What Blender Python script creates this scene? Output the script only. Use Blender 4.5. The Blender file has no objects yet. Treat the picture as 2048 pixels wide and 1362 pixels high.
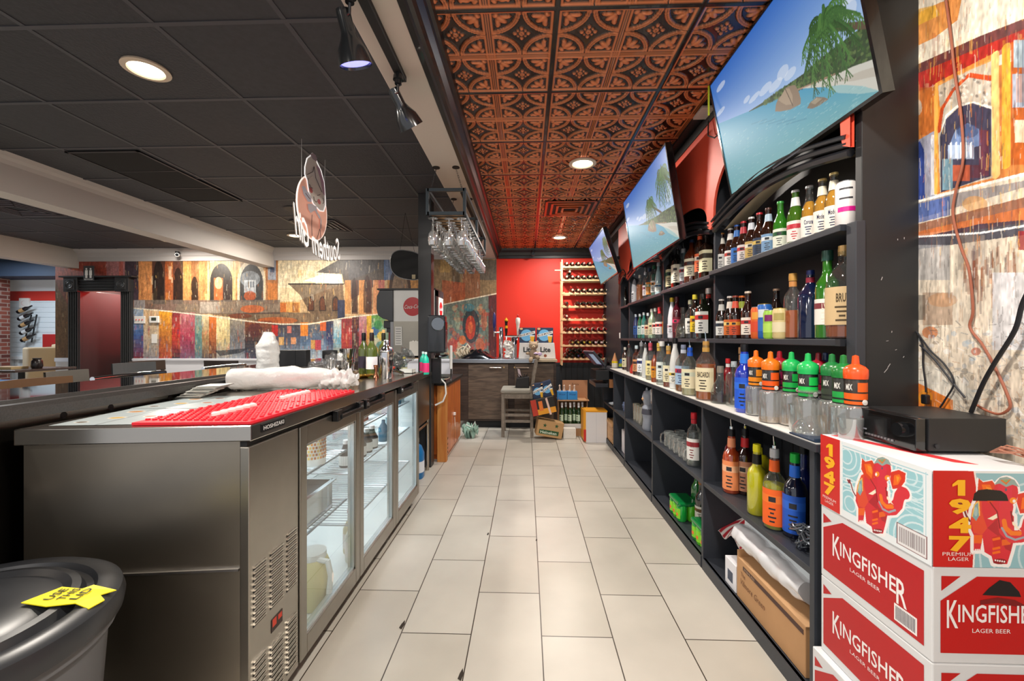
import bpy, bmesh, math, random
import numpy as np
from mathutils import Vector, Matrix, Euler
random.seed(7); RNG = np.random.RandomState(5)
PI = math.pi
SC = bpy.context.scene
COL = SC.collection
# ---------------------------------------------------------------- camera
FPX = 853.0; PSI = math.atan(29/FPX); EYE = 1.285
cam_d = bpy.data.cameras.new('camera'); cam = bpy.data.objects.new('camera', cam_d); COL.objects.link(cam)
cam_d.sensor_width = 36.0; cam_d.lens = 36.0*FPX/2048; cam_d.shift_y = -5/2048
cam_d.clip_start = 0.05; cam_d.clip_end = 60
cam.location = (0, 0, EYE); cam.rotation_euler = (PI/2, 0, PSI); SC.camera = cam
SC.view_settings.view_transform = 'Standard'; SC.view_settings.look = 'None'
SC.cycles.transparent_max_bounces = 40; SC.view_settings.exposure = 0.0; SC.view_settings.gamma = 1.0; SC.view_settings.use_curve_mapping = False
# ---------------------------------------------------------------- world: soft daylight from the front of the building
W = bpy.data.worlds.new('world'); SC.world = W; W.use_nodes = True
W.node_tree.nodes['Background'].inputs[0].default_value = (0.93, 0.95, 1.0, 1)
W.node_tree.nodes['Background'].inputs[1].default_value = 0.65
def lamp(name, typ, loc, power, color=(1,1,1), size=0.2, rot=(0,0,0), spot=None, blend=0.5, parent=None):
    d = bpy.data.lights.new(name, typ); d.energy = power; d.color = color
    if typ == 'AREA': d.shape = 'DISK'; d.size = size
    elif typ == 'SPOT': d.shadow_soft_size = size; d.spot_size = spot or 1.2; d.spot_blend = blend
    else: d.shadow_soft_size = size
    o = bpy.data.objects.new(name, d); COL.objects.link(o); o.location = loc; o.rotation_euler = rot
    o['kind'] = 'structure'
    return o
WARM = (1, .92, .82); CZ = 2.685; BZ = 2.72
LIGHTS_COPPER = [(0.443, 3.39), (0.453, 5.873), (0.45, 0.95), (0.45, -0.8)]
LIGHTS_BLACK = [(-2.02, 2.20), (-5.24, 6.10), (-3.22, 5.84), (-3.6, -0.3), (-5.6, 2.2), (-2.02, -1.0)]
for i, (x, y) in enumerate(LIGHTS_COPPER): lamp('downlight_glow', 'AREA', (x, y, CZ-.03), 40, WARM, .15)
for i, (x, y) in enumerate(LIGHTS_BLACK): lamp('downlight_glow', 'AREA', (x, y, BZ-.03), 42, WARM, .15)
lamp('far_room_fill', 'AREA', (-9.0, 6.5, 2.69), 60, (.85, .93, 1), 1.2)  # added fill lamp under the far room ceiling, no real fixture
lamp('track_glow', 'SPOT', (-.60, 2.17, 2.26), 60, (.9, .95, 1), .04, (.62, .12, 0), 1.3, .6)
lamp('track_glow', 'SPOT', (-.53, 5.15, 2.08), 60, (.85, .93, 1), .04, (.45, .5, 0), 1.6, .7)
lamp('hallway_glow', 'AREA', (-6.9, 7.3, 2.4), 45, (1, .8, .7), .3)
for y in (1.85, 2.39, 2.98): lamp('cooler_glow', 'AREA', (-1.1, y, .965), 5.0, (.95, .98, 1), .3)

# ---------------------------------------------------------------- colour + materials
def lin(c):
    if isinstance(c, str):
        c = [int(c[i:i+2], 16)/255 for i in (0, 2, 4)]
    return tuple((v/12.92 if v <= .04045 else ((v+.055)/1.055)**2.4) for v in c[:3])
MC = {}
def mat(c, r=.5, m=0., coat=0., e=0., a=1., tr=0., ns=0., nb=0., nc=0., spec=.5, key=None, ec=None):
    """Principled material. ns noise scale, nb bump strength, nc colour variation."""
    k = (c, r, m, coat, e, a, tr, ns, nb, nc, spec, ec)
    if k in MC: return MC[k]
    M = bpy.data.materials.new('paint_'+(c if isinstance(c, str) else 'mix')); M.use_nodes = True
    nt = M.node_tree; b = nt.nodes['Principled BSDF']; I = b.inputs
    L = lin(c); I['Base Color'].default_value = (*L, 1); I['Roughness'].default_value = r; I['Metallic'].default_value = m
    I['Coat Weight'].default_value = coat; I['Coat Roughness'].default_value = .05
    I['Alpha'].default_value = a; I['Transmission Weight'].default_value = tr; I['Specular IOR Level'].default_value = spec
    if e: I['Emission Color'].default_value = (*(lin(ec) if ec else L), 1); I['Emission Strength'].default_value = e
    if ns:
        tc = nt.nodes.new('ShaderNodeTexCoord'); n = nt.nodes.new('ShaderNodeTexNoise'); n.inputs['Scale'].default_value = ns
        n.inputs['Detail'].default_value = 4; nt.links.new(tc.outputs['Object'], n.inputs['Vector'])
        if nb:
            bp = nt.nodes.new('ShaderNodeBump'); bp.inputs['Strength'].default_value = nb; bp.inputs['Distance'].default_value = .01
            nt.links.new(n.outputs[0], bp.inputs['Height']); nt.links.new(bp.outputs[0], I['Normal'])
        if nc:
            mx = nt.nodes.new('ShaderNodeMixRGB'); mx.inputs[1].default_value = (*[v*(1-nc) for v in L], 1); mx.inputs[2].default_value = (*[min(1, v*(1+nc)) for v in L], 1)
            nt.links.new(n.outputs[0], mx.inputs[0]); nt.links.new(mx.outputs[0], I['Base Color'])
    MC[k] = M; return M
def glass(c='ffffff', gl=.12, r=.03, mxr=.62, wh=.30):
    """thin clear glass: tinted see-through plus reflection by angle"""
    gl = gl*.6; k = ('glass', c, gl, r, mxr, wh)
    if k in MC: return MC[k]
    M = bpy.data.materials.new('glass_'+c); M.use_nodes = True; nt = M.node_tree; nt.nodes.clear()
    o = nt.nodes.new('ShaderNodeOutputMaterial'); t = nt.nodes.new('ShaderNodeBsdfTransparent'); g = nt.nodes.new('ShaderNodeBsdfGlossy')
    t.inputs[0].default_value = (*lin(c), 1); g.inputs['Roughness'].default_value = r
    lw = nt.nodes.new('ShaderNodeLayerWeight'); lw.inputs[0].default_value = .45
    mr = nt.nodes.new('ShaderNodeMapRange'); mr.inputs['To Min'].default_value = gl; mr.inputs['To Max'].default_value = mxr
    mx = nt.nodes.new('ShaderNodeMixShader')
    pw = nt.nodes.new('ShaderNodeMath'); pw.operation = 'POWER'; pw.inputs[1].default_value = 1.8; nt.links.new(lw.outputs['Facing'], pw.inputs[0]); nt.links.new(pw.outputs[0], mr.inputs['Value']); nt.links.new(mr.outputs[0], mx.inputs[0])
    df = nt.nodes.new('ShaderNodeBsdfDiffuse'); df.inputs[0].default_value = (.8, .82, .82, 1); m2 = nt.nodes.new('ShaderNodeMixShader'); m2.inputs[0].default_value = gl*wh
    nt.links.new(t.outputs[0], m2.inputs[1]); nt.links.new(df.outputs[0], m2.inputs[2])
    nt.links.new(m2.outputs[0], mx.inputs[1]); nt.links.new(g.outputs[0], mx.inputs[2]); nt.links.new(mx.outputs[0], o.inputs[0])
    MC[k] = M; return M
def vcol(r=.6, e=0., ns=0., nc=0., nb=0., coat=0., stretch=(1, 1, 1), spec=.5):
    """material reading the painted picture stored on the mesh"""
    k = ('vcol', r, e, ns, nc, nb, coat, stretch, spec)
    if k in MC: return MC[k]
    M = bpy.data.materials.new('picture'); M.use_nodes = True; nt = M.node_tree; b = nt.nodes['Principled BSDF']; I = b.inputs
    at = nt.nodes.new('ShaderNodeAttribute'); at.attribute_name = 'Col'; src = at.outputs['Color']
    I['Roughness'].default_value = r; I['Coat Weight'].default_value = coat; I['Specular IOR Level'].default_value = spec
    if ns:
        tc = nt.nodes.new('ShaderNodeTexCoord'); mp = nt.nodes.new('ShaderNodeMapping'); mp.inputs['Scale'].default_value = stretch
        n = nt.nodes.new('ShaderNodeTexNoise'); n.inputs['Scale'].default_value = ns; n.inputs['Detail'].default_value = 6
        nt.links.new(tc.outputs['Object'], mp.inputs[0]); nt.links.new(mp.outputs[0], n.inputs['Vector'])
        rp = nt.nodes.new('ShaderNodeMapRange'); rp.inputs['From Min'].default_value = .32; rp.inputs['From Max'].default_value = .68
        rp.inputs['To Min'].default_value = 1-nc; rp.inputs['To Max'].default_value = 1+nc
        nt.links.new(n.outputs[0], rp.inputs['Value'])
        mx = nt.nodes.new('ShaderNodeVectorMath'); mx.operation = 'SCALE'
        nt.links.new(src, mx.inputs[0]); nt.links.new(rp.outputs[0], mx.inputs['Scale']); src = mx.outputs[0]
        if nb:
            bp = nt.nodes.new('ShaderNodeBump'); bp.inputs['Strength'].default_value = nb; bp.inputs['Distance'].default_value = .004
            nt.links.new(n.outputs[0], bp.inputs['Height']); nt.links.new(bp.outputs[0], I['Normal'])
    if e:
        nt.links.new(src, I['Emission Color']); I['Emission Strength'].default_value = e; I['Base Color'].default_value = (.01, .01, .01, 1)
    else: nt.links.new(src, I['Base Color'])
    MC[k] = M; return M
def wood(c1, c2, scale=6, r=.4, stretch=(1, 1, 12), coat=0.):
    k = ('wood', c1, c2, scale, r, stretch, coat)
    if k in MC: return MC[k]
    M = bpy.data.materials.new('wood'); M.use_nodes = True; nt = M.node_tree; b = nt.nodes['Principled BSDF']
    tc = nt.nodes.new('ShaderNodeTexCoord'); mp = nt.nodes.new('ShaderNodeMapping'); mp.inputs['Scale'].default_value = stretch
    n = nt.nodes.new('ShaderNodeTexNoise'); n.inputs['Scale'].default_value = scale; n.inputs['Detail'].default_value = 6; n.inputs['Distortion'].default_value = 1.2
    cr = nt.nodes.new('ShaderNodeValToRGB'); cr.color_ramp.elements[0].position = .35; cr.color_ramp.elements[1].position = .65
    cr.color_ramp.elements[0].color = (*lin(c1), 1); cr.color_ramp.elements[1].color = (*lin(c2), 1)
    nt.links.new(tc.outputs['Object'], mp.inputs[0]); nt.links.new(mp.outputs[0], n.inputs['Vector']); nt.links.new(n.outputs[0], cr.inputs[0]); nt.links.new(cr.outputs[0], b.inputs['Base Color'])
    b.inputs['Roughness'].default_value = r; b.inputs['Coat Weight'].default_value = coat
    MC[k] = M; return M
STEEL = mat('b4aca0', .24, 1., ns=9, nc=.12, nb=.02)
STEELD = mat('8a857e', .3, 1., ns=6, nc=.15)
CHROME = mat('e8e8ea', .08, 1.)
BLACK = mat('25272b', .42, ns=30, nc=.2)
BLACKG = mat('0d0e10', .15)
BLACKM = mat('17181a', .6)
WHITE = mat('e9e7e2', .6); WHITEG = mat('f3f2ee', .25)
PLAST = mat('1b1d20', .35)

# ---------------------------------------------------------------- mesh builder
class MB:
    def __init__(s): s.v = []; s.f = []; s.m = []; s.cur = 0
    def add(s, vs, fs, mi=None):
        o = len(s.v); s.v += [tuple(p) for p in vs]; s.f += [tuple(i+o for i in f) for f in fs]; s.m += [s.cur if mi is None else mi]*len(fs); return s
    def box(s, x0, x1, y0, y1, z0, z1, mi=None, R=None):
        vs = [(x0,y0,z0),(x1,y0,z0),(x1,y1,z0),(x0,y1,z0),(x0,y0,z1),(x1,y0,z1),(x1,y1,z1),(x0,y1,z1)]
        if R is not None: vs = [tuple(R @ Vector(p)) for p in vs]
        return s.add(vs, [(0,3,2,1),(4,5,6,7),(0,1,5,4),(1,2,6,5),(2,3,7,6),(3,0,4,7)], mi)
    def lathe(s, prof, n=16, c=(0,0,0), mi=None, a0=0., a1=2*PI, sx=1., sy=1., sq=0., R=None):
        """prof list of (r,z); sq>0 squares the section"""
        full = abs(a1-a0-2*PI) < 1e-6; k = n if full else n+1; vs = []; fs = []
        for r, z in prof:
            for i in range(k):
                a = a0+(a1-a0)*i/n; ca, sa = math.cos(a), math.sin(a); q = 1.
                if sq: q = 1/((abs(ca)**(2+6*sq)+abs(sa)**(2+6*sq))**(1/(2+6*sq)))
                p = Vector((r*q*ca*sx, r*q*sa*sy, z))
                if R is not None: p = R @ p
                vs.append((p.x+c[0], p.y+c[1], p.z+c[2]))
        for j in range(len(prof)-1):
            for i in range(n):
                i2 = (i+1) % k if full else i+1
                fs.append((j*k+i, j*k+i2, (j+1)*k+i2, (j+1)*k+i))
        return s.add(vs, fs, mi)
    def cyl(s, p0, p1, r, n=10, r1=None, mi=None, cap=True):
        p0 = Vector(p0); p1 = Vector(p1); d = p1-p0; r1 = r if r1 is None else r1
        q = d.to_track_quat('Z', 'Y'); vs = []
        for p, rr in ((p0, r), (p1, r1)):
            for i in range(n):
                a = 2*PI*i/n; vs.append(tuple(p+q @ Vector((rr*math.cos(a), rr*math.sin(a), 0))))
        fs = [(i, (i+1) % n, n+(i+1) % n, n+i) for i in range(n)]
        if cap: fs += [tuple(range(n-1, -1, -1)), tuple(range(n, 2*n))]
        return s.add(vs, fs, mi)
    def tube(s, pts, r, n=8, mi=None, closed=False):
        P = [Vector(p) for p in pts]; m = len(P); vs = []; fs = []; pv = None
        for i, p in enumerate(P):
            t = (P[(i+1) % m]-P[i-1]) if closed else (P[min(i+1, m-1)]-P[max(i-1, 0)])
            t.normalize()
            if pv is None: pv = t.orthogonal().normalized()
            pv = (pv-t*pv.dot(t)); pv = pv.normalized() if pv.length > 1e-6 else t.orthogonal().normalized()
            b = t.cross(pv); rr = r[i] if isinstance(r, (list, tuple)) else r
            for k in range(n):
                a = 2*PI*k/n; vs.append(tuple(p+pv*rr*math.cos(a)+b*rr*math.sin(a)))
        for i in range(m if closed else m-1):
            j = (i+1) % m
            for k in range(n): fs.append((i*n+k, i*n+(k+1) % n, j*n+(k+1) % n, j*n+k))
        if not closed: fs += [tuple(range(n-1, -1, -1)), tuple(range((m-1)*n, m*n))]
        return s.add(vs, fs, mi)
    def prism(s, pts, axis, a, b, mi=None):
        """pts 2D outline; axis 'x': pts=(y,z); 'y': (x,z); 'z': (x,y)"""
        def mk(p, t): return {'x': (t, p[0], p[1]), 'y': (p[0], t, p[1]), 'z': (p[0], p[1], t)}[axis]
        n = len(pts); vs = [mk(p, a) for p in pts]+[mk(p, b) for p in pts]
        fs = [tuple(range(n-1, -1, -1)), tuple(range(n, 2*n))]+[(i, (i+1) % n, n+(i+1) % n, n+i) for i in range(n)]
        return s.add(vs, fs, mi)
    def build(s, name, mats, parent=None, loc=(0,0,0), smooth=False, bevel=0., rot=None, seg=2):
        me = bpy.data.meshes.new(name); me.from_pydata(s.v, [], s.f)
        mats = mats if isinstance(mats, (list, tuple)) else [mats]
        for m_ in mats: me.materials.append(m_)
        if len(mats) > 1: me.polygons.foreach_set('material_index', s.m)
        bm = bmesh.new(); bm.from_mesh(me); bmesh.ops.recalc_face_normals(bm, faces=bm.faces); bm.to_mesh(me); bm.free()
        if smooth:
            me.polygons.foreach_set('use_smooth', [True]*len(me.polygons))
            try: me.set_sharp_from_angle(angle=math.radians(42))
            except Exception: pass
        me.update()
        o = bpy.data.objects.new(name, me); COL.objects.link(o); o.location = loc
        if rot is not None: o.rotation_euler = rot
        if parent is not None: o.parent = parent
        if bevel:
            b = o.modifiers.new('edge', 'BEVEL'); b.width = bevel; b.segments = seg; b.limit_method = 'ANGLE'; b.angle_limit = .7
        return o
def tag(o, label=None, cat=None, group=None, kind=None):
    if label: o['label'] = label
    if cat: o['category'] = cat
    if group: o['group'] = group
    if kind: o['kind'] = kind
    return o
def thing(name, label, cat, loc=(0,0,0), rz=0., group=None, rot=None):
    o = bpy.data.objects.new(name, None); COL.objects.link(o); o.location = loc; o.rotation_euler = rot or (0, 0, rz); o.empty_display_size = .05
    return tag(o, label, cat, group)
def part(name, mb, m, parent, **k): return mb.build(name, m, parent, **k)
def struct(name, mb, m, **k): return tag(mb.build(name, m, **k), kind='structure')
def copy_tree(o, parent=None):
    c = o.copy(); COL.objects.link(c); c.parent = parent
    for ch in list(o.children): copy_tree(ch, c)
    return c
def box(*a, **k): return MB().box(*a, **k)
ORD = ['first','second','third','fourth','fifth','sixth','seventh','eighth','ninth','tenth','eleventh','twelfth','thirteenth','fourteenth','fifteenth','sixteenth','seventeenth','eighteenth','nineteenth','twentieth','twenty-first','twenty-second','twenty-third','twenty-fourth']

# ---------------------------------------------------------------- picture painter (colours stored on the mesh)
def hit(px, py, o, ux, uy):
    """where the photograph's point lies on a known flat surface, in that surface's own metres"""
    s_, c_ = math.sin(PSI), math.cos(PSI); u = (px-1024)/FPX; v = (676-py)/FPX
    d = Vector((-s_+u*c_, c_+u*s_, v)); o = Vector(o); ux = Vector(ux); uy = Vector(uy); n = ux.cross(uy)
    t = (o-Vector((0, 0, EYE))).dot(n)/d.dot(n); p = Vector((0, 0, EYE))+d*t-o
    return p.dot(ux), p.dot(uy)
def vnoise(w, h, sx, sy, seed=0):
    r = np.random.RandomState(seed); g = r.rand(int(sy)+2, int(sx)+2)
    X = np.linspace(0, sx-1e-6, w); Y = np.linspace(0, sy-1e-6, h); xi = X.astype(int); yi = Y.astype(int)
    fx = X-xi; fy = Y-yi; fx = fx*fx*(3-2*fx); fy = (fy*fy*(3-2*fy))[:, None]
    a = g[yi][:, xi]; b = g[yi][:, xi+1]; c = g[yi+1][:, xi]; d = g[yi+1][:, xi+1]
    return (a*(1-fx)+b*fx)*(1-fy)+(c*(1-fx)+d*fx)*fy
class Pic:
    """picture in metres: width wm, height hm, origin bottom-left; conv maps given coordinates to metres"""
    def __init__(s, wm, hm, nx, bg, conv=None):
        s.wm, s.hm = wm, hm; s.nx = nx; s.ny = max(2, int(nx*hm/wm)); s.a = np.zeros((s.ny, s.nx, 3)); s.a[:] = lin(bg)
        s.X, s.Y = np.meshgrid((np.arange(s.nx)+.0)/(s.nx-1)*wm, (np.arange(s.ny)+.0)/(s.ny-1)*hm); s.conv = conv or (lambda x, y: (x, y))
    def _win(s, P, pad=0.):
        xs = [p[0] for p in P]; ys = [p[1] for p in P]; fx = (s.nx-1)/s.wm; fy = (s.ny-1)/s.hm
        i0 = max(0, int((min(xs)-pad)*fx)); i1 = min(s.nx, int((max(xs)+pad)*fx)+2); j0 = max(0, int((min(ys)-pad)*fy)); j1 = min(s.ny, int((max(ys)+pad)*fy)+2)
        return (slice(j0, max(j0, j1)), slice(i0, max(i0, i1)))
    def _put(s, w, m, c, k=1.):
        c = np.array(lin(c)); m = m.astype(float)*k; s.a[w] = s.a[w]*(1-m[..., None])+c*m[..., None]
    def poly(s, pts, c, k=1.):
        P = [s.conv(*p) for p in pts]; w = s._win(P); X = s.X[w]; Y = s.Y[w]
        if X.size == 0: return s
        m = np.zeros(X.shape, bool); n = len(P)
        for i in range(n):
            x0, y0 = P[i]; x1, y1 = P[(i+1) % n]
            if abs(y1-y0) < 1e-9: continue
            m ^= ((Y > min(y0, y1)) & (Y <= max(y0, y1)) & (X < (Y-y0)*(x1-x0)/(y1-y0)+x0))
        s._put(w, m, c, k); return s
    def rect(s, x0, y0, x1, y1, c, k=1.): return s.poly([(x0,y0),(x1,y0),(x1,y1),(x0,y1)], c, k)
    def ell(s, x, y, rx, ry, c, k=1., ring=0.):
        pts = [(x+rx*math.cos(a), y+ry*math.sin(a)) for a in np.linspace(0, 2*PI, 33)[:-1]]
        if ring: return s.line(pts+[pts[0]], ring, c, k)
        return s.poly(pts, c, k)
    def line(s, pts, w, c, k=1.):
        P = [s.conv(*p) for p in pts]; wn = s._win(P, w); X = s.X[wn]; Y = s.Y[wn]
        if X.size == 0: return s
        m = np.zeros(X.shape, bool)
        for (x0, y0), (x1, y1) in zip(P[:-1], P[1:]):
            dx, dy = x1-x0, y1-y0; L = dx*dx+dy*dy+1e-12; t = np.clip(((X-x0)*dx+(Y-y0)*dy)/L, 0, 1)
            m |= ((X-x0-t*dx)**2+(Y-y0-t*dy)**2) < (w/2)**2
        s._put(wn, m, c, k); return s
    def arch(s, x0, y0, x1, y1, c, k=1., spring=.45):
        """pointed arch: y0 top, y1 bottom (photo-like coordinates)"""
        xm = (x0+x1)/2; ys = y0+(y1-y0)*spring; pts = [(x0, y1), (x0, ys)]
        for t in np.linspace(0, 1, 7)[1:]: pts.append((x0+(xm-x0)*(1-math.cos(t*PI/2))**.9, ys+(y0-ys)*math.sin(t*PI/2)))
        for t in np.linspace(1, 0, 7)[1:]: pts.append((x1-(x1-xm)*(1-math.cos(t*PI/2))**.9, ys+(y0-ys)*math.sin(t*PI/2)))
        pts.append((x1, y1)); return s.poly(pts, c, k)
    def streak(s, amt, fx, fy, seed, cols=None, thr=.62, soft=.1):
        n = vnoise(s.nx, s.ny, fx, fy, seed)
        if cols: 
            m = np.clip((n-thr)/soft, 0, 1)*amt; s.a[:] = s.a*(1-m[..., None])+np.array(lin(cols))*m[..., None]
        else: s.a *= (1+(n[..., None]-.5)*2*amt)
        return s
    def plane(s, name, o, ux, uy, parent=None, m=None):
        o = Vector(o); ux = Vector(ux); uy = Vector(uy); n = s.nx*s.ny
        X = s.X.ravel()[:, None]; Y = s.Y.ravel()[:, None]
        co = np.array(o)[None]+X*np.array(ux)[None]+Y*np.array(uy)[None]
        idx = np.arange(n).reshape(s.ny, s.nx); q = np.stack([idx[:-1, :-1], idx[:-1, 1:], idx[1:, 1:], idx[1:, :-1]], -1).reshape(-1, 4)
        me = bpy.data.meshes.new(name); me.vertices.add(n); me.vertices.foreach_set('co', co.ravel()); nf = len(q)
        me.loops.add(nf*4); me.loops.foreach_set('vertex_index', q.ravel().astype(np.int32)); me.polygons.add(nf)
        me.polygons.foreach_set('loop_start', np.arange(0, nf*4, 4, dtype=np.int32)); me.update(calc_edges=True)
        at = me.color_attributes.new('Col', 'FLOAT_COLOR', 'POINT'); at.data.foreach_set('color', np.concatenate([np.clip(s.a, 0, 1).reshape(-1, 3), np.ones((n, 1))], 1).ravel().astype(np.float32))
        me.materials.append(m or vcol()); ob = bpy.data.objects.new(name, me); COL.objects.link(ob)
        if parent is not None: ob.parent = parent
        return ob
# ---------------------------------------------------------------- lettering
TXC = {}
def text_data(s, shear=0., bold=0.):
    k = (s, shear, bold)
    if k not in TXC:
        cu = bpy.data.curves.new('letters', 'FONT'); cu.body = s; cu.size = 1.; cu.shear = shear; cu.offset = bold; cu.fill_mode = 'BOTH'; cu.resolution_u = 2
        ob = bpy.data.objects.new('letters', cu); COL.objects.link(ob); bpy.context.view_layer.update()
        me = bpy.data.meshes.new_from_object(ob.evaluated_get(bpy.context.evaluated_depsgraph_get()))
        vs = [tuple(v.co) for v in me.vertices]; fs = [tuple(p.vertices) for p in me.polygons]
        bpy.data.objects.remove(ob); bpy.data.curves.remove(cu); bpy.data.meshes.remove(me)
        x0 = min(v[0] for v in vs); x1 = max(v[0] for v in vs); y0 = min(v[1] for v in vs); y1 = max(v[1] for v in vs)
        TXC[k] = ([((v[0]-x0)/(x1-x0), (v[1]-y0)/(y1-y0)) for v in vs], fs)
    return TXC[k]
def text_mb(mb, s, fn, shear=0., bold=0., mi=None):
    """letters laid out over the unit square, placed by fn(u,v)->xyz"""
    vs, fs = text_data(s, shear, bold); return mb.add([fn(u, v) for u, v in vs], fs, mi)
def text_flat(mb, s, o, ux, uy, w, h, mi=None, shear=0., bold=0.):
    o = Vector(o); ux = Vector(ux); uy = Vector(uy)
    return text_mb(mb, s, lambda u, v: tuple(o+ux*(u*w)+uy*(v*h)), shear, bold, mi)
# ================================================================ the room
D = 6.72; XW = 1.335; BX = -.48
def plane_grid(name, m, x0, x1, y0, y1, z, up=True):
    mb = MB(); mb.add([(x0,y0,z),(x1,y0,z),(x1,y1,z),(x0,y1,z)], [(0,1,2,3) if up else (0,3,2,1)]); me = mb
    o = tag(me.build(name, m), kind='structure'); return o
def floor_mat():
    M = bpy.data.materials.new('floor_tile'); M.use_nodes = True; nt = M.node_tree; b = nt.nodes['Principled BSDF']; N = nt.nodes.new; Lk = nt.links.new
    tc = N('ShaderNodeTexCoord'); sp = N('ShaderNodeSeparateXYZ'); Lk(tc.outputs['Object'], sp.inputs[0]); cb = N('ShaderNodeCombineXYZ')
    ax = N('ShaderNodeMath'); ax.operation = 'ADD'; ax.inputs[1].default_value = 12.2-.063-.002; Lk(sp.outputs[0], ax.inputs[0])
    ay = N('ShaderNodeMath'); ay.operation = 'ADD'; ay.inputs[1].default_value = 6.13-.003+.306; Lk(sp.outputs[1], ay.inputs[0])
    Lk(ay.outputs[0], cb.inputs[0]); Lk(ax.outputs[0], cb.inputs[1])
    br = N('ShaderNodeTexBrick'); br.offset = .5; br.offset_frequency = 2; br.inputs['Scale'].default_value = 1.
    br.inputs['Brick Width'].default_value = .613; br.inputs['Row Height'].default_value = .305; br.inputs['Mortar Size'].default_value = .0026; br.inputs['Mortar Smooth'].default_value = .2
    br.inputs['Color1'].default_value = (*lin('bfbab0'), 1); br.inputs['Color2'].default_value = (*lin('b4aea2'), 1); br.inputs['Mortar'].default_value = (*lin('3d342b'), 1); br.inputs['Bias'].default_value = -.2
    Lk(cb.outputs[0], br.inputs['Vector'])
    n = N('ShaderNodeTexNoise'); n.inputs['Scale'].default_value = 2.6; n.inputs['Detail'].default_value = 8; Lk(tc.outputs['Object'], n.inputs['Vector'])
    mr = N('ShaderNodeMapRange'); mr.inputs['From Min'].default_value = .3; mr.inputs['From Max'].default_value = .7; mr.inputs['To Min'].default_value = .90; mr.inputs['To Max'].default_value = 1.08; Lk(n.outputs[0], mr.inputs['Value'])
    vm = N('ShaderNodeVectorMath'); vm.operation = 'SCALE'; Lk(br.outputs['Color'], vm.inputs[0]); Lk(mr.outputs[0], vm.inputs['Scale']); Lk(vm.outputs[0], b.inputs['Base Color'])
    bp = N('ShaderNodeBump'); bp.invert = True; bp.inputs['Strength'].default_value = .6; bp.inputs['Distance'].default_value = .004; Lk(br.outputs['Fac'], bp.inputs['Height']); Lk(bp.outputs[0], b.inputs['Normal'])
    b.inputs['Roughness'].default_value = .33; b.inputs['Specular IOR Level'].default_value = .55
    return M
plane_grid('floor', floor_mat(), -12, 1.4, -2.2, 10, 0)
# chipped corners of a few tiles
for (px, py, s) in ((805, 1250, .02), (922, 1350, .02), (976, 1068, .014), (1073, 1080, .012)):
    x, y = hit(px, py, (0,0,0), (1,0,0), (0,1,0)); mb = MB()
    mb.add([(x-s*.5,y-s,.0015),(x+s*.2,y-s*1.5,.0015),(x+s*.45,y+s*.2,.0015),(x+s*.1,y+s*1.6,.0015),(x-s*.3,y+s*.3,.0015)], [(0,1,2,3,4)])
    struct('floor_chip', mb, mat('2f271f', .9))

# black lay-in ceiling, each tile pressed or smooth, hung in a grid
def ceil_mats():
    out = []
    for nb, sc, c in ((.55, 70, '3a3b40'), (.12, 30, '38393e'), (.35, 45, '34353a')):
        out.append(mat(c, .62, ns=sc, nb=nb, nc=.28))
    return out
rb = random.Random(3)
def black_ceiling(x0, x1, y0, y1, z):
    mb = MB(); xs = [x0]+[x for x in [-1.09-.6096*k for k in range(24, -1, -1)] if x0+.02 < x < x1-.02]+[x1]
    ys = [y0]+[y for y in [2.5-.6096*10+.6096*k for k in range(30)] if y0+.02 < y < y1-.02]+[y1]
    for a, b in zip(xs[:-1], xs[1:]):
        for c, d in zip(ys[:-1], ys[1:]):
            t = rb.uniform(-.004, .004); mb.add([(a,c,z),(b,c,z+t),(b,d,z+t),(a,d,z)], [(0,3,2,1)], rb.choice([0,0,1,1,2]))
    g = MB()
    for x in xs[1:-1]: g.box(x-.012, x+.012, y0, y1, z-.004, z+.02)
    for y in ys[1:-1]: g.box(x0, x1, y-.012, y+.012, z-.005, z+.02)
    struct('ceiling', mb, ceil_mats()); struct('ceiling_grid', g, mat('44444a', .45))
black_ceiling(-.69-3.36, -.67, -1.6, D, BZ); black_ceiling(-7.3, -4.25, -1.6, D, BZ)
plane_grid('ceiling_far', mat('2c3c52', .7), -12, -7.5, -1.6, 10, 2.72, False)

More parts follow.
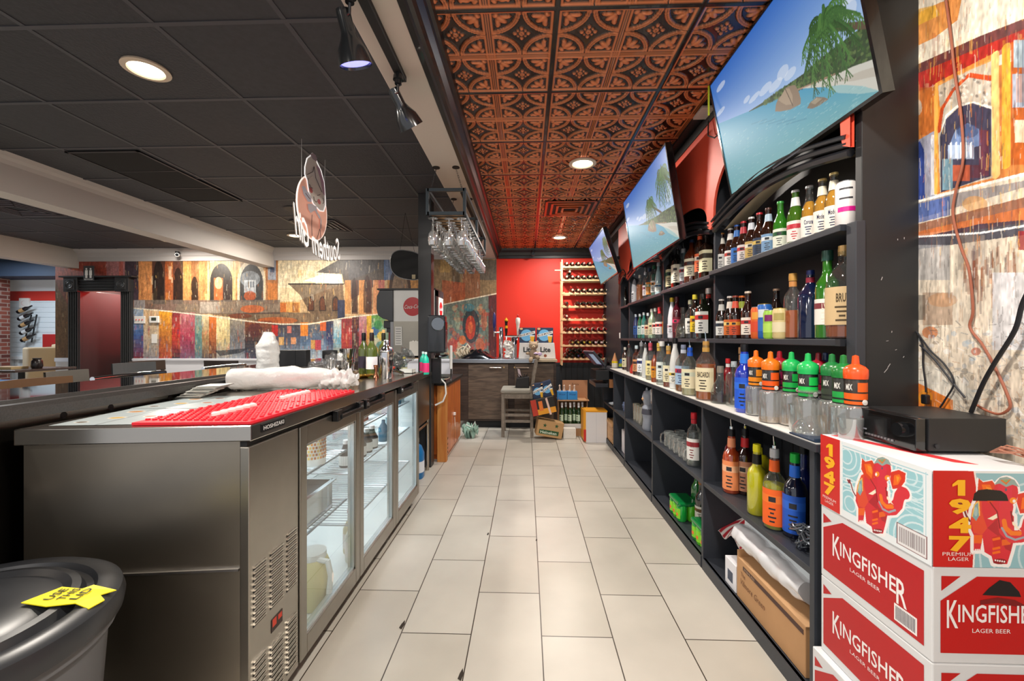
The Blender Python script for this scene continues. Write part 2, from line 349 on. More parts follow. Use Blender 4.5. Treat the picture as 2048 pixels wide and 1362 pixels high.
# copper pressed-metal ceiling: one 61 cm panel of four motifs, repeated
def copper_panel():
    n = 2*60+1; q = np.linspace(0, .6096, n); X, Y = np.meshgrid(q, q); c = .3048
    u = (X/c) % 1.0; v = (Y/c) % 1.0; u[:, -1] = 1; v[-1, :] = 1
    a = np.minimum(u, 1-u); b = np.minimum(v, 1-v); H = np.zeros_like(a)
    g = lambda d, w: np.exp(-(d/w)**2)
    d = np.sqrt((a-.045)**2+(b-.045)**2); ring = np.clip(1.35-((d-.415)/.032)**4, 0, 1)*(1-.75*g(d-.415, .010)); H = np.maximum(H, ring*(a > .045)*(b > .045))
    H = np.maximum(H, np.maximum(g(a-.060, .018)*(d < .45), g(b-.060, .018)*(d < .45)))
    H = np.maximum(H, .9*np.maximum(g(a-.015, .012), g(b-.015, .012)))
    p = (a+b)/math.sqrt(2)-.045*1.41; s_ = (a-b)/math.sqrt(2)          # along and across the diagonal
    def el(pc, sc, rp, rs, ang):
        ca, sa = math.cos(ang), math.sin(ang); P = p-pc; S = np.abs(s_)-sc; x = P*ca+S*sa; y = -P*sa+S*ca
        return np.clip(1.25-(x/rp)**2-(y/rs)**2, 0, 1)
    fl = el(.235, 0, .105, .050, 0); fl = np.maximum(fl, el(.235, .078, .085, .036, .60)); fl = np.maximum(fl, el(.27, .125, .036, .028, 0)); fl = np.maximum(fl, el(.12, 0, .034, .050, 0))
    H = np.maximum(H, .95*fl)
    cu = u-.5; cv = v-.5; r = np.sqrt(cu**2+cv**2)
    cr = np.clip(1.2-(np.abs(cu)-.10)**2/.035**2-(cv/.030)**2, 0, 1); cr = np.maximum(cr, np.clip(1.2-(np.abs(cv)-.10)**2/.035**2-(cu/.030)**2, 0, 1))
    cr = np.maximum(cr, g(r-.028, .014)); cr = np.maximum(cr, .8*np.clip(1.2-((np.abs(cu)-.055)/.022)**2-((np.abs(cv)-.055)/.022)**2, 0, 1)); H = np.maximum(H, .95*cr)
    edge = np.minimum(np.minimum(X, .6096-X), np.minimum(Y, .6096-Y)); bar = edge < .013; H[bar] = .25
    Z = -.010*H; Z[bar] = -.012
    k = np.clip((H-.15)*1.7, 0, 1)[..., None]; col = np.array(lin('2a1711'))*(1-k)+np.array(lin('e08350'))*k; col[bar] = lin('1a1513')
    me = bpy.data.meshes.new('ceiling_copper'); co = np.stack([X, Y, Z], -1).reshape(-1, 3); N = n*n
    idx = np.arange(N).reshape(n, n); qd = np.stack([idx[:-1, :-1], idx[1:, :-1], idx[1:, 1:], idx[:-1, 1:]], -1).reshape(-1, 4); nf = len(qd)
    me.vertices.add(N); me.vertices.foreach_set('co', co.ravel()); me.loops.add(nf*4); me.loops.foreach_set('vertex_index', qd.ravel().astype(np.int32))
    me.polygons.add(nf); me.polygons.foreach_set('loop_start', np.arange(0, nf*4, 4, dtype=np.int32)); me.update(calc_edges=True); me.polygons.foreach_set('use_smooth', [True]*nf)
    at = me.color_attributes.new('Col', 'FLOAT_COLOR', 'POINT'); at.data.foreach_set('color', np.concatenate([col.reshape(-1, 3), np.ones((N, 1))], 1).ravel().astype(np.float32))
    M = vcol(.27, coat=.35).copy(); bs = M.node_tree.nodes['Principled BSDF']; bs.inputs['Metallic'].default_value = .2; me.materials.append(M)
    return me
CPM = copper_panel()
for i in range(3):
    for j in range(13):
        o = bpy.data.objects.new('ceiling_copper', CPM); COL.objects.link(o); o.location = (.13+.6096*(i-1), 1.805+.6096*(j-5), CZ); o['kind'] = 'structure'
plane_grid('ceiling_deck', mat('141414', .9), -.69, 1.4, -1.6, D, CZ+.03, False)
struct('trim_1', box(1.055, 1.14, -1.5, D, CZ-.02, CZ+.01), mat('1f1e1f', .5))

# dropped beams
struct('trim_2', MB().box(-.69, BX, -1.6, D, 2.54, 2.74), mat('c9c0b6', .6), bevel=.004)
cm = MB()   # dark crown between the beam and the copper
prof = [(-.48, 2.535), (-.455, 2.535), (-.452, 2.56), (-.435, 2.565), (-.43, 2.60), (-.41, 2.625), (-.405, 2.645), (-.39, 2.65), (-.383, 2.685), (-.48, 2.685)]
cm.prism(prof, 'y', -1.6, D); cm.prism([(y, z) for y, z in [(D-.0, 2.535), (D-.03, 2.535), (D-.035, 2.57), (D-.055, 2.575), (D-.07, 2.62), (D-.10, 2.65), (D-.11, 2.685), (D, 2.685)]], 'x', -.44, XW)
struct('trim_3', cm, mat('1c1c1e', .35, coat=.3))
bm2 = MB().box(-4.25, -4.05, -1.6, D, 2.42, 2.74); bm2.prism([(-4.05, 2.72), (-3.99, 2.72), (-4.01, 2.69), (-4.035, 2.67), (-4.05, 2.64)], 'y', -1.6, D)
struct('trim_4', bm2, mat('cfc8c2', .55)); struct('trim_5', MB().box(-7.5, -7.3, -1.6, D, 2.42, 2.74), mat('c6c1ba', .55))
tr = MB(); tr.prism([(D, 2.53), (D-.02, 2.53), (D-.022, 2.60), (D-.04, 2.62), (D-.05, 2.66), (D-.09, 2.70), (D-.10, 2.72), (D, 2.72)], 'x', -7.3, -.69)
struct('trim_6', tr, mat('bdb7b4', .5))

# walls
wb = MB().box(-7.7, -7.25, D, D+.12, 0, 2.74).box(-7.25, -6.54, D, D+.12, 2.045, 2.74).box(-6.54, -.473, D, D+.12, 0, 2.74)
struct('wall_back', wb, mat('d6d2cc', .7))
RED = mat('dc2810', .55, ns=2, nc=.05)
rw = MB().box(-.473, XW+.1, D, D+.12, 0, 2.70, 0); rw.box(-.473, XW, D-.015, D, 0, .87, 1); rw.box(-.473, XW, D-.03, D, .87, .90, 1)
for k in range(20): rw.box(-.47+.09*k, -.462+.09*k, D-.019, D-.014, 0, .87, 2)
struct('wall_red', rw, [RED, mat('23262b', .45), mat('0b0c0e', .6)])
rr = MB(); rr.box(-7.7, -7.46, D-.02, D, .90, .96).box(-6.38, -.9, D-.025, D, .905, .955).box(-6.38, -.9, D-.035, D, .925, .945)
rr.box(-6.38, -.9, D-.012, D, 0, .905); struct('trim_7', rr, mat('dfe0e6', .45))
struct('wall_right', MB().box(XW, XW+.12, -1.6, D, 0, 2.70), mat('8d8378', .7))
struct('wall_left', MB().box(-12.1, -12, -2.2, 8.3, 0, 2.74), mat('d8d6d0', .7))
struct('wall_far', MB().box(-12, -7.2, 8.2, 8.3, 0, 2.74), mat('e8eef2', .6))
# shiplap lines, red band and cove of the far room
sh = MB()
for k in range(13): sh.box(-12, -7.3, 8.19, 8.2, .9+.1*k, .992+.1*k, 0)
sh.box(-12, -7.3, 8.185, 8.2, 2.03, 2.22, 1); sh.prism([(8.2, 2.22), (8.16, 2.22), (8.0, 2.62), (8.0, 2.72), (8.2, 2.72)], 'x', -12, -7.3, 2)
sh.box(-12, -7.3, 8.13, 8.2, .86, .92, 2)
for k in range(5): sh.box(-12+.6*k, -11.95+.6*k, 8.17, 8.2, 0, .86, 2)
sh.box(-9.98, -9.93, 8.15, 8.2, 0, .9, 2).box(-10.3, -10.24, 8.15, 8.2, 0, .9, 2)
struct('wall_far_lining', sh, [mat('dfe9f0', .55), mat('d2392f', .6), mat('eef3f6', .6)])
struct('door_2', MB().box(-9.62, -9.30, 8.16, 8.2, .0, 1.36), mat('b52a2a', .5))
struct('wall_far_side', MB().box(-7.72, -7.6, D+.12, 8.2, 0, 2.74), mat('cbb48f', .7))
# brick column
def brick_mat():
    M = bpy.data.materials.new('brick'); M.use_nodes = True; nt = M.node_tree; b = nt.nodes['Principled BSDF']; N = nt.nodes.new; Lk = nt.links.new
    tc = N('ShaderNodeTexCoord'); sp = N('ShaderNodeSeparateXYZ'); cb = N('ShaderNodeCombineXYZ'); ad = N('ShaderNodeMath'); ad.operation = 'ADD'
    Lk(tc.outputs['Object'], sp.inputs[0]); Lk(sp.outputs[0], ad.inputs[0]); Lk(sp.outputs[1], ad.inputs[1]); Lk(ad.outputs[0], cb.inputs[0]); Lk(sp.outputs[2], cb.inputs[1])
    br = N('ShaderNodeTexBrick'); br.inputs['Scale'].default_value = 1; br.inputs['Brick Width'].default_value = .21; br.inputs['Row Height'].default_value = .075; br.inputs['Mortar Size'].default_value = .008
    br.inputs['Color1'].default_value = (*lin('8a4a3c'), 1); br.inputs['Color2'].default_value = (*lin('5c2f2a'), 1); br.inputs['Mortar'].default_value = (*lin('a08f86'), 1)
    Lk(cb.outputs[0], br.inputs['Vector']); Lk(br.outputs['Color'], b.inputs['Base Color']); b.inputs['Roughness'].default_value = .85; return M
struct('wall_brick_column', MB().box(-10.4, -9.94, 7.45, 7.88, 0, 2.42), brick_mat())
struct('trim_8', MB().box(-12, -7.72, 7.5, 8.0, 2.42, 2.72), mat('28364a', .7))
# hallway behind the doorway
hw = MB().box(-7.45, -6.3, 7.75, 7.85, 0, 2.74, 0).box(-7.45, -6.3, 7.72, 7.75, 0, .97, 1).box(-7.45, -7.25, D+.12, 7.75, 0, 2.74, 1).box(-6.50, -6.3, D+.12, 7.75, 0, 2.74, 0).box(-7.45, -6.3, D+.12, 7.85, 2.5, 2.6, 1)
struct('wall_hallway', hw, [mat('cc0c0c', .6), mat('0c0c0d', .6)])
# fluted black door casing with corner blocks
dc = MB()
def flute(x0, x1):
    dc.box(x0, x1, D-.045, D, 0, 2.05, 0); n = 5
    for k in range(n):
        xx = x0+(x1-x0)*(k+.5)/n; dc.box(xx-.010, xx+.004, D-.062, D-.04, .2, 2.04, 0)
flute(-7.43, -7.24); flute(-6.55, -6.38)
dc.box(-7.43, -6.38, D-.06, D, 2.045, 2.25, 0); dc.box(-7.252, -7.24, D-.01, D+.95, 0, 2.06, 0)
for k in range(4): dc.box(-7.3, -6.5, D-.078, D-.055, 2.07+.045*k, 2.09+.045*k, 0)
for x in (-7.43, -6.575):
    dc.box(x-.03, x+.2, D-.10, D, 2.03, 2.27, 0); dc.box(x+.01, x+.16, D-.115, D-.09, 2.06, 2.23, 0); dc.lathe([(0,0),(.035,.006),(.05,0),(.06,.01),(.065,0)], 16, (x+.085, D-.117, 2.145), 0, R=Matrix.Rotation(PI/2, 3, 'X'))
dc.box(-7.52, -6.3, D-.12, D, 2.26, 2.285, 0)
struct('door_1', dc, mat('2f2f30', .35, coat=.2), bevel=.004)

# painted mural along the back wall -----------------------------------------
MO = (-7.7, D-.004, .945); MW, MH = 7.227, 1.588
cv = lambda x, y: hit(x, y, MO, (1,0,0), (0,0,1))
m = Pic(MW, MH, 1400, 'c9a77c', cv)
m.streak(.35, 90, 8, 1).streak(.2, 300, 60, 2)
R = m.rect; P_ = m.poly
R(100,515,157,720,'8a6338',.9); R(157,515,215,560,'33281f',.95); m.ell(180,550,12,20,'4d6a66',.6); m.ell(205,540,14,22,'8a3f22',.6); R(213,515,250,565,'a9adb8',.9); m.line([(222,520),(245,560)],2,'b0483a',.7); R(238,520,246,562,'c25b4a',.7)
R(250,515,277,600,'1f2a3c',.9); R(100,560,160,720,'4f3a2a',.7)
for x0, x1, c in ((277,304,'c9884e'),(304,330,'2f211c'),(330,346,'8f4a22'),(346,366,'3a2119'),(366,382,'c98446'),(382,398,'8a5226'),(398,420,'b97c42'),(465,480,'d0a05c'),(528,556,'b06a30')): R(x0,515,x1,608,c,.85)
for k in range(60):
    x = RNG.uniform(277,556); y = RNG.uniform(520,600); w = RNG.uniform(2,7); R(x,y,x+w,y+RNG.uniform(6,30),['d98a3c','e8c088','5a2f1c','b8541f','f0d9b0','7a4526'][RNG.randint(6)],.35)
m.arch(306,520,328,608,'1d1714',.9); m.arch(347,535,365,600,'241812',.9); m.arch(382,553,396,600,'1c1512',.9)
m.arch(414,520,471,602,'dcb87c',.8); m.arch(420,527,465,603,'17191f',.95); R(428,556,446,600,'c66b36',.8); m.ell(437,566,8,12,'e7b98a',.8); R(446,560,463,600,'3c2a26',.7)
m.arch(475,520,531,602,'e0d3bb',.8); m.arch(480,528,526,603,'23252b',.95); m.ell(500,558,20,16,'9aa0a6',.6); R(488,560,512,585,'c9ccd0',.7); R(492,563,508,575,'3b4654',.7); m.ell(500,592,12,10,'b5562a',.8)
for x in (494,499,504): m.line([(x,561),(x,576)],1.2/122,'e6e6e6',.8)
R(536,520,552,560,'8fa0b0',.8); R(540,528,549,545,'394b66',.9); R(536,566,554,600,'c97836',.7)
for x in (416,470,478,530): m.line([(x,522),(x,604)],.016,'f0d6a0',.7)
m.line([(420,524),(442,520),(465,524)],.012,'f2dfba',.8)
P_([(556,515),(690,515),(684,568),(600,600),(556,604)],'e6d6b4',.9); R(560,575,600,604,'d8b98a',.6)
for k in range(30):
    x = RNG.uniform(556,680); y = RNG.uniform(520,560); m.rect(x,y,x+RNG.uniform(5,18),y+RNG.uniform(4,16),['c9b48a','f4ead2','b39a72','e0b060'][RNG.randint(4)],.3)
P_([(606,562),(650,547),(682,549),(686,569)],'f7efe0',.95)
P_([(577,568),(686,568),(690,628),(620,626),(600,590)],'5a4636',.85); m.line([(577,568),(687,568)],.02,'2c2622')
for x in (622,645,671): m.arch(x-7,592,x+7,622,'2a201c',.9); m.arch(x-7,592,x+7,622,'c99a62',.0)
for x in (622,645,671): m.arch(x-5,596,x+5,620,'6a3a22',.6)
P_([(632,545),(680,518),(770,515),(772,560),(700,600),(688,566),(684,548)],'3c3b40',.9); P_([(690,520),(770,515),(770,535),(700,560)],'535257',.6)
for x0, c in ((690,'c98a4c'),(704,'5a3322'),(718,'d8904e'),(732,'6f3a26'),(746,'cf8a5c'),(757,'b9625c')): R(x0,560,x0+12,628,c,.85)
m.arch(703,555,714,625,'2e1d18',.8); m.arch(727,550,742,625,'40251d',.8); R(768,515,790,560,'49648a',.9); R(775,560,850,600,'a8743c',.9)
m.ell(800,580,22,50,'2a2024',.9); m.ell(800,580,16,40,'a58a70',.5)
R(560,604,600,625,'c98a3c',.8); R(560,606,572,624,'b4561c',.8); R(585,606,597,624,'8a4a22',.7)
m.rect(268,600,560,628,'6f6258',.85); R(268,600,290,632,'a6a4a6',.6); R(400,604,440,626,'b5aa9c',.6); m.ell(505,618,24,8,'c2602a',.8); m.ell(480,632,24,5,'b2521f',.9); m.ell(540,640,26,5,'a84e22',.9); P_([(418,628),(560,650),(690,640),(690,628),(560,624)],'3c2c28',.7); m.ell(555,641,40,7,'c9672c',.6)
R(675,600,690,640,'27324e',.9)
# below the washing line: hanging rugs
rope = [(262,616),(330,622),(420,632),(500,643),(560,648),(620,648),(665,640),(700,634),(760,628)]
def rope_y(x): return float(np.interp(x, [p[0] for p in rope], [p[1] for p in rope]))
rugs = [(262,287,'9fb2c6','2b62a0','7a2438'),(287,318,'d8b58a','c7b49a','8d8a92'),(318,344,'e8a02c','c9762c','b9443c'),(344,360,'7f2330','d02a24','22283c'),(360,390,'b86a72','a92f50','7d5a78'),(390,404,'7d8f86','5f8f86','6b7f8c'),(404,418,'d8c79c','b08a5a','4c4a54'),(418,433,'cf6a28','a85a2c','4a3a40'),(433,460,'ecd9a2','e2c98f','8a8f96'),(460,490,'8f8678','6a6a70','9aa4b0'),(490,545,'7c3c24','2c2a34','39435c'),(545,600,'3c3a46','4a566e','9db0c2'),(600,652,'5a5e66','4f6e90','aebfca'),(652,667,'1f2c52','22386a','8fa0b0'),(667,683,'ccd0c8','5fa6c0','c2a06a'),(683,704,'8a2a36','c23a3a','6a1f30'),(704,718,'4a1c2a','53202c','3a1a2c'),(718,733,'c08a92','b24a5a','8a3040'),(733,743,'e0b030','c88a3a','6f7a40'),(743,770,'5a9a4a','8fb0a0','c9a64c'),(770,888,'9a8a5a','7aa08a','b08a5a')]
for x0, x1, a, b, c in rugs:
    for k in range(12):
        t = k/11; ys = rope_y(x0)+(722-rope_y(x0))*k/12; ye = rope_y(x0)+(722-rope_y(x0))*(k+1)/12+1
        la, lb, lc = [np.array(lin(q)) for q in (a, b, c)]; colr = la*(1-2*t)+lb*2*t if t < .5 else lb*(2-2*t)+lc*(2*t-1)
        hx = ''.join('%02x' % int(255*max(0, min(1, (1.055*v**(1/2.4)-.055) if v > .0031 else 12.92*v))) for v in colr); R(x0,ys,x1,ye,hx,.93)
for k in range(520):
    x = RNG.uniform(262,885); y0_ = rope_y(min(x, 760)); y = RNG.uniform(y0_+3,716); w = RNG.uniform(.8,4); R(x,y,x+w,y+RNG.uniform(2,16),['f0e6d8','c93a2c','2c4a7a','e8a040','22242c','8ab0c0','d8c8a0'][RNG.randint(7)],.28)
for x0,x1,y0_,y1_,c in ((543,556,650,672,'c42a22'),(574,583,652,666,'d87a6a'),(601,616,645,672,'ee8a28'),(640,652,642,662,'d8622c'),(558,568,674,690,'d8a868'),(582,592,675,688,'e09a6a'),(622,632,680,698,'d8a050'),(630,642,680,700,'c4404a')): R(x0,y0_,x1,y1_,c,.9)
P_([(430,702),(500,696),(480,706),(440,712)],'262a36',.8); m.ell(510,660,14,14,'5a2a2c',.7)
for x,y,c in ((750,662,'2a5a9a'),(756,650,'3a8a4a'),(762,672,'e8c040'),(752,684,'d8d0b0'),(760,692,'3f8f8a'),(748,700,'e0a83c')): m.ell(x,y,8,9,c,.8)
m.line(rope, .02, 'eadcc4', .9)
# the large carpet at the end of the wall
P_([(862,515),(994,515),(994,590),(862,612)],'8a6f4e',.9); R(905,515,920,600,'3a2f28',.6); R(925,540,960,596,'9a5232',.6); R(960,520,994,560,'5b5650',.8); P_([(884,560),(930,566),(930,606),(884,612)],'b8542c',.7); R(880,520,900,545,'c9a05c',.6)
P_([(862,612),(994,589),(994,722),(862,722)],'5f7570',.9); P_([(977,592),(994,589),(994,722),(977,722)],'5c1f24',.95)
for k in range(140):
    x = RNG.uniform(888,976); y = RNG.uniform(612,718); m.ell(x,y,RNG.uniform(2,6),RNG.uniform(2,7),['b0362c','c96a3a','3f6a72','c8b08a','7a8f7c','a33a34'][RNG.randint(6)],.5)
m.ell(942,652,17,34,'26323c',.85); m.ell(941,655,10,24,'c23f2c',.9); m.ell(941,655,5,12,'e07040',.7); m.ell(938,615,11,8,'3d7f8c',.8); m.ell(915,640,6,20,'8fa088',.6); m.ell(968,640,6,22,'c25a3a',.6); m.ell(905,690,10,14,'b8362e',.7); m.ell(960,690,9,14,'c85a32',.7); m.ell(925,680,7,9,'d0682c',.8)
m.line([(887,609),(940,598),(993,587)],.018,'e8d8c0')
m.streak(.22, 420, 14, 5).streak(.16, 500, 110, 6)
for k in range(900):
    x = RNG.uniform(100, 992); y = RNG.uniform(519, 720); h_ = RNG.uniform(2, 9)*(1.6 if y < 600 else 1); m.line([(x, y), (x+RNG.uniform(-1.5, 1.5), y+h_)], RNG.uniform(.006, .016), ['f2e6d0','1c1a1e','d8752c','7a3a20','c9b48a','3c4a60','f0c070'][RNG.randint(7)], .32)
_pl = m.plane('wall_mural', MO, (1,0,0), (0,0,1), None, vcol(.45, ns=40, nc=.22, nb=.3, stretch=(1, 1, .5)))
_pl['kind'] = 'structure'
bm_ = bmesh.new(); bm_.from_mesh(_pl.data); bmesh.ops.delete(bm_, geom=[f for f in bm_.faces if -7.27 < f.calc_center_median().x < -6.52 and f.calc_center_median().z < 2.06], context='FACES'); bm_.to_mesh(_pl.data); bm_.free()

# painted mural on the side wall beside the shelves -------------------------
RO = (XW-.004, 1.54, .70); RWm, RHm = 1.15, 1.98
cr_ = lambda x, y: hit(x, y, RO, (0,-1,0), (0,0,1))
r = Pic(RWm, RHm, 760, 'b98a5c', cr_)
def RX(x0,y0,x1,y1,c,k=1.): r.rect(x0,y0,x1,y1,c,k)
r.poly([(1760,-200),(2600,-500),(2600,1500),(1760,1200)],'d9cdbb')
r.poly([(1828,-40),(2600,-500),(2600,-80),(1828,130)],'e2d8c6'); r.poly([(1828,30),(1880,5),(1925,-10),(1915,40),(1870,75),(1828,95)],'d8862c',.9); r.poly([(1828,20),(1870,10),(1880,30),(1828,55)],'e8b23c',.8)
r.poly([(1828,108),(1960,55),(2600,-260),(2600,-200),(1960,75),(1828,132)],'e6ddc9',.9)
r.poly([(1828,132),(1960,72),(2600,-180),(2600,-60),(2048,75),(1828,190)],'5a1820',.95); r.poly([(1828,150),(2048,58),(2048,88),(1828,190)],'b3261c',.8)
r.poly([(1828,185),(2600,-60),(2600,330),(2048,345),(1828,400)],'c9752c',.95)
for k in range(140):
    x = RNG.uniform(1828,2200); y = RNG.uniform(60,400); RX(x,y,x+RNG.uniform(2,7),y+RNG.uniform(10,60),['e8a23c','a34a1c','f0c068','8a2c18','e0b890'][RNG.randint(5)],.3)
r.poly([(1873,165),(1990,105),(1992,350),(1873,385)],'d58a38',.9)
r.poly([(1876,172),(1940,140),(1988,120),(1990,150),(1935,150),(1880,215)],'b8ad9c',.95)
r.poly([(1876,262),(1882,215),(1905,175),(1938,150),(1962,152),(1988,165),(1990,355),(1960,362),(1880,385)],'b9b2a6',.95)
r.line([(1878,262),(1884,218),(1906,180),(1938,150),(1988,158)],.012,'c04a22'); r.line([(1882,272),(1892,232),(1915,212),(1945,206),(1985,216)],.008,'f0e8dc')
for k in range(60):
    x = RNG.uniform(1880,1988); y = RNG.uniform(150,210); r.ell(x,y,3,3,['3c3a40','e8e2d8','6a5a50'][RNG.randint(3)],.5)
r.poly([(1882,385),(1880,272),(1892,238),(1918,214),(1945,206),(1982,218),(1982,352)],'2c2a48',.95)
r.poly([(1895,300),(1910,262),(1935,246),(1958,258),(1962,290),(1900,312)],'6f86b2',.9); RX(1896,290,1948,318,'aebfd8',.8)
for x in (1902,1912,1922,1932,1942): r.line([(x,286),(x,314)],.006,'e6ecf4')
r.ell(1935,262,22,14,'3c4a72',.7); RX(1958,260,1978,352,'6a3040',.7); RX(1905,330,1940,362,'c25a2c',.7); RX(1885,318,1905,380,'7fa8b8',.7); RX(1940,330,1960,356,'5a2a34',.8)
RX(1840,175,1868,270,'a8571f',.7); r.ell(1836,215,8,16,'b8b0a0',.8); r.poly([(1828,285),(1868,262),(1870,395),(1828,410)],'8f9ab0',.9); r.poly([(1828,292),(1840,282),(1848,300),(1850,400),(1828,420)],'1f3a86',.95); RX(1862,270,1872,390,'d8d8dc',.8)
r.line([(1872,170),(1872,385)],.012,'f0a850'); r.line([(1990,110),(1992,350)],.02,'efc27a'); r.line([(2012,95),(2012,330)],.022,'e2a83c')
r.poly([(2022,85),(2300,-20),(2300,320),(2022,330)],'b85a20',.9); RX(2027,80,2300,135,'a8c0cc',.9); RX(2025,148,2300,215,'a9b8cc',.9); RX(2032,150,2300,205,'d08a5a',.5); RX(2030,240,2300,285,'efe0c4',.8)
for x in (2036,2046,2060): r.line([(x,80),(x,212)],.004,'5a6a7c',.7)
r.poly([(1828,402),(2600,260),(2600,330),(2048,375),(1828,440)],'8f8a8c',.9); r.line([(1828,405),(2048,348),(2600,215)],.008,'efece6'); r.poly([(1828,410),(1900,392),(1900,430),(1828,448)],'2f56a0',.8); r.ell(1950,408,25,16,'d09a5a',.7)
r.poly([(1828,450),(2048,395),(2600,300),(2600,400),(2048,440),(1828,470)],'8a5238',.9); r.poly([(1828,465),(2048,415),(2600,340),(2600,420),(2048,445),(1828,480)],'c9703c',.85)
r.poly([(1828,478),(1960,448),(2048,440),(2048,470),(1828,500)],'2a3048',.9); r.line([(1828,474),(1960,466),(2048,452),(2300,400)],.006,'eef0f2')
RX(1828,490,1900,560,'a7a8ac',.7); RX(2036,462,2300,500,'8f2028',.9); RX(1915,470,1970,540,'8a7f78',.5)
for k in range(60):
    x = RNG.uniform(1925,2030); y = RNG.uniform(480,560); RX(x,y,x+RNG.uniform(2,6),y+RNG.uniform(20,70),['5c2420','8a4a24','b06a34','3a2a3a'][RNG.randint(4)],.45)
RX(1985,545,2300,700,'dfe0e6',.8); RX(1845,585,1905,650,'8a5a34',.5); RX(1828,590,1850,640,'3a3430',.6); r.ell(1885,600,30,14,'c08a5a',.5); r.ell(1952,703,10,8,'b04a30',.7); r.ell(1860,665,16,12,'d07a3c',.8)
for k in range(220):
    x = RNG.uniform(1828,2100); y = RNG.uniform(660,900); r.ell(x,y,RNG.uniform(2,8),RNG.uniform(2,7),['2f3438','8a9098','e6e6e6','b8a890','5c4a3c','9fb4c4'][RNG.randint(6)],.5)
r.poly([(1828,715),(1905,745),(1960,800),(1900,800),(1828,760)],'e3ddd0',.9); r.poly([(1828,762),(1905,800),(1905,830),(1828,830)],'e07a1c',.95); r.ell(1850,795,14,16,'f09a2c',.8)
r.streak(.25, 130, 10, 21).streak(.22, 220, 130, 22)
for k in range(1100):
    x = RNG.uniform(1828, 2110); y = RNG.uniform(-10, 900); h_ = RNG.uniform(6, 34); c_ = (['f6efe2','1c1a22','e08a2c','8a3a1c','c9a070','f0c060','4a4a60'] if y < 500 else ['f6f2ea','5a4a40','a8703c','d8d4d0','8a8a90','3a3638','c8a078'])[RNG.randint(7)]
    r.line([(x, y), (x+RNG.uniform(-2, 2), y+h_)], RNG.uniform(.001, .0035), c_, .38)
for k in range(260):
    x = RNG.uniform(1828, 2110); y = RNG.uniform(640, 880); a_ = RNG.uniform(-.4, 1.2); r.line([(x, y), (x+14*math.cos(a_), y+14*math.sin(a_))], RNG.uniform(.001, .003), ['2a2e34','f4f4f4','9a8a78','6a7a88','b8895c'][RNG.randint(5)], .5)
_pr = r.plane('wall_mural_side', RO, (0,-1,0), (0,0,1), None, vcol(.4, ns=60, nc=.16, nb=.3, stretch=(1, 1, .35))); _pr['kind'] = 'structure'

# ceiling fittings
for i, (x, y) in enumerate(LIGHTS_COPPER[:2]+LIGHTS_BLACK[:3]):
    z = CZ-.012 if i < 2 else BZ
    t = thing('ceiling_light', ['round warm downlight in the copper ceiling above the middle of the aisle','round warm downlight in the copper ceiling near the red wall','large bright round downlight in the black ceiling above the bar','round downlight in the black ceiling over the far dining area','round downlight behind the hanging neon sign'][i], 'downlight', (x, y, z), group='round recessed downlights')
    part('frame', MB().lathe([(.075,0),(.105,-.002),(.108,-.012),(.082,-.016),(.075,-.008)], 28), mat('d8c6b0', .4), t, smooth=True)
    part('lens', MB().lathe([(0,-.010),(.05,-.010),(.08,-.008)], 28), mat('fff2d8', .5, e=14, ec='ffeccb'), t)
t = thing('ceiling_vent', 'square copper air vent in the pressed metal ceiling', 'vent', (.46, 4.6, CZ-.012), group=None)
mb = MB()
for k in range(4): 
    a = .25-.058*k
    for s in (-1, 1): mb.box(s*a-.012, s*a+.012, -a, a, -.006-.004*k, 0).box(-a, a, s*a-.012, s*a+.012, -.006-.004*k, 0)
part('louver_frame', mb, mat('b5552a', .3, .3), t); part('opening', box(-.27, .27, -.27, .27, -.002, .0), BLACKM, t)
t = thing('return_air_grille', 'long dark return air grille set in the black ceiling', 'vent', (-3.25, 3.75, BZ-.006))
mb = MB().box(-.29, .29, -.6, -.58, -.006, 0).box(-.29, .29, .58, .6, -.006, 0).box(-.29, -.27, -.6, .6, -.006, 0).box(.27, .29, -.6, .6, -.006, 0).box(-.27, .27, -.21, -.2, -.004, 0).box(-.27, .27, .2, .21, -.004, 0)
part('frame', mb, mat('232225', .4), t); part('opening', box(-.28, .28, -.59, .59, -.001, 0), mat('0f0e10', .8), t)
t = thing('ceiling_speaker', 'flat round dark ceiling speaker beside the neon sign', 'speaker', (-2.57, 4.66, BZ-.006)); part('grille', MB().lathe([(0,-.004),(.11,-.004),(.125,0)], 24), mat('1d1b1e', .5), t)
for (x, y, z, lb) in ((-2.6, 5.35, BZ, 'square louvred vent in the black ceiling behind the neon sign'), (-5.6, 4.5, BZ, 'louvred vent in the black ceiling beyond the white beam')):
    t = thing('ceiling_vent', lb, 'vent', (x, y, z-.006), group='vents in the black ceiling'); mb = MB()
    for k in range(4):
        a = .27-.06*k
        for s in (-1, 1): mb.box(s*a-.012, s*a+.012, -a, a, -.012, 0).box(-a, a, s*a-.012, s*a+.012, -.012, 0)
    part('louver_frame', mb, mat('4a4448', .4), t); part('opening', box(-.28, .28, -.28, .28, -.002, 0), BLACKM, t)
def camera_dome(loc, lb, rz, wall=True):
    t = thing('security_camera', lb, 'camera', loc, rz, group='small security cameras')
    part('bracket', MB().lathe([(0,0),(.03,0),(.032,-.02),(.01,-.025)], 16), BLACKM, t, smooth=True)
    part('camera_body', MB().cyl((0,.04,-.05), (0,-.06,-.06), .03, 16).cyl((0,.0,-.02), (0,0,-.05), .01), mat('c9c9c9' if not wall else '1a1a1c', .3), t, smooth=True, bevel=.003)
    part('camera_lens', MB().cyl((0,-.06,-.06), (0,-.066,-.061), .022, 16), BLACKG, t)
camera_dome((.10, 6.58, 2.63), 'black security camera on the dark crown above the red wall', 0); camera_dome((-5.55, 6.60, 2.66), 'pale security camera on the white crown near the restroom door', .6, False)
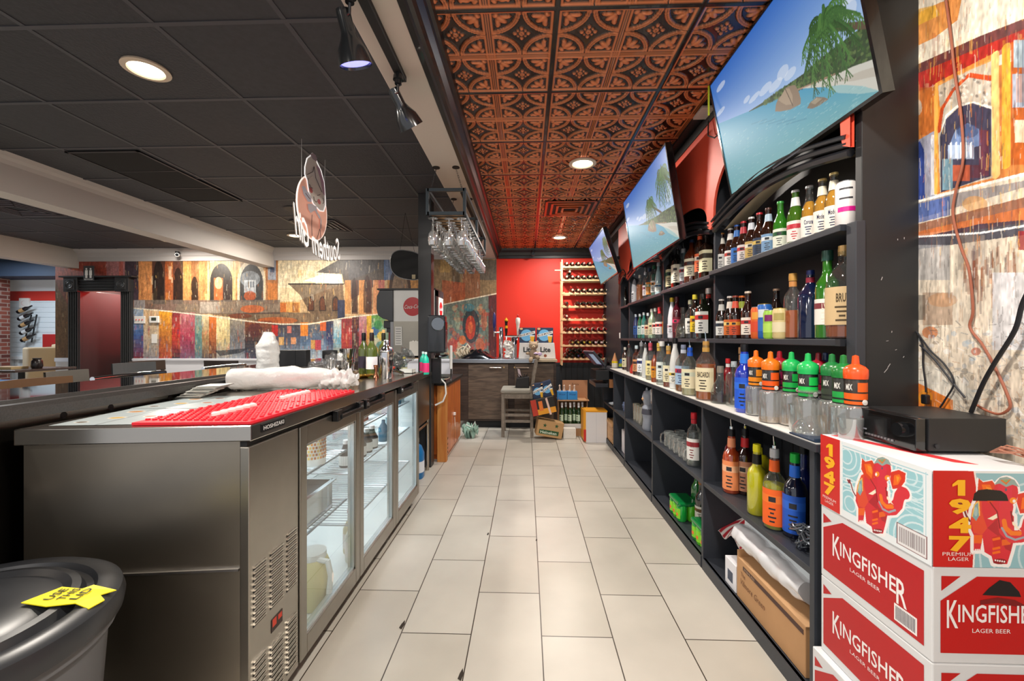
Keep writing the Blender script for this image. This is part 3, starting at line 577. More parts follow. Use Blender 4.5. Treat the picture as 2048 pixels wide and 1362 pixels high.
# restroom sign, thermostat, switches
t = thing('restroom_sign', 'small grey restroom sign with two white figures above the doorway', 'sign', (-7.0, D-.125, 2.2))
part('plate', box(-.085, .085, -.008, 0, 0, .24), mat('3a3a3c', .4), t); mb = MB()
for x in (-.035, .035):
    mb.lathe([(0,0),(.014,0),(.014,.003),(0,.003)], 12, (x, -.008, .19), R=Matrix.Rotation(PI/2, 3, 'X')); mb.prism([(x-.022,.09),(x+.022,.09),(x+.02,.17),(x-.02,.17)], 'y', -.011, -.008); mb.box(x-.015, x-.003, -.011, -.008, .045, .09).box(x+.003, x+.015, -.011, -.008, .045, .09)
text_flat(mb, 'RESTROOM', (-.07, -.0095, .012), (1,0,0), (0,0,1), .14, .02); part('figures', mb, WHITE, t)
t = thing('thermostat', 'white thermostat with a dark screen on the mural', 'thermostat', (-6.02, D-.03, 1.53)); part('case', box(-.08, .08, 0, .025, 0, .11), WHITE, t, bevel=.008); part('screen', box(-.04, .04, -.002, .0, .035, .085), mat('3a4038', .3), t)
t = thing('light_switch', 'white three gang switch plate on the mural near the doorway', 'switch', (-6.27, D-.015, 1.52)); part('plate', box(-.09, .09, 0, .01, 0, .12), WHITE, t, bevel=.003); part('toggle', MB().box(-.055, -.045, -.012, 0, .05, .07).box(-.005, .005, -.012, 0, .05, .07).box(.045, .055, -.012, 0, .05, .07), mat('c94a40', .4), t)
t = thing('wall_notice', 'small white card fixed below the thermostat', 'card', (-6.03, D-.01, 1.2)); part('card_sheet', box(-.045, .045, 0, .005, 0, .15), WHITE, t)
# ================================================================ left side: cooler, bar, sink units
def wire(pts, r, **k): return MB().tube(pts, r, **k)
# --- the three door glass bottle cooler
t = thing('bottle_cooler', 'long stainless back bar cooler with three glass doors and a louvred end panel', 'cooler', (0, 0, 0))
def P4(a, b, c, d): return [a, b, c, d]
top = MB().prism([(-.833, 1.262), (-.80, 3.30), (-1.485, 3.30), (-1.485, 1.185)], 'z', .972, 1.02)
part('counter_top', top, mat('bdb8b0', .20, 1., ns=3, nc=.08), t, bevel=.003)
body = MB().prism([(-.868, 1.275), (-.868, 1.54), (-1.478, 1.54), (-1.478, 1.205)], 'z', .075, .98, 0)
body.box(-1.478, -1.46, 1.54, 3.28, .075, .98, 0).box(-1.478, -.868, 3.255, 3.28, .075, .98, 0)
body.box(-1.478, -.868, 1.54, 3.28, .975, .981, 0).box(-1.478, -.868, 1.54, 3.28, .075, .09, 0)
body.prism([(-.875, 1.266), (-.875, 1.274), (-1.478, 1.203), (-1.478, 1.195)], 'z', .576, .583, 1)
for x, y in ((-.9, 1.35), (-1.42, 1.32), (-.9, 3.2), (-1.42, 3.2)): body.cyl((x, y, 0), (x, y, .076), .022, 10, mi=2)
part('body', body, [mat('a39b8f', .36, 1., ns=2.5, nc=.25), CHROME, BLACKM], t)
inn = MB().box(-1.459, -.87, 1.541, 1.546, .095, .97).box(-1.459, -.87, 3.249, 3.254, .095, .97).box(-1.459, -1.454, 1.546, 3.25, .095, .97).box(-1.459, -.87, 1.546, 3.25, .09, .095).box(-1.454, -.87, 1.546, 3.25, .9705, .974)
part('leak_strip', MB().box(-.872, -.850, 1.27, 3.27, .950, .974), BLACKM, t)  # dark strip added to stop cooler light leaking under the counter
part('liner', inn, mat('e6ecec', .4), t)
part('light_strip', box(-.90, -.885, 1.6, 3.2, .945, .965), mat('ffffff', .5, e=6, ec='eef6ff'), t)
lp = MB().box(-.868, -.838, 1.262, 1.54, .08, .955, 0); lv = MB()
for (c0, c1), zt in (((1.280, 1.343), .60), ((1.366, 1.440), .60), ((1.462, 1.524), .61)):
    for z0, z1 in ((.395, zt), (.105, .30 if c0 != 1.366 else .285)):
        n = int((z1-z0)/.0175)
        for k in range(n):
            z = z0+k*.0175; lv.box(-.8378, -.8368, c0, c1, z, z+.008, 0); lv.prism([(c0, z+.008), (c1, z+.008), (c1-.004, z+.0125), (c0+.004, z+.0125)], 'x', -.838, -.832, 1)
pl = part('louver_panel', lp, mat('a9a49b', .33, 1., ns=12, nc=.08), t, bevel=.003)
part('louvers', lv, [BLACKM, mat('c4bfb6', .25, 1.)], pl)
part('sticker', MB().box(-.8375, -.8365, 1.372, 1.436, .315, .358, 0).box(-.8365, -.836, 1.378, 1.40, .33, .355, 1).box(-.8365, -.836, 1.41, 1.432, .335, .352, 1), [mat('2a1a14', .5), mat('c0341c', .5)], pl)
bd = MB().box(-.8335, -.829, 1.312, 1.437, .988, 1.013, 0)
text_flat(bd, 'HOSHIZAKI', (-.8285, 1.318, .994), (0, 1, 0), (0, 0, 1), .113, .013, 1, bold=.012)
part('badge', bd, [mat('111214', .3), mat('d8d8d8', .35)], t, rot=None)
GLASSD = glass('dfe8ea', .13, .02)
for i, (y0, y1) in enumerate(((1.545, 2.105), (2.112, 2.692), (2.70, 3.28))):
    fr = MB(); x0, x1 = -.868, -.832; zb, zt = .085, .955; s = .048
    fr.box(x0, x1, y0, y0+s, zb, zt).box(x0, x1, y1-s, y1, zb, zt).box(x0, x1, y0+s, y1-s, zb, zb+.075).box(x0, x1, y0+s, y1-s, zt-.075, zt)
    d = part('door', fr, mat('99958d', .32, 1., ns=20, nc=.08), t, bevel=.004)
    ins = MB(); a, b, c, e = y0+s, y1-s, zb+.075, zt-.075
    for q in (0,): ins.box(x0-.002, x1-.008, a, a+.009, c, e).box(x0-.002, x1-.008, b-.009, b, c, e).box(x0-.002, x1-.008, a, b, c, c+.009).box(x0-.002, x1-.008, a, b, e-.009, e)
    part('seal', ins, mat('bfc6c8', .25, .6), d)
    part('glass_pane', MB().add([(-.848, a, c), (-.848, b, c), (-.848, b, e), (-.848, a, e)], [(0, 1, 2, 3)]), GLASSD, d)
    hy0, hy1 = ((1.80, 2.09), (2.125, 2.41), (2.72, 3.02))[i]; h = MB()
    h.box(-.838, -.806, hy0, hy0+.045, .925, .972).box(-.838, -.806, hy1-.05, hy1, .925, .972).box(-.818, -.800, hy0+.03, hy1-.03, .932, .95).box(-.838, -.826, hy0, hy1, .925, .972)
    hd = part('handle', h, mat('0f1012', .3), d, bevel=.003)
    lk = (hy1-.025) if i == 0 else hy0+.022; part('lock', MB().cyl((-.806, lk, .948), (-.801, lk, .948), .010, 14), CHROME, hd)
for bi, zs in ((0, .48), (0, .725), (1, .60), (1, .80), (2, .60), (2, .80), (1, .34), (2, .34)):
    w = MB()
    for (a, b) in (((1.56, 2.10), (2.12, 2.68), (2.71, 3.24))[bi],):
        w.tube([(-.90, a, zs), (-.90, b, zs)], .006, 6).tube([(-1.44, a, zs), (-1.44, b, zs)], .004, 6).tube([(-.90, a, zs), (-1.44, a, zs)], .004, 6).tube([(-.90, b, zs), (-1.44, b, zs)], .004, 6)
        for k in range(17): y = a+(b-a)*(k+.5)/17; w.cyl((-.902, y, zs+.002), (-1.44, y, zs+.002), .0022, 5, cap=False)
    part('shelf', w, mat('aab0b4', .3, .8), t)

# --- things inside the cooler
def lathe_thing(name, label, cat, loc, prof, m, group=None, n=20, extra=(), rz=0, pname='body', **k):
    t = thing(name, label, cat, loc, rz, group)
    part(pname, MB().lathe(prof, n, **k), m, t, smooth=True)
    for nm, mb, mm in extra: part(nm, mb, mm, t, smooth=True)
    return t
c = Pic(.5, .26, 60, 'd8a23a')
can = lathe_thing('juice_can', 'tall white can printed with yellow grains on the top cooler shelf', 'can', (-.945, 1.86, .728), [(0,0),(.05,0),(.052,.005),(.052,.17),(.048,.18),(0,.18)], WHITEG, extra=[('lid', MB().lathe([(.052,.172),(.054,.178),(.05,.183),(0,.182)], 20), mat('d9d9d9', .3, .9))])
gb = MB()
for k in range(26):
    for j in range(9):
        a = 2*PI*(k+.5*(j % 2))/26; z = .03+.015*j; gb.box(.0518, .0532, -.0042, .0042, z, z+.010, (k*7+j*3) % 3, R=Matrix.Rotation(a, 3, 'Z'))
part('label_band', gb, [mat('d98a24', .5), mat('b8642a', .5), mat('e8c060', .5)], can)
lathe_thing('plastic_jug', 'cream juice jug with a white handle on the cooler floor', 'jug', (-.955, 1.87, .096), [(0,0),(.06,0),(.068,.01),(.068,.17),(.055,.21),(.035,.23)], mat('e8d99a', .35), extra=[('handle', wire([(.03,-.03,.22),(.085,-.03,.21),(.098,-.03,.15),(.09,-.03,.07)], .013), WHITEG), ('lid', MB().lathe([(.045,.21),(.06,.215),(.06,.24),(.0,.242)], 20), WHITEG)], sq=.3)
t = thing('steel_food_pan', 'deep stainless food pan on the middle cooler shelf', 'pan', (-1.02, 1.86, .483))
part('pan_body', MB().prism([(-.1,-.13),(.1,-.13),(.1,.13),(-.1,.13)], 'z', 0, .004).box(-.1, -.096, -.13, .13, 0, .16).box(.096, .1, -.13, .13, 0, .13).box(-.1, .1, -.13, -.126, 0, .13).box(-.1, .1, .126, .13, 0, .13), CHROME, t)
part('rim', MB().box(.095, .115, -.145, .145, .128, .134).box(-.115, -.095, -.145, .145, .128, .134).box(-.1, .1, -.145, -.125, .128, .134).box(-.1, .1, .125, .145, .128, .134), CHROME, t)
lathe_thing('sauce_jar', 'orange sauce jar beside the steel pan in the cooler', 'jar', (-.985, 2.03, .483), [(0,0),(.03,0),(.034,.008),(.034,.075),(.03,.085)], mat('d8623c', .3), extra=[('lid', MB().lathe([(.031,.084),(.033,.105),(0,.106)], 18), mat('f0e8dc', .4))])
for i, (y, z, c1, lb) in enumerate(((1.975, .728, 'c2402c', 'red topped tub behind the grain can on the upper cooler shelf'), (2.06, .728, '8a3a2c', 'dark red tub on the upper cooler shelf by the door stile'), (1.72, .728, 'f0efe8', 'white tub on the upper shelf of the cooler behind the first door'))):
    lathe_thing('food_tub', lb, 'tub', (-1.05, y, z), [(0,0),(.04,0),(.05,.08),(.052,.085),(.0,.088)], mat(c1, .4))
lathe_thing('mixing_bowl', 'white bowl on the top cooler shelf behind the first door', 'bowl', (-1.22, 1.93, .728), [(0,.002),(.05,0),(.10,.055),(.105,.06),(.098,.058),(.05,.008)], WHITEG)
lathe_thing('mixing_bowl', 'pale shallow bowl under the upper cooler shelf', 'bowl', (-1.2, 2.0, .483), [(0,.002),(.05,0),(.10,.075),(.105,.08),(.098,.078),(.05,.008)], mat('c8ccb8', .4))
for i in range(5):
    y = 2.24+.095*i
    lathe_thing('milk_bottle', 'squat bottle with black cap in the cooler behind the middle door, %s along' % ORD[i], 'bottle', (-.96, y, .602), [(0,0),(.034,0),(.036,.008),(.036,.07),(.020,.10),(.014,.125)], mat('1c1c20', .3), 'squat bottles behind the middle cooler door', extra=[('label_band', MB().lathe([(.0365,.012),(.0365,.062)], 18), mat('e4e4e0', .5)), ('cap', MB().lathe([(.016,.12),(.016,.14),(0,.141)], 14), mat('d8d8d8', .4))])
for i, (c1, c2) in enumerate((('8a3a44', 'e8e0d8'), ('3f7f8c', 'dfe6e6'), ('c8c0b0', 'a04040'))):
    t = thing('juice_carton', ['carton with a maroon panel on the top shelf behind the middle door','carton with a teal panel on the top shelf behind the middle door','pale carton on the top shelf behind the middle door'][i], 'carton', (-.97, 2.24+.11*i, .802), group=None)
    part('carton_body', MB().box(-.035, .035, -.035, .035, 0, .11, 0).prism([(-.035,.11),(.035,.11),(.008,.14),(-.008,.14)], 'y', -.035, .035, 0), mat(c2, .5), t); part('printed_panel', box(.035, .0356, -.03, .03, .02, .08), mat(c1, .5), t)
for i, (y, z, c1) in enumerate(((2.25, .098, 'd8d8cc'), (2.34, .098, 'd9c9a0'))):
    lathe_thing('tall_bottle', ['tall pale bottle standing on the cooler floor by the middle door','cream bottle behind it on the cooler floor'][i], 'bottle', (-.93-.05*i, y, z), [(0,0),(.036,0),(.038,.01),(.038,.13),(.015,.18),(.013,.22)], mat(c1, .3, tr=.2), extra=[('label_band', MB().lathe([(.0386,.03),(.0386,.11)], 18), mat('e9ddd6', .5)), ('cap', MB().lathe([(.016,.215),(.016,.235),(0,.236)], 12), mat('b03a3a', .4))])
for i in range(6):
    lathe_thing('blue_bottle', 'blue and silver bottle in the cooler behind the end door, %s along' % ORD[i], 'bottle', (-.95, 2.80+.075*i, .602 if i < 3 else .802), [(0,0),(.03,0),(.031,.008),(.031,.09 if i < 3 else .06),(.012,.12 if i < 3 else .09),(.011,.14 if i < 3 else .11)], mat(('2c6f8c','a9c4cc')[i % 2], .25), 'blue bottles behind the end cooler door')

# --- red rubber bar mats
def bar_mat(y0, y1, x0, x1, lb, skew):
    t = thing('bar_mat', lb, 'bar mat', (0, 0, 1.0205), group='red rubber bar mats')
    part('mat_base', MB().prism([(x1, y0), (x1+.004, y1), (x0-skew, y1), (x0, y0-.03 if skew == 0 else y0)], 'z', 0, .010), mat('e0142c', .45), t, bevel=.002)
    nb = MB(); ny = int((y1-y0)/.0215); nx = 15
    for j in range(ny):
        for i in range(nx):
            y = y0+.012+j*.0215; x = x0+.014+(x1-x0-.028)*(i+.5*(j % 2))/(nx-.5)
            if abs(x-(x0+x1)/2+.01) < .028 and y0+.07 < y < y1-.07: continue
            nb.lathe([(.0072,.010),(.0068,.0145),(0,.015)], 6, (x, y, 0))
    part('nubs', nb, mat('f01c34', .35), t, smooth=True); wv = []
    xm = (x0+x1)/2-.01
    for k in range(18): wv.append((xm+.012*math.sin(k*2.1), y0+.08+(y1-y0-.16)*k/17, .013))
    part("printed_stripe", MB().tube(wv, .0085, 6), mat('f2e9e6', .5), t, smooth=True)
bar_mat(1.275, 1.655, -1.19, -.842, 'red rubber bar mat with white print at the near end of the cooler top', 0)
bar_mat(1.660, 2.05, -1.19, -.84, 'red rubber bar mat with white print further along the cooler top', .03)
# printed place mats
for i, (cx, cy, rz, lb) in enumerate(((-1.33, 1.42, .12, 'printed paper place mat with food pictures nearest the counter end'), (-1.36, 1.72, .05, 'printed paper place mat with yellow flower pictures beside the red mat'))):
    t = thing('place_mat', lb, 'place mat', (cx, cy, 1.021+.001*i), rz, 'printed place mats on the cooler top'); p = Pic(.26, .34, 130, 'b9c4c6')
    for k in range(26): p.rect(0, .34*k/26, .26, .34*k/26+.003, '8f9c9e', .5)
    for (x, y, s, cc) in ((.07,.24,.03,'c98a4a'),(.16,.26,.022,'8a2f24'),(.10,.12,.028,'d8b04a'),(.19,.14,.024,'b85a2c'),(.05,.05,.02,'5a4a3a')): p.ell(x, y, s, s*.7, 'e8e4da'); p.ell(x, y, s*.75, s*.5, cc)
    p.line([(.13,0),(.13,.34)], .004, '2c3036'); p.plane('printed_sheet', (-.13, -.17, 0), (1,0,0), (0,1,0), t, vcol(.3))
# fan of white cards
t = thing('card_stack', 'fanned stack of white coasters and cards on the cooler top', 'cards', (-1.435, 1.86, 1.0215), .1)
cbm = MB()
for k in range(22):
    R_ = Euler((.10-.004*k, -.02, .06*math.sin(k*3)), 'XYZ').to_matrix(); v = MB().box(-.05, .05, -.05, .05, .0, .0016, R=R_).v
    cbm.add([(a+.004*math.sin(k*2)+.0045*k-.05, b+.004*math.cos(k*5), c_+.0022*k+.006) for a, b, c_ in v], [(0,3,2,1),(4,5,6,7),(0,1,5,4),(1,2,6,5),(2,3,7,6),(3,0,4,7)])
cbm.m = [((q//6) % 3 == 2)*1 for q in range(len(cbm.f))]; part('cards', cbm, [mat('e4e4dc', .6), mat('5a5a56', .6)], t)['kind'] = 'stuff'
# plastic wrapped cup sleeves
def crumple(rad, L, seed, pinch=0., nx=44, na=36, amp=.006, end=1.):
    r_ = np.random.RandomState(seed); nz = vnoise(na+1, nx+1, 9, 11, seed); nz[:, -1] = nz[:, 0]; n2 = vnoise(na+1, nx+1, 20, 26, seed+1); vs = []; fs = []
    for j in range(nx+1):
        t_ = j/nx; e = math.sqrt(max(0, 1-(max(0, .06-t_)/.06)**2))
        rr = rad*(e if t_ < .06 else 1)*(1-pinch*max(0, (t_-.62)/.38)**1.3)
        for i in range(na):
            a = 2*PI*i/na; k = rr+amp*(nz[j % (nx+1)][i % nx]-.5)*2*(1+2*pinch*t_)+amp*.6*(n2[j % (nx+1)][i % nx]-.5)
            k = max(.002, k); vs.append((L*t_, k*math.cos(a), k*math.sin(a)))
    for j in range(nx):
        for i in range(na): fs.append((j*na+i, j*na+(i+1) % na, (j+1)*na+(i+1) % na, (j+1)*na+i))
    fs.append(tuple(range(na-1, -1, -1))); fs.append(tuple(nx*na+i for i in range(na))); return MB().add(vs, fs)
FILM = mat('e6e7e6', .22, coat=.6, ns=40, nb=.4, tr=.0)
t = thing('cup_sleeve', 'white foam cups wrapped in clear plastic lying across the cooler top', 'cups', (-1.50, 2.075, 1.0795), .33)
part('wrapped_cups', crumple(.054, .56, 3, .55, nx=36, na=36, amp=.005), FILM, t, smooth=True)
part('bag_tail', crumple(.04, .2, 8, .3, nx=36, na=36, amp=.016), FILM, t, smooth=True, loc=(.43, 0, -.012), rot=(0, 0, -.35))
t = thing('cup_sleeve', 'upright bag of foam cups wrapped in white plastic behind the lying one', 'cups', (-1.62, 2.62, 1.087))
part('wrapped_cups', crumple(.064, .235, 5, .62, nx=36, na=36, amp=.0028), FILM, t, smooth=True, rot=(0, -PI/2, 0))
t = thing('plastic_film', 'crinkled clear plastic wrapper on the counter between the cup sleeve and gold dish', 'wrapper', (-1.30, 2.62, 1.03), .5)
part('film_sheet', crumple(.045, .24, 12, .2, nx=36, na=36, amp=.022), glass('f2f2f2', .25, .12), t, smooth=True, rot=(0, -.35, -.3), loc=(-.05, .1, .04))

# --- the bar counter
t = thing('bar_counter', 'long black polished bar with raised stone rail and stainless back panel', 'bar')
gm = mat('1c1b1d', .10, ns=160, nc=.6, spec=.6)
part('bar_top', MB().box(-2.08, -1.60, .75, 5.5, 1.052, 1.082).box(-1.60, -1.02, 4.95, 5.5, 1.052, 1.082), mat('0e0e10', .04, spec=.8), t, bevel=.003)
part('arm_rail', MB().prism([(-1.50, 1.045), (-1.497, 1.075), (-1.508, 1.088), (-1.53, 1.088), (-1.54, 1.08), (-1.58, 1.083), (-1.59, 1.094), (-1.60, 1.094), (-1.605, 1.05)], 'y', .75, 4.95), mat('3a3837', .28, ns=220, nc=.6), t, smooth=True)
part('back_panel', MB().box(-1.545, -1.53, .80, 4.95, .02, 1.05), mat('6a6660', .25, 1., ns=3, nc=.2), t)
hb = MB()
for y in (1.36, 1.52, 1.78, 2.02, 2.07, 2.22): hb.lathe([(0,0),(.010,0),(.012,-.002)], 10, (-1.5285, y, 1.03), R=Matrix.Rotation(PI/2, 3, 'Y'))
part('holes', hb, BLACKM, t); part('bar_base', MB().box(-1.95, -1.55, .80, 5.4, 0, 1.05).box(-1.55, -1.56, 5.0, 5.4, 0, 1.05).box(-1.14, -1.10, 5.43, 5.47, 0, 1.05), mat('151517', .5), t)
part('under_shelf', MB().box(-1.528, -1.50, .8, 1.15, .80, .83), mat('8d8a86', .4, .6), t)

# --- trash can
t = thing('trash_can', 'round grey plastic trash can with a ribbed black lid at the end of the cooler', 'trash can', (-1.225, .84, 0))
part('barrel', MB().lathe([(0,0),(.215,0),(.225,.01),(.265,.60),(.28,.61),(.28,.655),(.0,.655)], 48), mat('5c5d60', .5, ns=4, nc=.15), t, smooth=True)
ld = MB().lathe([(.292,.635),(.296,.66),(.29,.683),(.27,.695),(.245,.693),(.238,.680),(.225,.680),(.216,.697),(.20,.700),(.185,.690),(.16,.700),(.08,.702),(0,.700)], 64)
part('lid', ld, mat('2b2d31', .33, ns=7, nc=.5), t, smooth=True)
tb = MB(); pts = [(-.12,-.05),(-.02,-.075),(.06,-.06),(.115,-.075),(.125,-.02),(.095,.0),(.12,.04),(.03,.055),(.01,.03),(-.07,.045)]
vs = [(x*.62, y*.62, .0+(-.14*max(0, x-.065))) for x, y in pts]; tb.add(vs+[(a, b, c_-.002) for a, b, c_ in vs], [tuple(range(10)), tuple(range(19, 9, -1))]+[(i, (i+1) % 10, 10+(i+1) % 10, 10+i) for i in range(10)])
tp = part('tape_note', tb, mat('f0e010', .5), t, loc=(.192, .095, .7045), rot=(.0, .05, .15)); tt = MB()
for k, s_ in enumerate(('USE', 'THIS', 'LID')): text_flat(tt, s_, (-.022+.026*k, -.026, .0016), (.10, .99, 0), (-.99, .10, 0), .042, .017, bold=.01)
part('handwriting', tt, mat('1a1a12', .6), tp)

# --- the black square post and what hangs on it
struct('wall_post', MB().box(-1.075, -.945, 4.20, 4.33, 0, BZ), mat('2f3032', .4, ns=5, nc=.2), bevel=.003)
t = thing('towel_dispenser', 'black paper towel dispenser with a round chrome window on the post', 'dispenser', (-.865, 4.05, 1.14))
part('case', MB().box(-.085, .085, -.0, .12, 0, .365), mat('23262b', .28, coat=.4), t, bevel=.02, seg=3)
part('window_ring', MB().lathe([(.062,.0),(.066,-.006),(.06,-.012),(.0,-.012)], 28, (.02, -.001, .28), R=Matrix.Rotation(-PI/2, 3, 'X')), [mat('8a8f94', .12, .9)], t, smooth=True)
part('side_cover', MB().box(.084, .09, .01, .11, .04, .3), BLACKG, t)
# --- stainless work table with a small sink, at the end of the cooler
t = thing('work_table', 'narrow stainless work table beyond the cooler with an open shelf below', 'table', (0, 0, 0))
part('table_top', MB().box(-1.48, -.93, 3.32, 4.17, .92, .95), STEEL, t, bevel=.004); part('apron', MB().box(-1.47, -.95, 3.34, 4.14, .50, .92), STEELD, t)
for x in (-1.44, -.965):
    for y in (3.36, 4.12): part('leg', MB().cyl((x, y, 0), (x, y, .5), .018, 12), STEEL, t, smooth=True)
part('brace', MB().cyl((-.965, 3.36, .46), (-.965, 4.12, .46), .012, 10), STEEL, t)
part('splash', MB().box(-1.49, -1.47, 3.32, 4.16, .95, 1.05), STEELD, t)
lathe_thing('detergent_jug', 'blue plastic detergent jug under the stainless work table', 'jug', (-1.02, 3.90, 0), [(0,0),(.07,0),(.075,.01),(.075,.22),(.05,.29),(.025,.31),(.025,.33)], mat('1c6fae', .3), extra=[('cap', MB().lathe([(.03,.325),(.03,.36),(0,.361)], 16), WHITE), ('label_band', MB().lathe([(.0757,.06),(.0757,.16)], 20, sq=.2), mat('dfe6ee', .5)), ('handle', wire([(0,-.05,.29),(0,-.10,.25),(0,-.095,.16),(0,-.075,.14)], .012), mat('1c6fae', .3))], sq=.2)
# --- orange wood sink cabinet
OW = wood('b5561c', 'd9822f', 5, .35, (10, 1, 1.2), .2); OW2 = wood('a8521c', 'c9752c', 4, .4, (14, 14, 1))
t = thing('sink_cabinet', 'orange stained wooden sink cabinet with a black top beyond the cooler', 'cabinet')
part('cabinet_body', MB().box(-1.50, -.835, 4.46, 5.36, .06, .795).box(-1.50, -.86, 4.50, 5.36, 0, .06), wood('b0501a', 'd2752a', 3.2, .35, (1, 6, .8), .2), t)
part('corner_post', MB().box(-.925, -.828, 4.385, 4.46, 0, .795), wood('b4682a', 'c98a44', 3, .5, (8, 8, .6)), t, bevel=.004)
part('worktop', MB().box(-1.52, -.81, 4.36, 5.42, .795, .825), mat('121214', .3), t, bevel=.004)
hs = MB()
for z in (.08, .12, .16, .22): hs.box(-.8285, -.826, 4.452, 4.47, z, z+.02)
part('hinges', hs, BLACKM, t); part('plug_socket', MB().box(-.835, -.815, 4.86, 4.90, .40, .43).cyl((-.826, 4.88, .38), (-.82, 4.88, .27), .003), WHITE, t)
part('door_line', MB().box(-.8352, -.834, 4.90, 4.905, .08, .78), mat('4a2410', .7), t)
t = thing('steel_sink', 'small stainless sink basin set in the black top of the orange cabinet', 'sink', (-1.02, 4.72, .8255))
part('basin', MB().box(-.16, .16, -.2, -.18, -.0, .012).box(-.16, .16, .18, .2, 0, .012).box(-.16, -.14, -.2, .2, 0, .012).box(.14, .16, -.2, .2, 0, .012).box(-.14, .14, -.18, .18, 0, .003), CHROME, t, bevel=.003)
part('faucet', MB().tube([(-.05,.19,.012),(-.05,.19,.26),(-.05,.17,.30),(-.05,.10,.31),(-.05,.06,.28)], .011, 10).cyl((-.05,.19,.02), (.03,.19,.05), .008), CHROME, t, smooth=True)
for i, (x, y) in enumerate(((-1.13, 4.62), (-.98, 4.58))):
    lathe_thing('shot_glass', 'small clear glass standing in the steel sink, %s one' % ('further' if i == 0 else 'nearer'), 'glass', (x, y, .829), [(.022,0),(.028,.07),(.026,.07),(.020,.006),(0,.006)], glass('f0f4f4', .2), n=14)
t = thing('hose', 'white plastic hose looping down beside the orange cabinet', 'hose', (0, 0, 0)); part('hose_tube', wire([(-.93,4.30,.86),(-.88,4.33,.87),(-.83,4.33,.82),(-.82,4.32,.72),(-.85,4.32,.64),(-.93,4.32,.60)], .009), WHITE, t, smooth=True)
# soda and soap
for i, (x, y, ls) in enumerate(((-.985, 4.06, 'teal and pink soap bottle with white cap, first from the shaker'), (-.925, 3.92, 'teal and pink soap bottle with white cap beside the black dispenser'))):
    lathe_thing('soap_bottle', ls, 'bottle', (x, y-.03, .951), [(0,0),(.028,0),(.031,.008),(.031,.12),(.026,.15),(.010,.175),(.009,.19)], mat('1fc2a4', .2, coat=.4), 'teal and pink soap bottles', extra=[('label_band', MB().lathe([(.0316,.02),(.0316,.105)], 20), mat('e83a7a', .4)), ('cap', MB().lathe([(.012,.185),(.012,.205),(0,.206)], 12), mat('d8f0ec', .4))])
lathe_thing('water_bottle', 'small clear bottle with a pale yellow label beside the soap bottles', 'bottle', (-1.10, 3.80, .951), [(.026,0),(.028,.01),(.028,.10),(.012,.135),(.011,.15)], glass('e4eeee', .2), extra=[('label_band', MB().lathe([(.0287,.03),(.0287,.07)], 18), mat('d8d8a8', .5)), ('cap', MB().lathe([(.013,.148),(.013,.165),(0,.166)], 12), mat('e0c83c', .4))])
t = thing('plastic_film', 'heap of thin clear plastic bags behind the soap bottles', 'bags', (-1.22, 3.7, .955)); part('film_sheet', crumple(.06, .26, 31, .1, nx=36, na=36, amp=.035), glass('dfe3e4', .22, .15), t, smooth=True, loc=(-.02, 0, .06), rot=(0, -.5, .5))
t = thing('napkin_holder', 'upright black stand behind the soap bottles', 'stand', (-.90, 4.24, .951)); part('stand_panel', box(-.045, .045, -.02, .02, -.12, .13), mat('1a1c20', .4), t, bevel=.004)
t = thing('white_tap', 'white and chrome tap handle standing by the dispenser', 'tap', (-.80, 4.50, .826)); part('tap_handle', MB().box(-.014, .014, -.01, .01, .13, .38), WHITE, t, bevel=.006); part('tap_stem', MB().cyl((0,0,0), (0,0,.13), .009), CHROME, t)

# --- things on the cooler top
def wine_bottle(loc, lb, body='3c4a1c', label='e4dccf', cap='1b1a1c', h=.30, cork=None, group=None):
    t = thing('wine_bottle', lb, 'bottle', loc, group=group)
    s = h/.30; part('bottle_body', MB().lathe([(0,.006*s),(.03,0),(.037,.004),(.0375,.18*s),(.033,.20*s),(.018,.225*s),(.0145,.24*s),(.0145,.295*s),(.012,.30*s),(0,.30*s)], 24), mat(body, .07, coat=1., spec=.8), t, smooth=True)
    part('label_band', MB().lathe([(.0381,.05*s),(.0381,.135*s)], 20, a0=PI, a1=2*PI+.5), mat(label, .6), t, smooth=True)
    part('foil', MB().lathe([(.0152,.245*s),(.0155,.292*s),(.013,.302*s),(0,.303*s)], 16), mat(cap, .3, .3), t, smooth=True)
    if cork: part('cork', MB().lathe([(.0105,.30*s),(.0115,.325*s),(0,.326*s)], 12), mat(cork, .7), t)
    return t
wine_bottle((-1.17, 3.03, 1.0205), 'green wine bottle with black neck, first in the group on the cooler top', '4a5222', '2b2030', '121214')
wine_bottle((-1.075, 2.93, 1.0205), 'green wine bottle with a cork and white mountain label beside the shaker', '4f5a22', 'e9e2e4', '2a1c1c', cork='d8a868')
wine_bottle((-1.05, 3.10, 1.0205), 'green corked wine bottle behind the mountain label bottle', '545a24', '1c1c24', '2a2a1c', cork='d8a868')
ml = MB(); 
t = lathe_thing('cocktail_shaker', 'tall polished steel cocktail shaker near the counter edge', 'shaker', (-.925, 2.79, 1.0205), [(0,0),(.034,0),(.037,.006),(.044,.13),(.044,.175),(.036,.20),(.020,.215),(.0165,.222),(.0165,.246),(.014,.25),(0,.25)], CHROME, n=32)
part('seam_ring', MB().lathe([(.0445,.17),(.0455,.173),(.0445,.176)], 32), STEELD, t)
t = lathe_thing('jigger', 'small copper jigger leaning beside the tall shaker', 'jigger', (-1.0, 2.80, 1.0205), [(.02,0),(.008,.035),(.016,.085),(.015,.085),(.007,.035),(0,.033)], mat('c98a6a', .15, 1.))
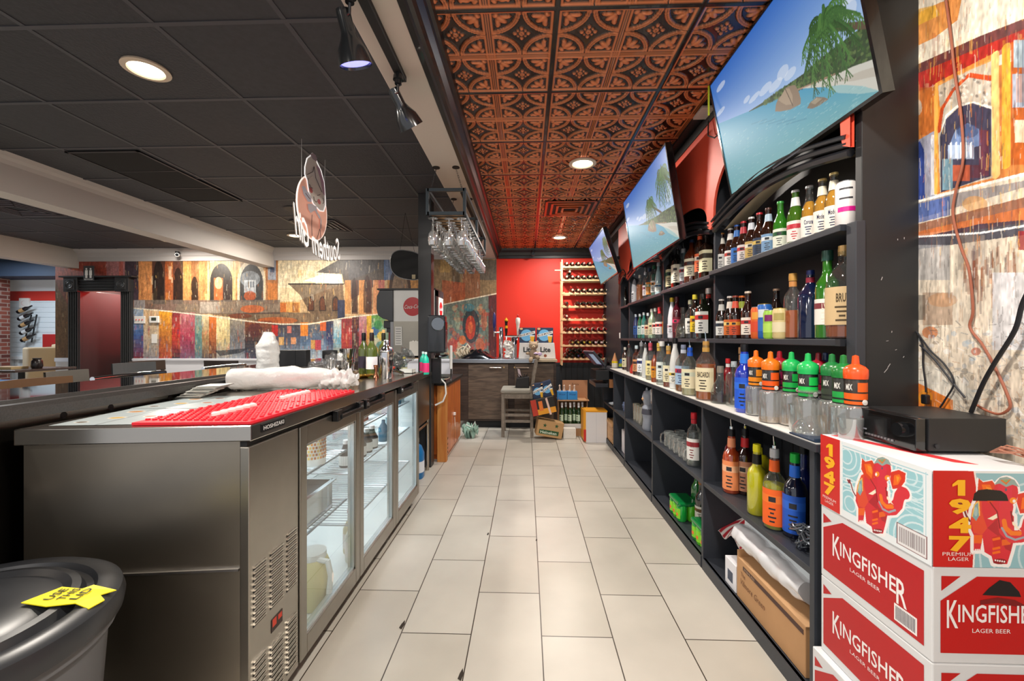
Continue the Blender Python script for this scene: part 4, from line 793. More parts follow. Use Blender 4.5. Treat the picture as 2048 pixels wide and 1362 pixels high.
t = lathe_thing('shaker_tin', 'steel shaker tin with a thick black rim on the cooler top', 'shaker', (-1.44, 3.08, 1.0205), [(0,0),(.038,0),(.040,.004),(.046,.11),(.0475,.115)], CHROME, n=28, extra=[('rubber_rim', MB().lathe([(.048,.112),(.052,.118),(.052,.172),(.045,.175),(.044,.12)], 28), mat('17181a', .6))])
t = lathe_thing('shaker_tin', 'pair of nested steel mixing tins with a bar spoon', 'shaker', (-1.33, 3.13, 1.0205), [(0,0),(.040,0),(.044,.004),(.052,.10),(.048,.105),(.050,.12),(.060,.185),(.057,.185),(.045,.11)], CHROME, n=28, extra=[('bar_spoon', MB().tube([(.0,0,.10),(.05,.02,.24)], .003, 6), STEEL)])
part('paper_tag', MB().add([(-.055,-.054,.10),(-.01,-.058,.10),(-.018,-.058,.155),(-.055,-.055,.15)], [(0,1,2,3)]), WHITE, t)
t = thing('ice_strainer', 'coiled steel cocktail strainer lying in the gold dish', 'strainer', (-1.16, 2.80, 1.045)); cb_ = []
for k in range(90): a = k*.7; cb_.append(((.035+.006*math.cos(a*3))*math.cos(k*2*PI/90), (.035+.006*math.cos(a*3))*math.sin(k*2*PI/90), .02+.006*math.sin(a*3)))
part('coil', MB().tube(cb_, .0022, 5, closed=True), CHROME, t, smooth=True); part('strainer_plate', MB().lathe([(0,.02),(.03,.021),(.031,.023),(0,.024)], 20), CHROME, t)
t = thing('gold_dish', 'gold leaf shaped dish on the cooler top before the wine bottles', 'dish', (-1.14, 2.78, 1.0205), .5); vs = []; fs = []; n = 24
for j in range(4):
    for i in range(n):
        a = 2*PI*i/n; q = (.02, .07, .095, .10)[j]*(1+.25*abs(math.cos(a))**3)*(1+.05*math.sin(9*a)); vs.append((q*math.cos(a)*1.05, q*math.sin(a)*.6, (.0, .003, .018, .022)[j]))
for j in range(3):
    for i in range(n): fs.append((j*n+i, j*n+(i+1) % n, (j+1)*n+(i+1) % n, (j+1)*n+i))
fs.append(tuple(range(n))); o = part('dish_leaf', MB().add(vs, fs), mat('c9a24a', .18, 1., ns=60, nb=.5), t, smooth=True); sd = o.modifiers.new('t', 'SOLIDIFY'); sd.thickness = .002; sd.offset = 1
t = thing('card_box', 'black flip lid box standing on the bar behind the cup sleeve', 'box', (-1.62, 2.93, 1.083), .15); part('box_case', MB().box(-.09, .09, -.045, .045, 0, .118), mat('17181b', .45), t, bevel=.003); part('box_seam', MB().box(.02, .022, -.0455, -.044, .0, .118), BLACKG, t)
t = thing('citrus_squeezer', 'red and steel hand squeezer lying on the cooler end', 'squeezer', (-1.03, 3.19, 1.022), -.7)
part('handle', MB().cyl((.02,0,.03), (.17,0,.008), .009, 10, .011), CHROME, t, smooth=True); part('squeezer_cup', MB().lathe([(0,.01),(.03,.016),(.038,.045),(.034,.046),(.0,.02)], 20), mat('c23a24', .35), t, smooth=True); part('hinge', MB().box(-.05, -.03, -.01, .01, .02, .045), CHROME, t)
t = thing('storage_tray', 'small white tray at the far end of the cooler top', 'tray', (-.90, 3.20, 1.0205)); part('tray_body', MB().box(-.05,.05,-.045,.045,0,.004).box(-.05,.05,-.045,-.042,0,.03).box(-.05,.05,.042,.045,0,.03).box(-.05,-.047,-.045,.045,0,.03).box(.047,.05,-.045,.045,0,.03), mat('cfcfc8', .3, tr=.1), t)

# --- soda fountain on the bar return
t = thing('soda_fountain', 'black and steel soda fountain with round red logo panels', 'drinks machine', (0, 0, 1.083))
part('cabinet', MB().box(-1.58, -1.08, 5.02, 5.44, .02, .40, 1).box(-1.58, -1.08, 5.02, 5.44, .40, .77, 0), [WHITEG, mat('9c968a', .3, .8, ns=4, nc=.15)], t)
part('top_cover', MB().box(-1.77, -1.07, 4.99, 5.46, .77, .79), mat('26272a', .4), t, bevel=.004)
hd = MB().prism([(-1.58,.77),(-1.74,.77),(-1.775,.70),(-1.78,.55),(-1.76,.47),(-1.70,.43),(-1.655,.42),(-1.62,.40),(-1.58,.40)], 'y', 5.0, 5.45)
part('front_head', hd, mat('3a3d42', .35), t, bevel=.006)
part('side_frame', MB().box(-1.085, -1.065, 5.02, 5.12, .02, .77).box(-1.085, -1.065, 5.02, 5.44, .7, .77), mat('26272a', .4), t)
part('dispense_valve', MB().box(-1.72, -1.62, 5.08, 5.14, .32, .41, 0).box(-1.69, -1.64, 5.09, 5.13, .27, .32, 0).box(-1.62, -1.58, 5.02, 5.06, .05, .40, 1), [mat('2a2d31', .4), mat('8f9094', .4, .5)], t, bevel=.004)
part('red_splash_plate', MB().box(-1.668, -1.645, 5.10, 5.12, -.0, .27), mat('7a1414', .3), t)
def disc_logo(parent, o, ux, n_, rad):
    ux = Vector(ux); n_ = Vector(n_); uz = Vector((0,0,1)); o = Vector(o); mb = MB(); k = 40
    mb.add([tuple(o+n_*.002+ux*(rad*math.cos(2*PI*i/k))+uz*(rad*math.sin(2*PI*i/k))) for i in range(k)], [tuple(range(k))], 0)
    text_mb(mb, 'Coca-Cola', lambda u, v: tuple(o+n_*.003+ux*((u-.5)*rad*1.75)+uz*((v-.5)*rad*.42+(u-.5)*rad*.08)), shear=.35, bold=.01, mi=1)
    part('logo_disc', mb, [mat('c8141c', .3), WHITE], parent)
disc_logo(t, (-1.35, 5.019, .575), (1,0,0), (0,-1,0), .112); part('side_panel', box(-1.08, -1.066, 5.14, 5.42, .42, .70), mat('d8c8b8', .4), t); disc_logo(t, (-1.066, 5.28, .56), (0,1,0), (1,0,0), .09)
part('feet', MB().box(-1.55, -1.1, 5.05, 5.4, 0, .02), BLACKM, t)
t = thing('paper_notice', 'white printed notice taped to the side of the soda fountain', 'paper', (-1.56, 5.012, 1.20)); part('paper_sheet', MB().box(0, .085, 0, .002, 0, .22), WHITE, t); nl = MB()
for k in range(7): nl.box(.01, .07, -.001, 0, .02+.028*k, .028+.028*k)
part('print_lines', nl, mat('8a8a88', .6), t)
t = thing('straw_box', 'tall white open box of straws in front of the soda fountain', 'box', (-1.27, 4.98-.12, 1.083), .1); part('box_case', MB().box(-.065, .065, -.05, .05, 0, .16), mat('dcd8cf', .6), t); sb = MB()
for k in range(18): x = -.055+.0065*k; sb.cyl((x, .01*math.sin(k*4), .15), (x, .01*math.sin(k*4), .168+.006*math.sin(k*5)), .003, 6)
part('straws', sb, WHITE, t)['kind'] = 'stuff'
t = thing('black_cap', 'black baseball cap resting behind the straw box', 'cap', (-1.13, 4.92, 1.083)); part('cap_crown', MB().lathe([(.075,0),(.078,.06),(.06,.14),(.03,.17),(0,.175)], 20), mat('151517', .8), t, smooth=True)

# --- black round speaker panel hanging near the fountain
t = thing('hanging_panel', 'black rounded panel hung on wires in front of the mural', 'panel', (-1.36, 4.85, 1.96)); pts = []
for k in range(40):
    a = 2*PI*k/40; rx = .20; rz_ = .165; x = rx*math.copysign(abs(math.cos(a))**.75, math.cos(a)); z = rz_*math.copysign(abs(math.sin(a))**.8, math.sin(a)); pts.append((x, .16+z-.16*x))
part('panel_board', MB().prism(pts, 'y', -.01, .01), mat('0c0c0d', .7), t, bevel=.003); part('panel_edge', MB().tube([(x, -.011, z) for x, z in pts], .004, 6, closed=True), mat('6f6f70', .4, .5), t)
part('hang_wire', MB().tube([(-.09,0,.34),(-.03,0,.76)], .002, 4).tube([(.08,0,.30),(-.03,0,.76)], .002, 4), BLACKM, t); part('price_tag', box(.05, .09, -.013, -.011, .0, .05), mat('b0a080', .6), t)

# --- hanging glass rack and its glasses
t = thing('glass_rack', 'grey steel hanging rack for stemmed glasses under the white beam', 'glass rack')
gm_ = mat('3c454b', .4, .4); x0, x1, y0, y1, z0, z1 = -.724, -.452, 3.10, 4.62, 2.185, 2.378; s = .011
f = MB()
for y in (y0, (y0+y1)/2, y1): f.box(x0-s, x0+s, y-s, y+s, z0, z1).box(x1-s, x1+s, y-s, y+s, z0, z1).box(x0, x1, y-s, y+s, z1-2*s, z1).box(x0, x1, y-s, y+s, z0, z0+2*s)
for x in (x0, x1): f.box(x-s, x+s, y0, y1, z0, z0+2*s).box(x-s, x+s, y0, y1, z1-2*s, z1)
part('frame', f, gm_, t); sh_ = MB().box(x0+.01, x1-.01, y0+.05, y1, z0+.022, z0+.03); part('shelf', sh_, wood('b08a64', 'd0ac84', 5, .5, (1, 6, 1)), t)
g_ = MB()
for k in range(19): y = y0+.04+.08*k; g_.tube([(x0, y, z0-.002), (x1+.01, y, z0-.002), (x1+.012, y, z0-.035)], .0035, 5)
part('glass_rails', g_, mat('2c2f33', .3, .6), t)
for px_, yy in ((-.664, 3.115), (-.518, 3.115), (-.656, 3.83), (-.512, 3.83)):
    part('ceiling_plate', MB().lathe([(0,0),(.026,0),(.028,-.006),(0,-.008)], 16, (px_, yy, 2.54)), BLACKM, t)
    ch = MB(); xe = x0+.02 if px_ < -.6 else x1-.02
    for k in range(9):
        u0, u1 = k/9, (k+1)/9; a = Vector((px_, yy, 2.53)).lerp(Vector((xe, yy, z1)), u0); b = Vector((px_, yy, 2.53)).lerp(Vector((xe, yy, z1)), u1+.02); dx = .004 if k % 2 else 0; dy = .004 if not k % 2 else 0
        ch.tube([(a.x-dx, a.y-dy, a.z), (b.x-dx, b.y-dy, b.z), (b.x+dx, b.y+dy, b.z), (a.x+dx, a.y+dy, a.z)], .0014, 4, closed=True)
    part('chain', ch, BLACKM, t)
GC = glass('f8f8f6', .8, .05, .9, 1.0)
wg = thing('wine_glass', 'x', 'wine glass', (0, 0, 0), group='stemmed glasses hanging from the rack')
part('foot', MB().lathe([(0,.205),(.036,.203),(.037,.200),(.006,.196)], 20), GC, wg, smooth=True)
part('stem', MB().lathe([(.006,.198),(.0038,.18),(.0042,.125),(.008,.112)], 10), GC, wg, smooth=True)
part('bowl', MB().lathe([(0,.114),(.018,.108),(.034,.085),(.040,.055),(.037,.02),(.033,0),(.0318,0),(.0385,.055),(.033,.083),(.017,.105),(0,.110)], 20), GC, wg, smooth=True)
first = True
for j in range(17):
    for i, x in enumerate((-.695, -.588, -.481)):
        o = wg if first else copy_tree(wg); first = False
        o.location = (x+RNG.uniform(-.004, .004), 3.17+.085*j+(.02 if i == 1 else 0), 1.975+RNG.uniform(-.004, .004)); o.rotation_euler = (RNG.uniform(-.03, .03), RNG.uniform(-.03, .03), 0)
        o['label'] = 'upside down wine glass in the %s column of the rack, %s from the front' % (('dining side', 'middle', 'aisle side')[i], ORD[j])

# --- track lights on the beam
t = thing('track_rail', 'long black lighting track screwed to the white beam', 'track'); part('rail', MB().box(-.615, -.575, -1.0, 2.03, 2.512, 2.54), BLACKM, t, bevel=.003)
t = thing('track_rail', 'thin black lighting track beyond the glass rack on the beam', 'track'); part('rail', MB().box(-.56, -.53, 3.6, 5.3, 2.512, 2.54), BLACKM, t)
def spot(loc, rot, lb, ec, e, sc=1.):
    t = thing('track_spotlight', lb, 'spotlight', loc, group='black track spotlights')
    part('joint', MB().cyl((0,0,.0), (0,0,-.05), .016, 14).tube([(0,0,-.05),(-.005,.01,-.08),(-.03,.02,-.085)], .006, 8).lathe([(0,-.008),(.022,-.010),(.024,-.03),(0,-.032)], 18), mat('1a1c1f', .25, coat=.4), t, smooth=True)
    R_ = Euler(rot, 'XYZ'); h = part('shade', MB().lathe([(0,.0),(.024,-.001),(.026,-.012),(.026,-.075),(.034,-.095),(.053,-.13),(.062,-.18),(.060,-.18),(.05,-.13),(.0,-.10)], 28), mat('1c1f22', .2, coat=.6, spec=.8), t, smooth=True, loc=(-.035, .02, -.055), rot=R_)
    part('bulb', MB().lathe([(0,-.165),(.05,-.172),(.056,-.168),(.03,-.13)], 24), mat(ec, .3, e=e), h, smooth=True)
spot((-.595, 1.96, 2.512), (.55, -.45, 0), 'black track spotlight glowing white, at the end of the track', 'dff0ff', 9)
spot((-.63, 1.50, 2.53), (.35, -.15, 0), 'black track spotlight with a blue violet lens, cut by the top of the picture', '8c8cff', 2.2)
spot((-.545, 5.15, 2.512), (.15, -.1, 0), 'track spotlight shining white and blue beyond the hanging glasses', 'f2f8ff', 25)
# ================================================================ right side: shelves, cabinets, screens
def atx(px, X, py=676):
    """depth along the room of a photo column on the upright surface at this X"""
    return hit(px, py, (X, 0, 0), (0, 1, 0), (0, 0, 1))[0]
SH = mat('2f333b', .45, ns=8, nc=.2); SHIN = mat('22252b', .5)
XF, XB = .98, 1.32
t = thing('bar_cabinet', 'long black open fronted cabinet under the white counter', 'cabinet')
YD = [1.50, 2.415, 3.365, 4.295, 4.85, 5.50]
part('back_panel', MB().box(XB-.012, XB, YD[0], YD[-1], 0, .90), SHIN, t)
for y in YD: part('divider', MB().box(XF, XB, y-.012, y+.012, 0, .905), SH, t, bevel=.001)
for a, b in zip(YD[:-1], YD[1:]):
    part('middle_shelf', MB().box(XF+.002, XB-.012, a+.012, b-.012, .465, .489), SH, t, bevel=.001)
    part('bottom_shelf', MB().box(XF+.002, XB-.012, a+.012, b-.012, .048, .062), SH, t); part('kick_board', MB().box(XF-.004, XF+.014, a+.012, b-.012, 0, .062), SH, t)
gv = MB()
for k in range(44): gv.box(XB-.014, XB-.0118, 1.5+.091*k, 1.503+.091*k, .06, .90)
part('panel_grooves', gv, mat('0c0d0f', .7), t)
t = thing('counter_top', 'narrow white counter with a black edge over the open cabinet', 'counter')
part('white_surface', MB().box(.975, XB, 1.47, 5.02, .927, .930), mat('e4e2dc', .4), t); part('black_edge', MB().box(.97, XB, 1.465, 5.02, .900, .927), SH, t, bevel=.002)
part('end_bracket', MB().prism([(.985,.90),(1.05,.90),(1.05,.885),(1.0,.875)], 'y', 1.455, 1.475), SH, t)
# upper shelving
HX = 1.144; HD = [1.513, 2.64, 3.61, 4.80, 5.23]
t = thing('back_bar_shelves', 'tall black wall shelving full of bottles above the white counter', 'shelves')
part('end_panel', MB().box(1.144, XW, 1.495, 1.525, 1.02, 2.66), mat('232426', .45, ns=3, nc=.15), t, bevel=.002)
part('end_post', MB().box(1.118, 1.152, 1.488, 1.532, 1.09, 1.685), mat('33363d', .45), t, bevel=.003)
part('end_brace', MB().prism([(1.118,1.10),(1.15,1.10),(1.245,.935),(1.21,.935)], 'y', 1.50, 1.525), SH, t)
for y in HD[1:]: part('upright', MB().box(HX, XW-.005, y-.011, y+.011, .932, 2.45), SH, t, bevel=.001)
part('back_board', MB().box(XW-.012, XW-.004, 1.52, 5.3, 1.05, 2.66), mat('1b1d22', .5), t)
for i, (a, b) in enumerate(zip(HD[:-1], HD[1:])):
    za = (1.687, 1.675, 1.668, 1.66)[i]; xe = (1.105, 1.12, 1.125, 1.13)[i]
    part('upper_shelf', MB().box(xe, XW-.012, a+.011+(.02 if i == 0 else 0), b-.011, za-.024, za), SH, t, bevel=.002)
    part('lower_shelf', MB().box(xe, XW-.012, a+.011+(.02 if i == 0 else 0), b-.011, 1.256, 1.281), SH, t, bevel=.002)
wd = MB().box(1.10, 1.118, 1.535, 1.56, 1.256, 1.281)
part('shelf_stub', wd, SHIN, t)
# arch mouldings inside each bay
for i, (a, b) in enumerate(zip(HD[:-1], HD[1:])):
    am = MB(); zs = 1.935
    for off, xx, rr_, zt in ((0, 1.135, .016, .075), (.03, 1.128, .012, .085), (.055, 1.12, .009, .09)):
        am.tube([(xx, a+.02+(b-a-.04)*k/24, zs+off+zt*math.sin(PI*k/24)) for k in range(25)], rr_, 6)
    part('arch_moulding', am, mat('1d1f24', .3, coat=.4), t, smooth=True)
    if i == 0: 
        pm = MB(); n = 20; vs = []; 
        for k in range(n+1):
            y = a+.03+(b-a-.10)*k/n; z = 1.925+.095*math.sin(PI*k/n); vs += [(1.17, y, z), (1.30, y, z+.05)]
        pm.add(vs, [(2*k, 2*k+1, 2*k+3, 2*k+2) for k in range(n)]); part('pale_soffit', pm, mat('e4d4b4', .5), t)
# coral valance with arches
CORAL = mat('e2543c', .55, ns=2, nc=.06)
for i, (a, b) in enumerate(zip(HD[:-1], HD[1:])):
    vb = MB(); n = 28; za = (2.36, 2.17, 2.22, 2.02)[i]; pts = []; w_ = .045; zb0 = 1.945; zt_ = 2.60
    pts.append((a, zb0-.0)); pts.append((a+w_*.8, zb0+.02))
    for k in range(n+1):
        th = PI*k/n; pts.append((a+w_+(b-a-2*w_)*(1-math.cos(th))/2, zb0+.06+(za-zb0-.06)*math.sin(th)**.8))
    pts.append((b-w_*.8, zb0+.02)); pts.append((b, zb0))
    top = [(p[0], zt_) for p in pts]
    vs = []; fs = []
    for p, q in zip(pts, top):
        vs += [(1.118, p[0], p[1]), (1.118, q[0], q[1]), (1.132, p[0], p[1]), (1.132, q[0], q[1])]
    for k in range(len(pts)-1):
        o_ = 4*k; fs += [(o_, o_+1, o_+5, o_+4), (o_+2, o_+6, o_+7, o_+3), (o_, o_+4, o_+6, o_+2)]
    part('valance_panel', MB().add(vs, fs), CORAL, t)
part('top_band', MB().box(1.112, XW, 1.5, 6.7, 2.60, 2.66), mat('1f1e1f', .5), t)
part('soffit_board', MB().box(1.133, XW, 1.53, 5.3, 2.45, 2.46), mat('8c2a20', .6), t)
wr = MB().tube([(1.10,2.62,2.60),(1.09,2.60,2.50),(1.085,2.50,2.44),(1.09,2.40,2.44)], .004, 6)
t = thing('power_cable', 'thin black cable dangling beside the near television', 'cable'); part('cable', wr, BLACKM, t)
t = thing('junction_box', 'pale socket plate on the black band by the near television', 'socket', (1.085, 2.62, 2.655)); part('plate', box(-.05, .03, -.07, .07, -.012, 0), mat('b8b4ac', .5), t)
part('black_filler', MB().box(1.20, 1.32, 5.25, 6.70, .93, 2.60), SHIN, thing('wall_panel', 'dark panelled strip between the shelving and the wine rack', 'panel'))
# televisions
def tv(x1, z1, x0, z0, y0, y1, lb, rocks=True, fr='0d0e10', zoomu=(0, 1)):
    H = math.hypot(x1-x0, z1-z0); Wd = y1-y0; up = Vector(((x1-x0)/H, 0, (z1-z0)/H)); n = Vector((-up.z, 0, up.x))
    o = Vector((x0, y1, z0)); ux = Vector((0, -1, 0))
    t = thing('television', lb, 'television', tuple(o)); cvn = lambda u, v: (u*Wd, (1-v)*H)
    p = Pic(Wd, H, 480, '4a7fd0', cvn)
    for k in range(40): 
        f = k/39; c = tuple(int(a*(1-f)+b*f) for a, b in zip((60,112,196),(168,196,232))); p.rect(0, .62*k/40, 1, .62*(k+1)/40+.01, '%02x%02x%02x' % c)
    hor = [(0,.35),(.31,.50),(.51,.585),(.66,.66),(.82,.74),(1,.84)]
    for k in range(24):
        f = k/23; c = tuple(int(a*(1-f)+b*f) for a, b in zip((70,156,190),(122,176,178))); p.poly([(x, y+(1.05-y)*k/24) for x, y in hor]+[(1,1.05),(0,1.05)], '%02x%02x%02x' % c)
    for (x, y, rx, ry) in ((.10,.10,.05,.025),(.30,.40,.03,.02),(.36,.44,.05,.02),(.45,.46,.05,.03),(.52,.50,.05,.03),(.05,.28,.05,.02),(.58,.47,.04,.04),(.93,.50,.05,.06),(.62,.52,.04,.03),(.97,.42,.05,.05)): p.ell(x, y, rx, ry, 'e2eaf4', .5)
    hill = [(.30,.495),(.42,.53),(.60,.57),(.70,.595),(.80,.60),(.88,.615),(1,.64)]; shore = [(1,.845),(.91,.79),(.82,.745),(.66,.665),(.51,.59),(.30,.50)]
    p.poly(hill+shore, '31482a')
    for k in range(420):
        x = RNG.uniform(.42, 1); y0_ = np.interp(x, [h[0] for h in hill], [h[1] for h in hill]); y1_ = np.interp(x, [h[0] for h in shore[::-1]], [h[1] for h in shore[::-1]]); y = RNG.uniform(y0_, y1_); p.ell(x, y, .007, .009, ['1f331a','43602e','56713a','2c4422','6a7f48'][RNG.randint(5)], .7)
    p.poly([(.66,.66),(.80,.735),(.92,.785),(1,.83),(1,1.0),(.94,.915),(.86,.83),(.78,.765)], 'd2cec2'); p.poly([(.78,.765),(.86,.83),(.94,.915),(1,1.0),(.93,.95),(.84,.86)], 'a9c8c4', .8); p.poly([(.84,.79),(.95,.84),(1,.87),(1,.92),(.9,.85)], 'bdb3a4', .8); p.line([(.60,.63),(.72,.69),(.84,.745)], .006, 'b08a74', .8)
    p.poly([(.485,.66),(.50,.62),(.525,.595),(.55,.60),(.575,.575),(.60,.585),(.635,.61),(.648,.66),(.652,.72),(.645,.75),(.58,.73),(.52,.69)], '8f7a66'); p.poly([(.52,.61),(.575,.58),(.60,.60),(.61,.66),(.60,.71),(.56,.68)], 'b09a82', .8); p.line([(.575,.58),(.59,.66),(.60,.72)], .004, '5a4a3c')
    p.poly([(.675,.805),(.70,.785),(.735,.785),(.77,.82),(.79,.85),(.74,.845),(.70,.83)], '80705e'); p.poly([(.70,.79),(.735,.79),(.76,.82),(.72,.82)], 'a89a82', .8)
    for k in range(5): p.line([(.30+.06*k,.60+.05*k),(.42+.06*k,.66+.05*k)], .004, '2f7a96', .5)
    def palm(cx, cy, s):
        p.line([(cx,cy),(cx+.05*s,cy+.10*s),(cx+.20*s,cy+.26*s)], .020*s, '5c4a38')
        for k in range(21):
            a = -.3+2*PI*k/21; L = .125*s*(1 if k % 2 else .8); pts_ = [(cx+L*q*math.cos(a), cy+L*q*math.sin(a)*1.5+.13*s*q*q) for q in np.linspace(0, 1, 8)]
            p.line(pts_, .008*s, ['24481e','3a6a2c','2e5a26'][k % 3])
            for q in pts_[1:]:
                for d in (-1, -.4, .5, 1): p.line([q, (q[0]+d*.016*s, q[1]+.055*s)], .0032*s, ['2c5424','4c7a38','3a6630'][k % 3])
    if fr == 'b': palm(.60,.36,.9); palm(.88,.20,1.1)
    else: palm(.84,.42,1.15)
    for k in range(420): x = RNG.uniform(0,.95); y = RNG.uniform(np.interp(x, [h[0] for h in hor], [h[1] for h in hor])+.1, 1); p.ell(x, y, .010, .0022, ['b8dcd8','5aa0b0'][k % 2], .25)
    p.plane('screen', (0,0,0), tuple(ux), tuple(up), t, vcol(.45, e=.85, spec=.15))
    R_ = Matrix((ux, up, n)).transposed(); b = MB(); q = .012
    for (a0, a1, c0, c1) in ((-q, Wd+q, -q, 0), (-q, Wd+q, H, H+q), (-q, 0, 0, H), (Wd, Wd+q, 0, H)): b.box(a0, a1, c0, c1, -.035, .004, R=R_)
    part('bezel', b, mat('101113', .2, coat=.5), t)
    part('back_case', MB().box(0, Wd, 0, H, -.045, -.004, R=R_).box(Wd*.2, Wd*.8, H*.15, H*.7, -.085, -.045, R=R_), mat('15161a', .35), t)
    part('sensor_bar', MB().box(Wd*.40, Wd*.60, -q-.004, -q+.002, -.02, .006, R=R_), mat('6a6d78', .2, .5), t)
    dx = 1.32-(x0+x1)/2; c0 = ux*(Wd/2)+up*(H*.45)-n*.08
    part('wall_bracket', MB().cyl(tuple(c0), tuple(c0+Vector((max(.03, dx-.14), 0, .03))), .02, 10), BLACKM, t)
    return t
T1 = tv(1.0, 2.655, 1.115, 2.065, 1.385, 2.355, 'large television nearest the viewer, tilted down, showing a beach with palm')
T2 = tv(.92, 2.565, 1.015, 1.945, 2.86, 4.08, 'middle television tilted down over the shelves, showing palms and sea', fr='b')
T3 = tv(.83, 2.47, .985, 2.0, 4.65, 5.68, 'television at the far end of the shelves beside the wine rack', fr='b')
part('yellow_tape', MB().box(.99, .997, 2.358, 2.366, 2.50, 2.66), mat('e0e81a', .5), thing('sticker', 'yellow green sticker on the far edge of the near television', 'sticker'))

# ---------------------------------------------------------------- bottles
PROF = {
 'beer': (.0305, .235, [(0,.003),(.024,0),(.0305,.004),(.0305,.125),(.027,.145),(.0165,.170),(.0135,.190),(.0130,.222),(.0145,.224),(.0145,.228),(.012,.230),(0,.230)], (.02,.105), (.168,.205), .226),
 'spirit': (.040, .31, [(0,.003),(.034,0),(.040,.005),(.040,.19),(.034,.215),(.018,.238),(.0155,.25),(.0155,.29),(0,.292)], (.04,.165), (.25,.275), .278),
 'big': (.056, .335, [(0,.003),(.05,0),(.056,.006),(.056,.20),(.05,.225),(.026,.262),(.0185,.275),(.018,.315),(0,.316)], (.05,.185), (.275,.30), .30),
 'wine': (.0375, .30, [(0,.006),(.032,0),(.0375,.005),(.0375,.175),(.033,.20),(.018,.225),(.0145,.24),(.0145,.297),(0,.30)], (.05,.14), (.24,.27), .275),
 'tall': (.034, .33, [(0,.003),(.028,0),(.034,.005),(.034,.21),(.030,.235),(.015,.265),(.0135,.31),(0,.312)], (.05,.17), (.265,.29), .295),
 'square': (.040, .29, [(0,.003),(.036,0),(.040,.004),(.040,.19),(.034,.21),(.017,.225),(.015,.27),(0,.272)], (.035,.175), (.225,.25), .255),
 'squat': (.052, .20, [(0,.003),(.045,0),(.052,.008),(.050,.055),(.036,.10),(.017,.13),(.014,.175),(0,.176)], (.02,.05), (.13,.15), .165),
 'frost': (.036, .33, [(0,.003),(.030,0),(.036,.006),(.034,.17),(.024,.235),(.014,.275),(.0135,.315),(0,.317)], (.04,.12), (.27,.29), .30),
 'pucker': (.043, .33, [(0,.003),(.037,0),(.043,.007),(.043,.185),(.036,.21),(.021,.228),(.019,.24),(.0175,.29),(.015,.31),(0,.312)], (.02,.17), (.238,.285), .295),
}
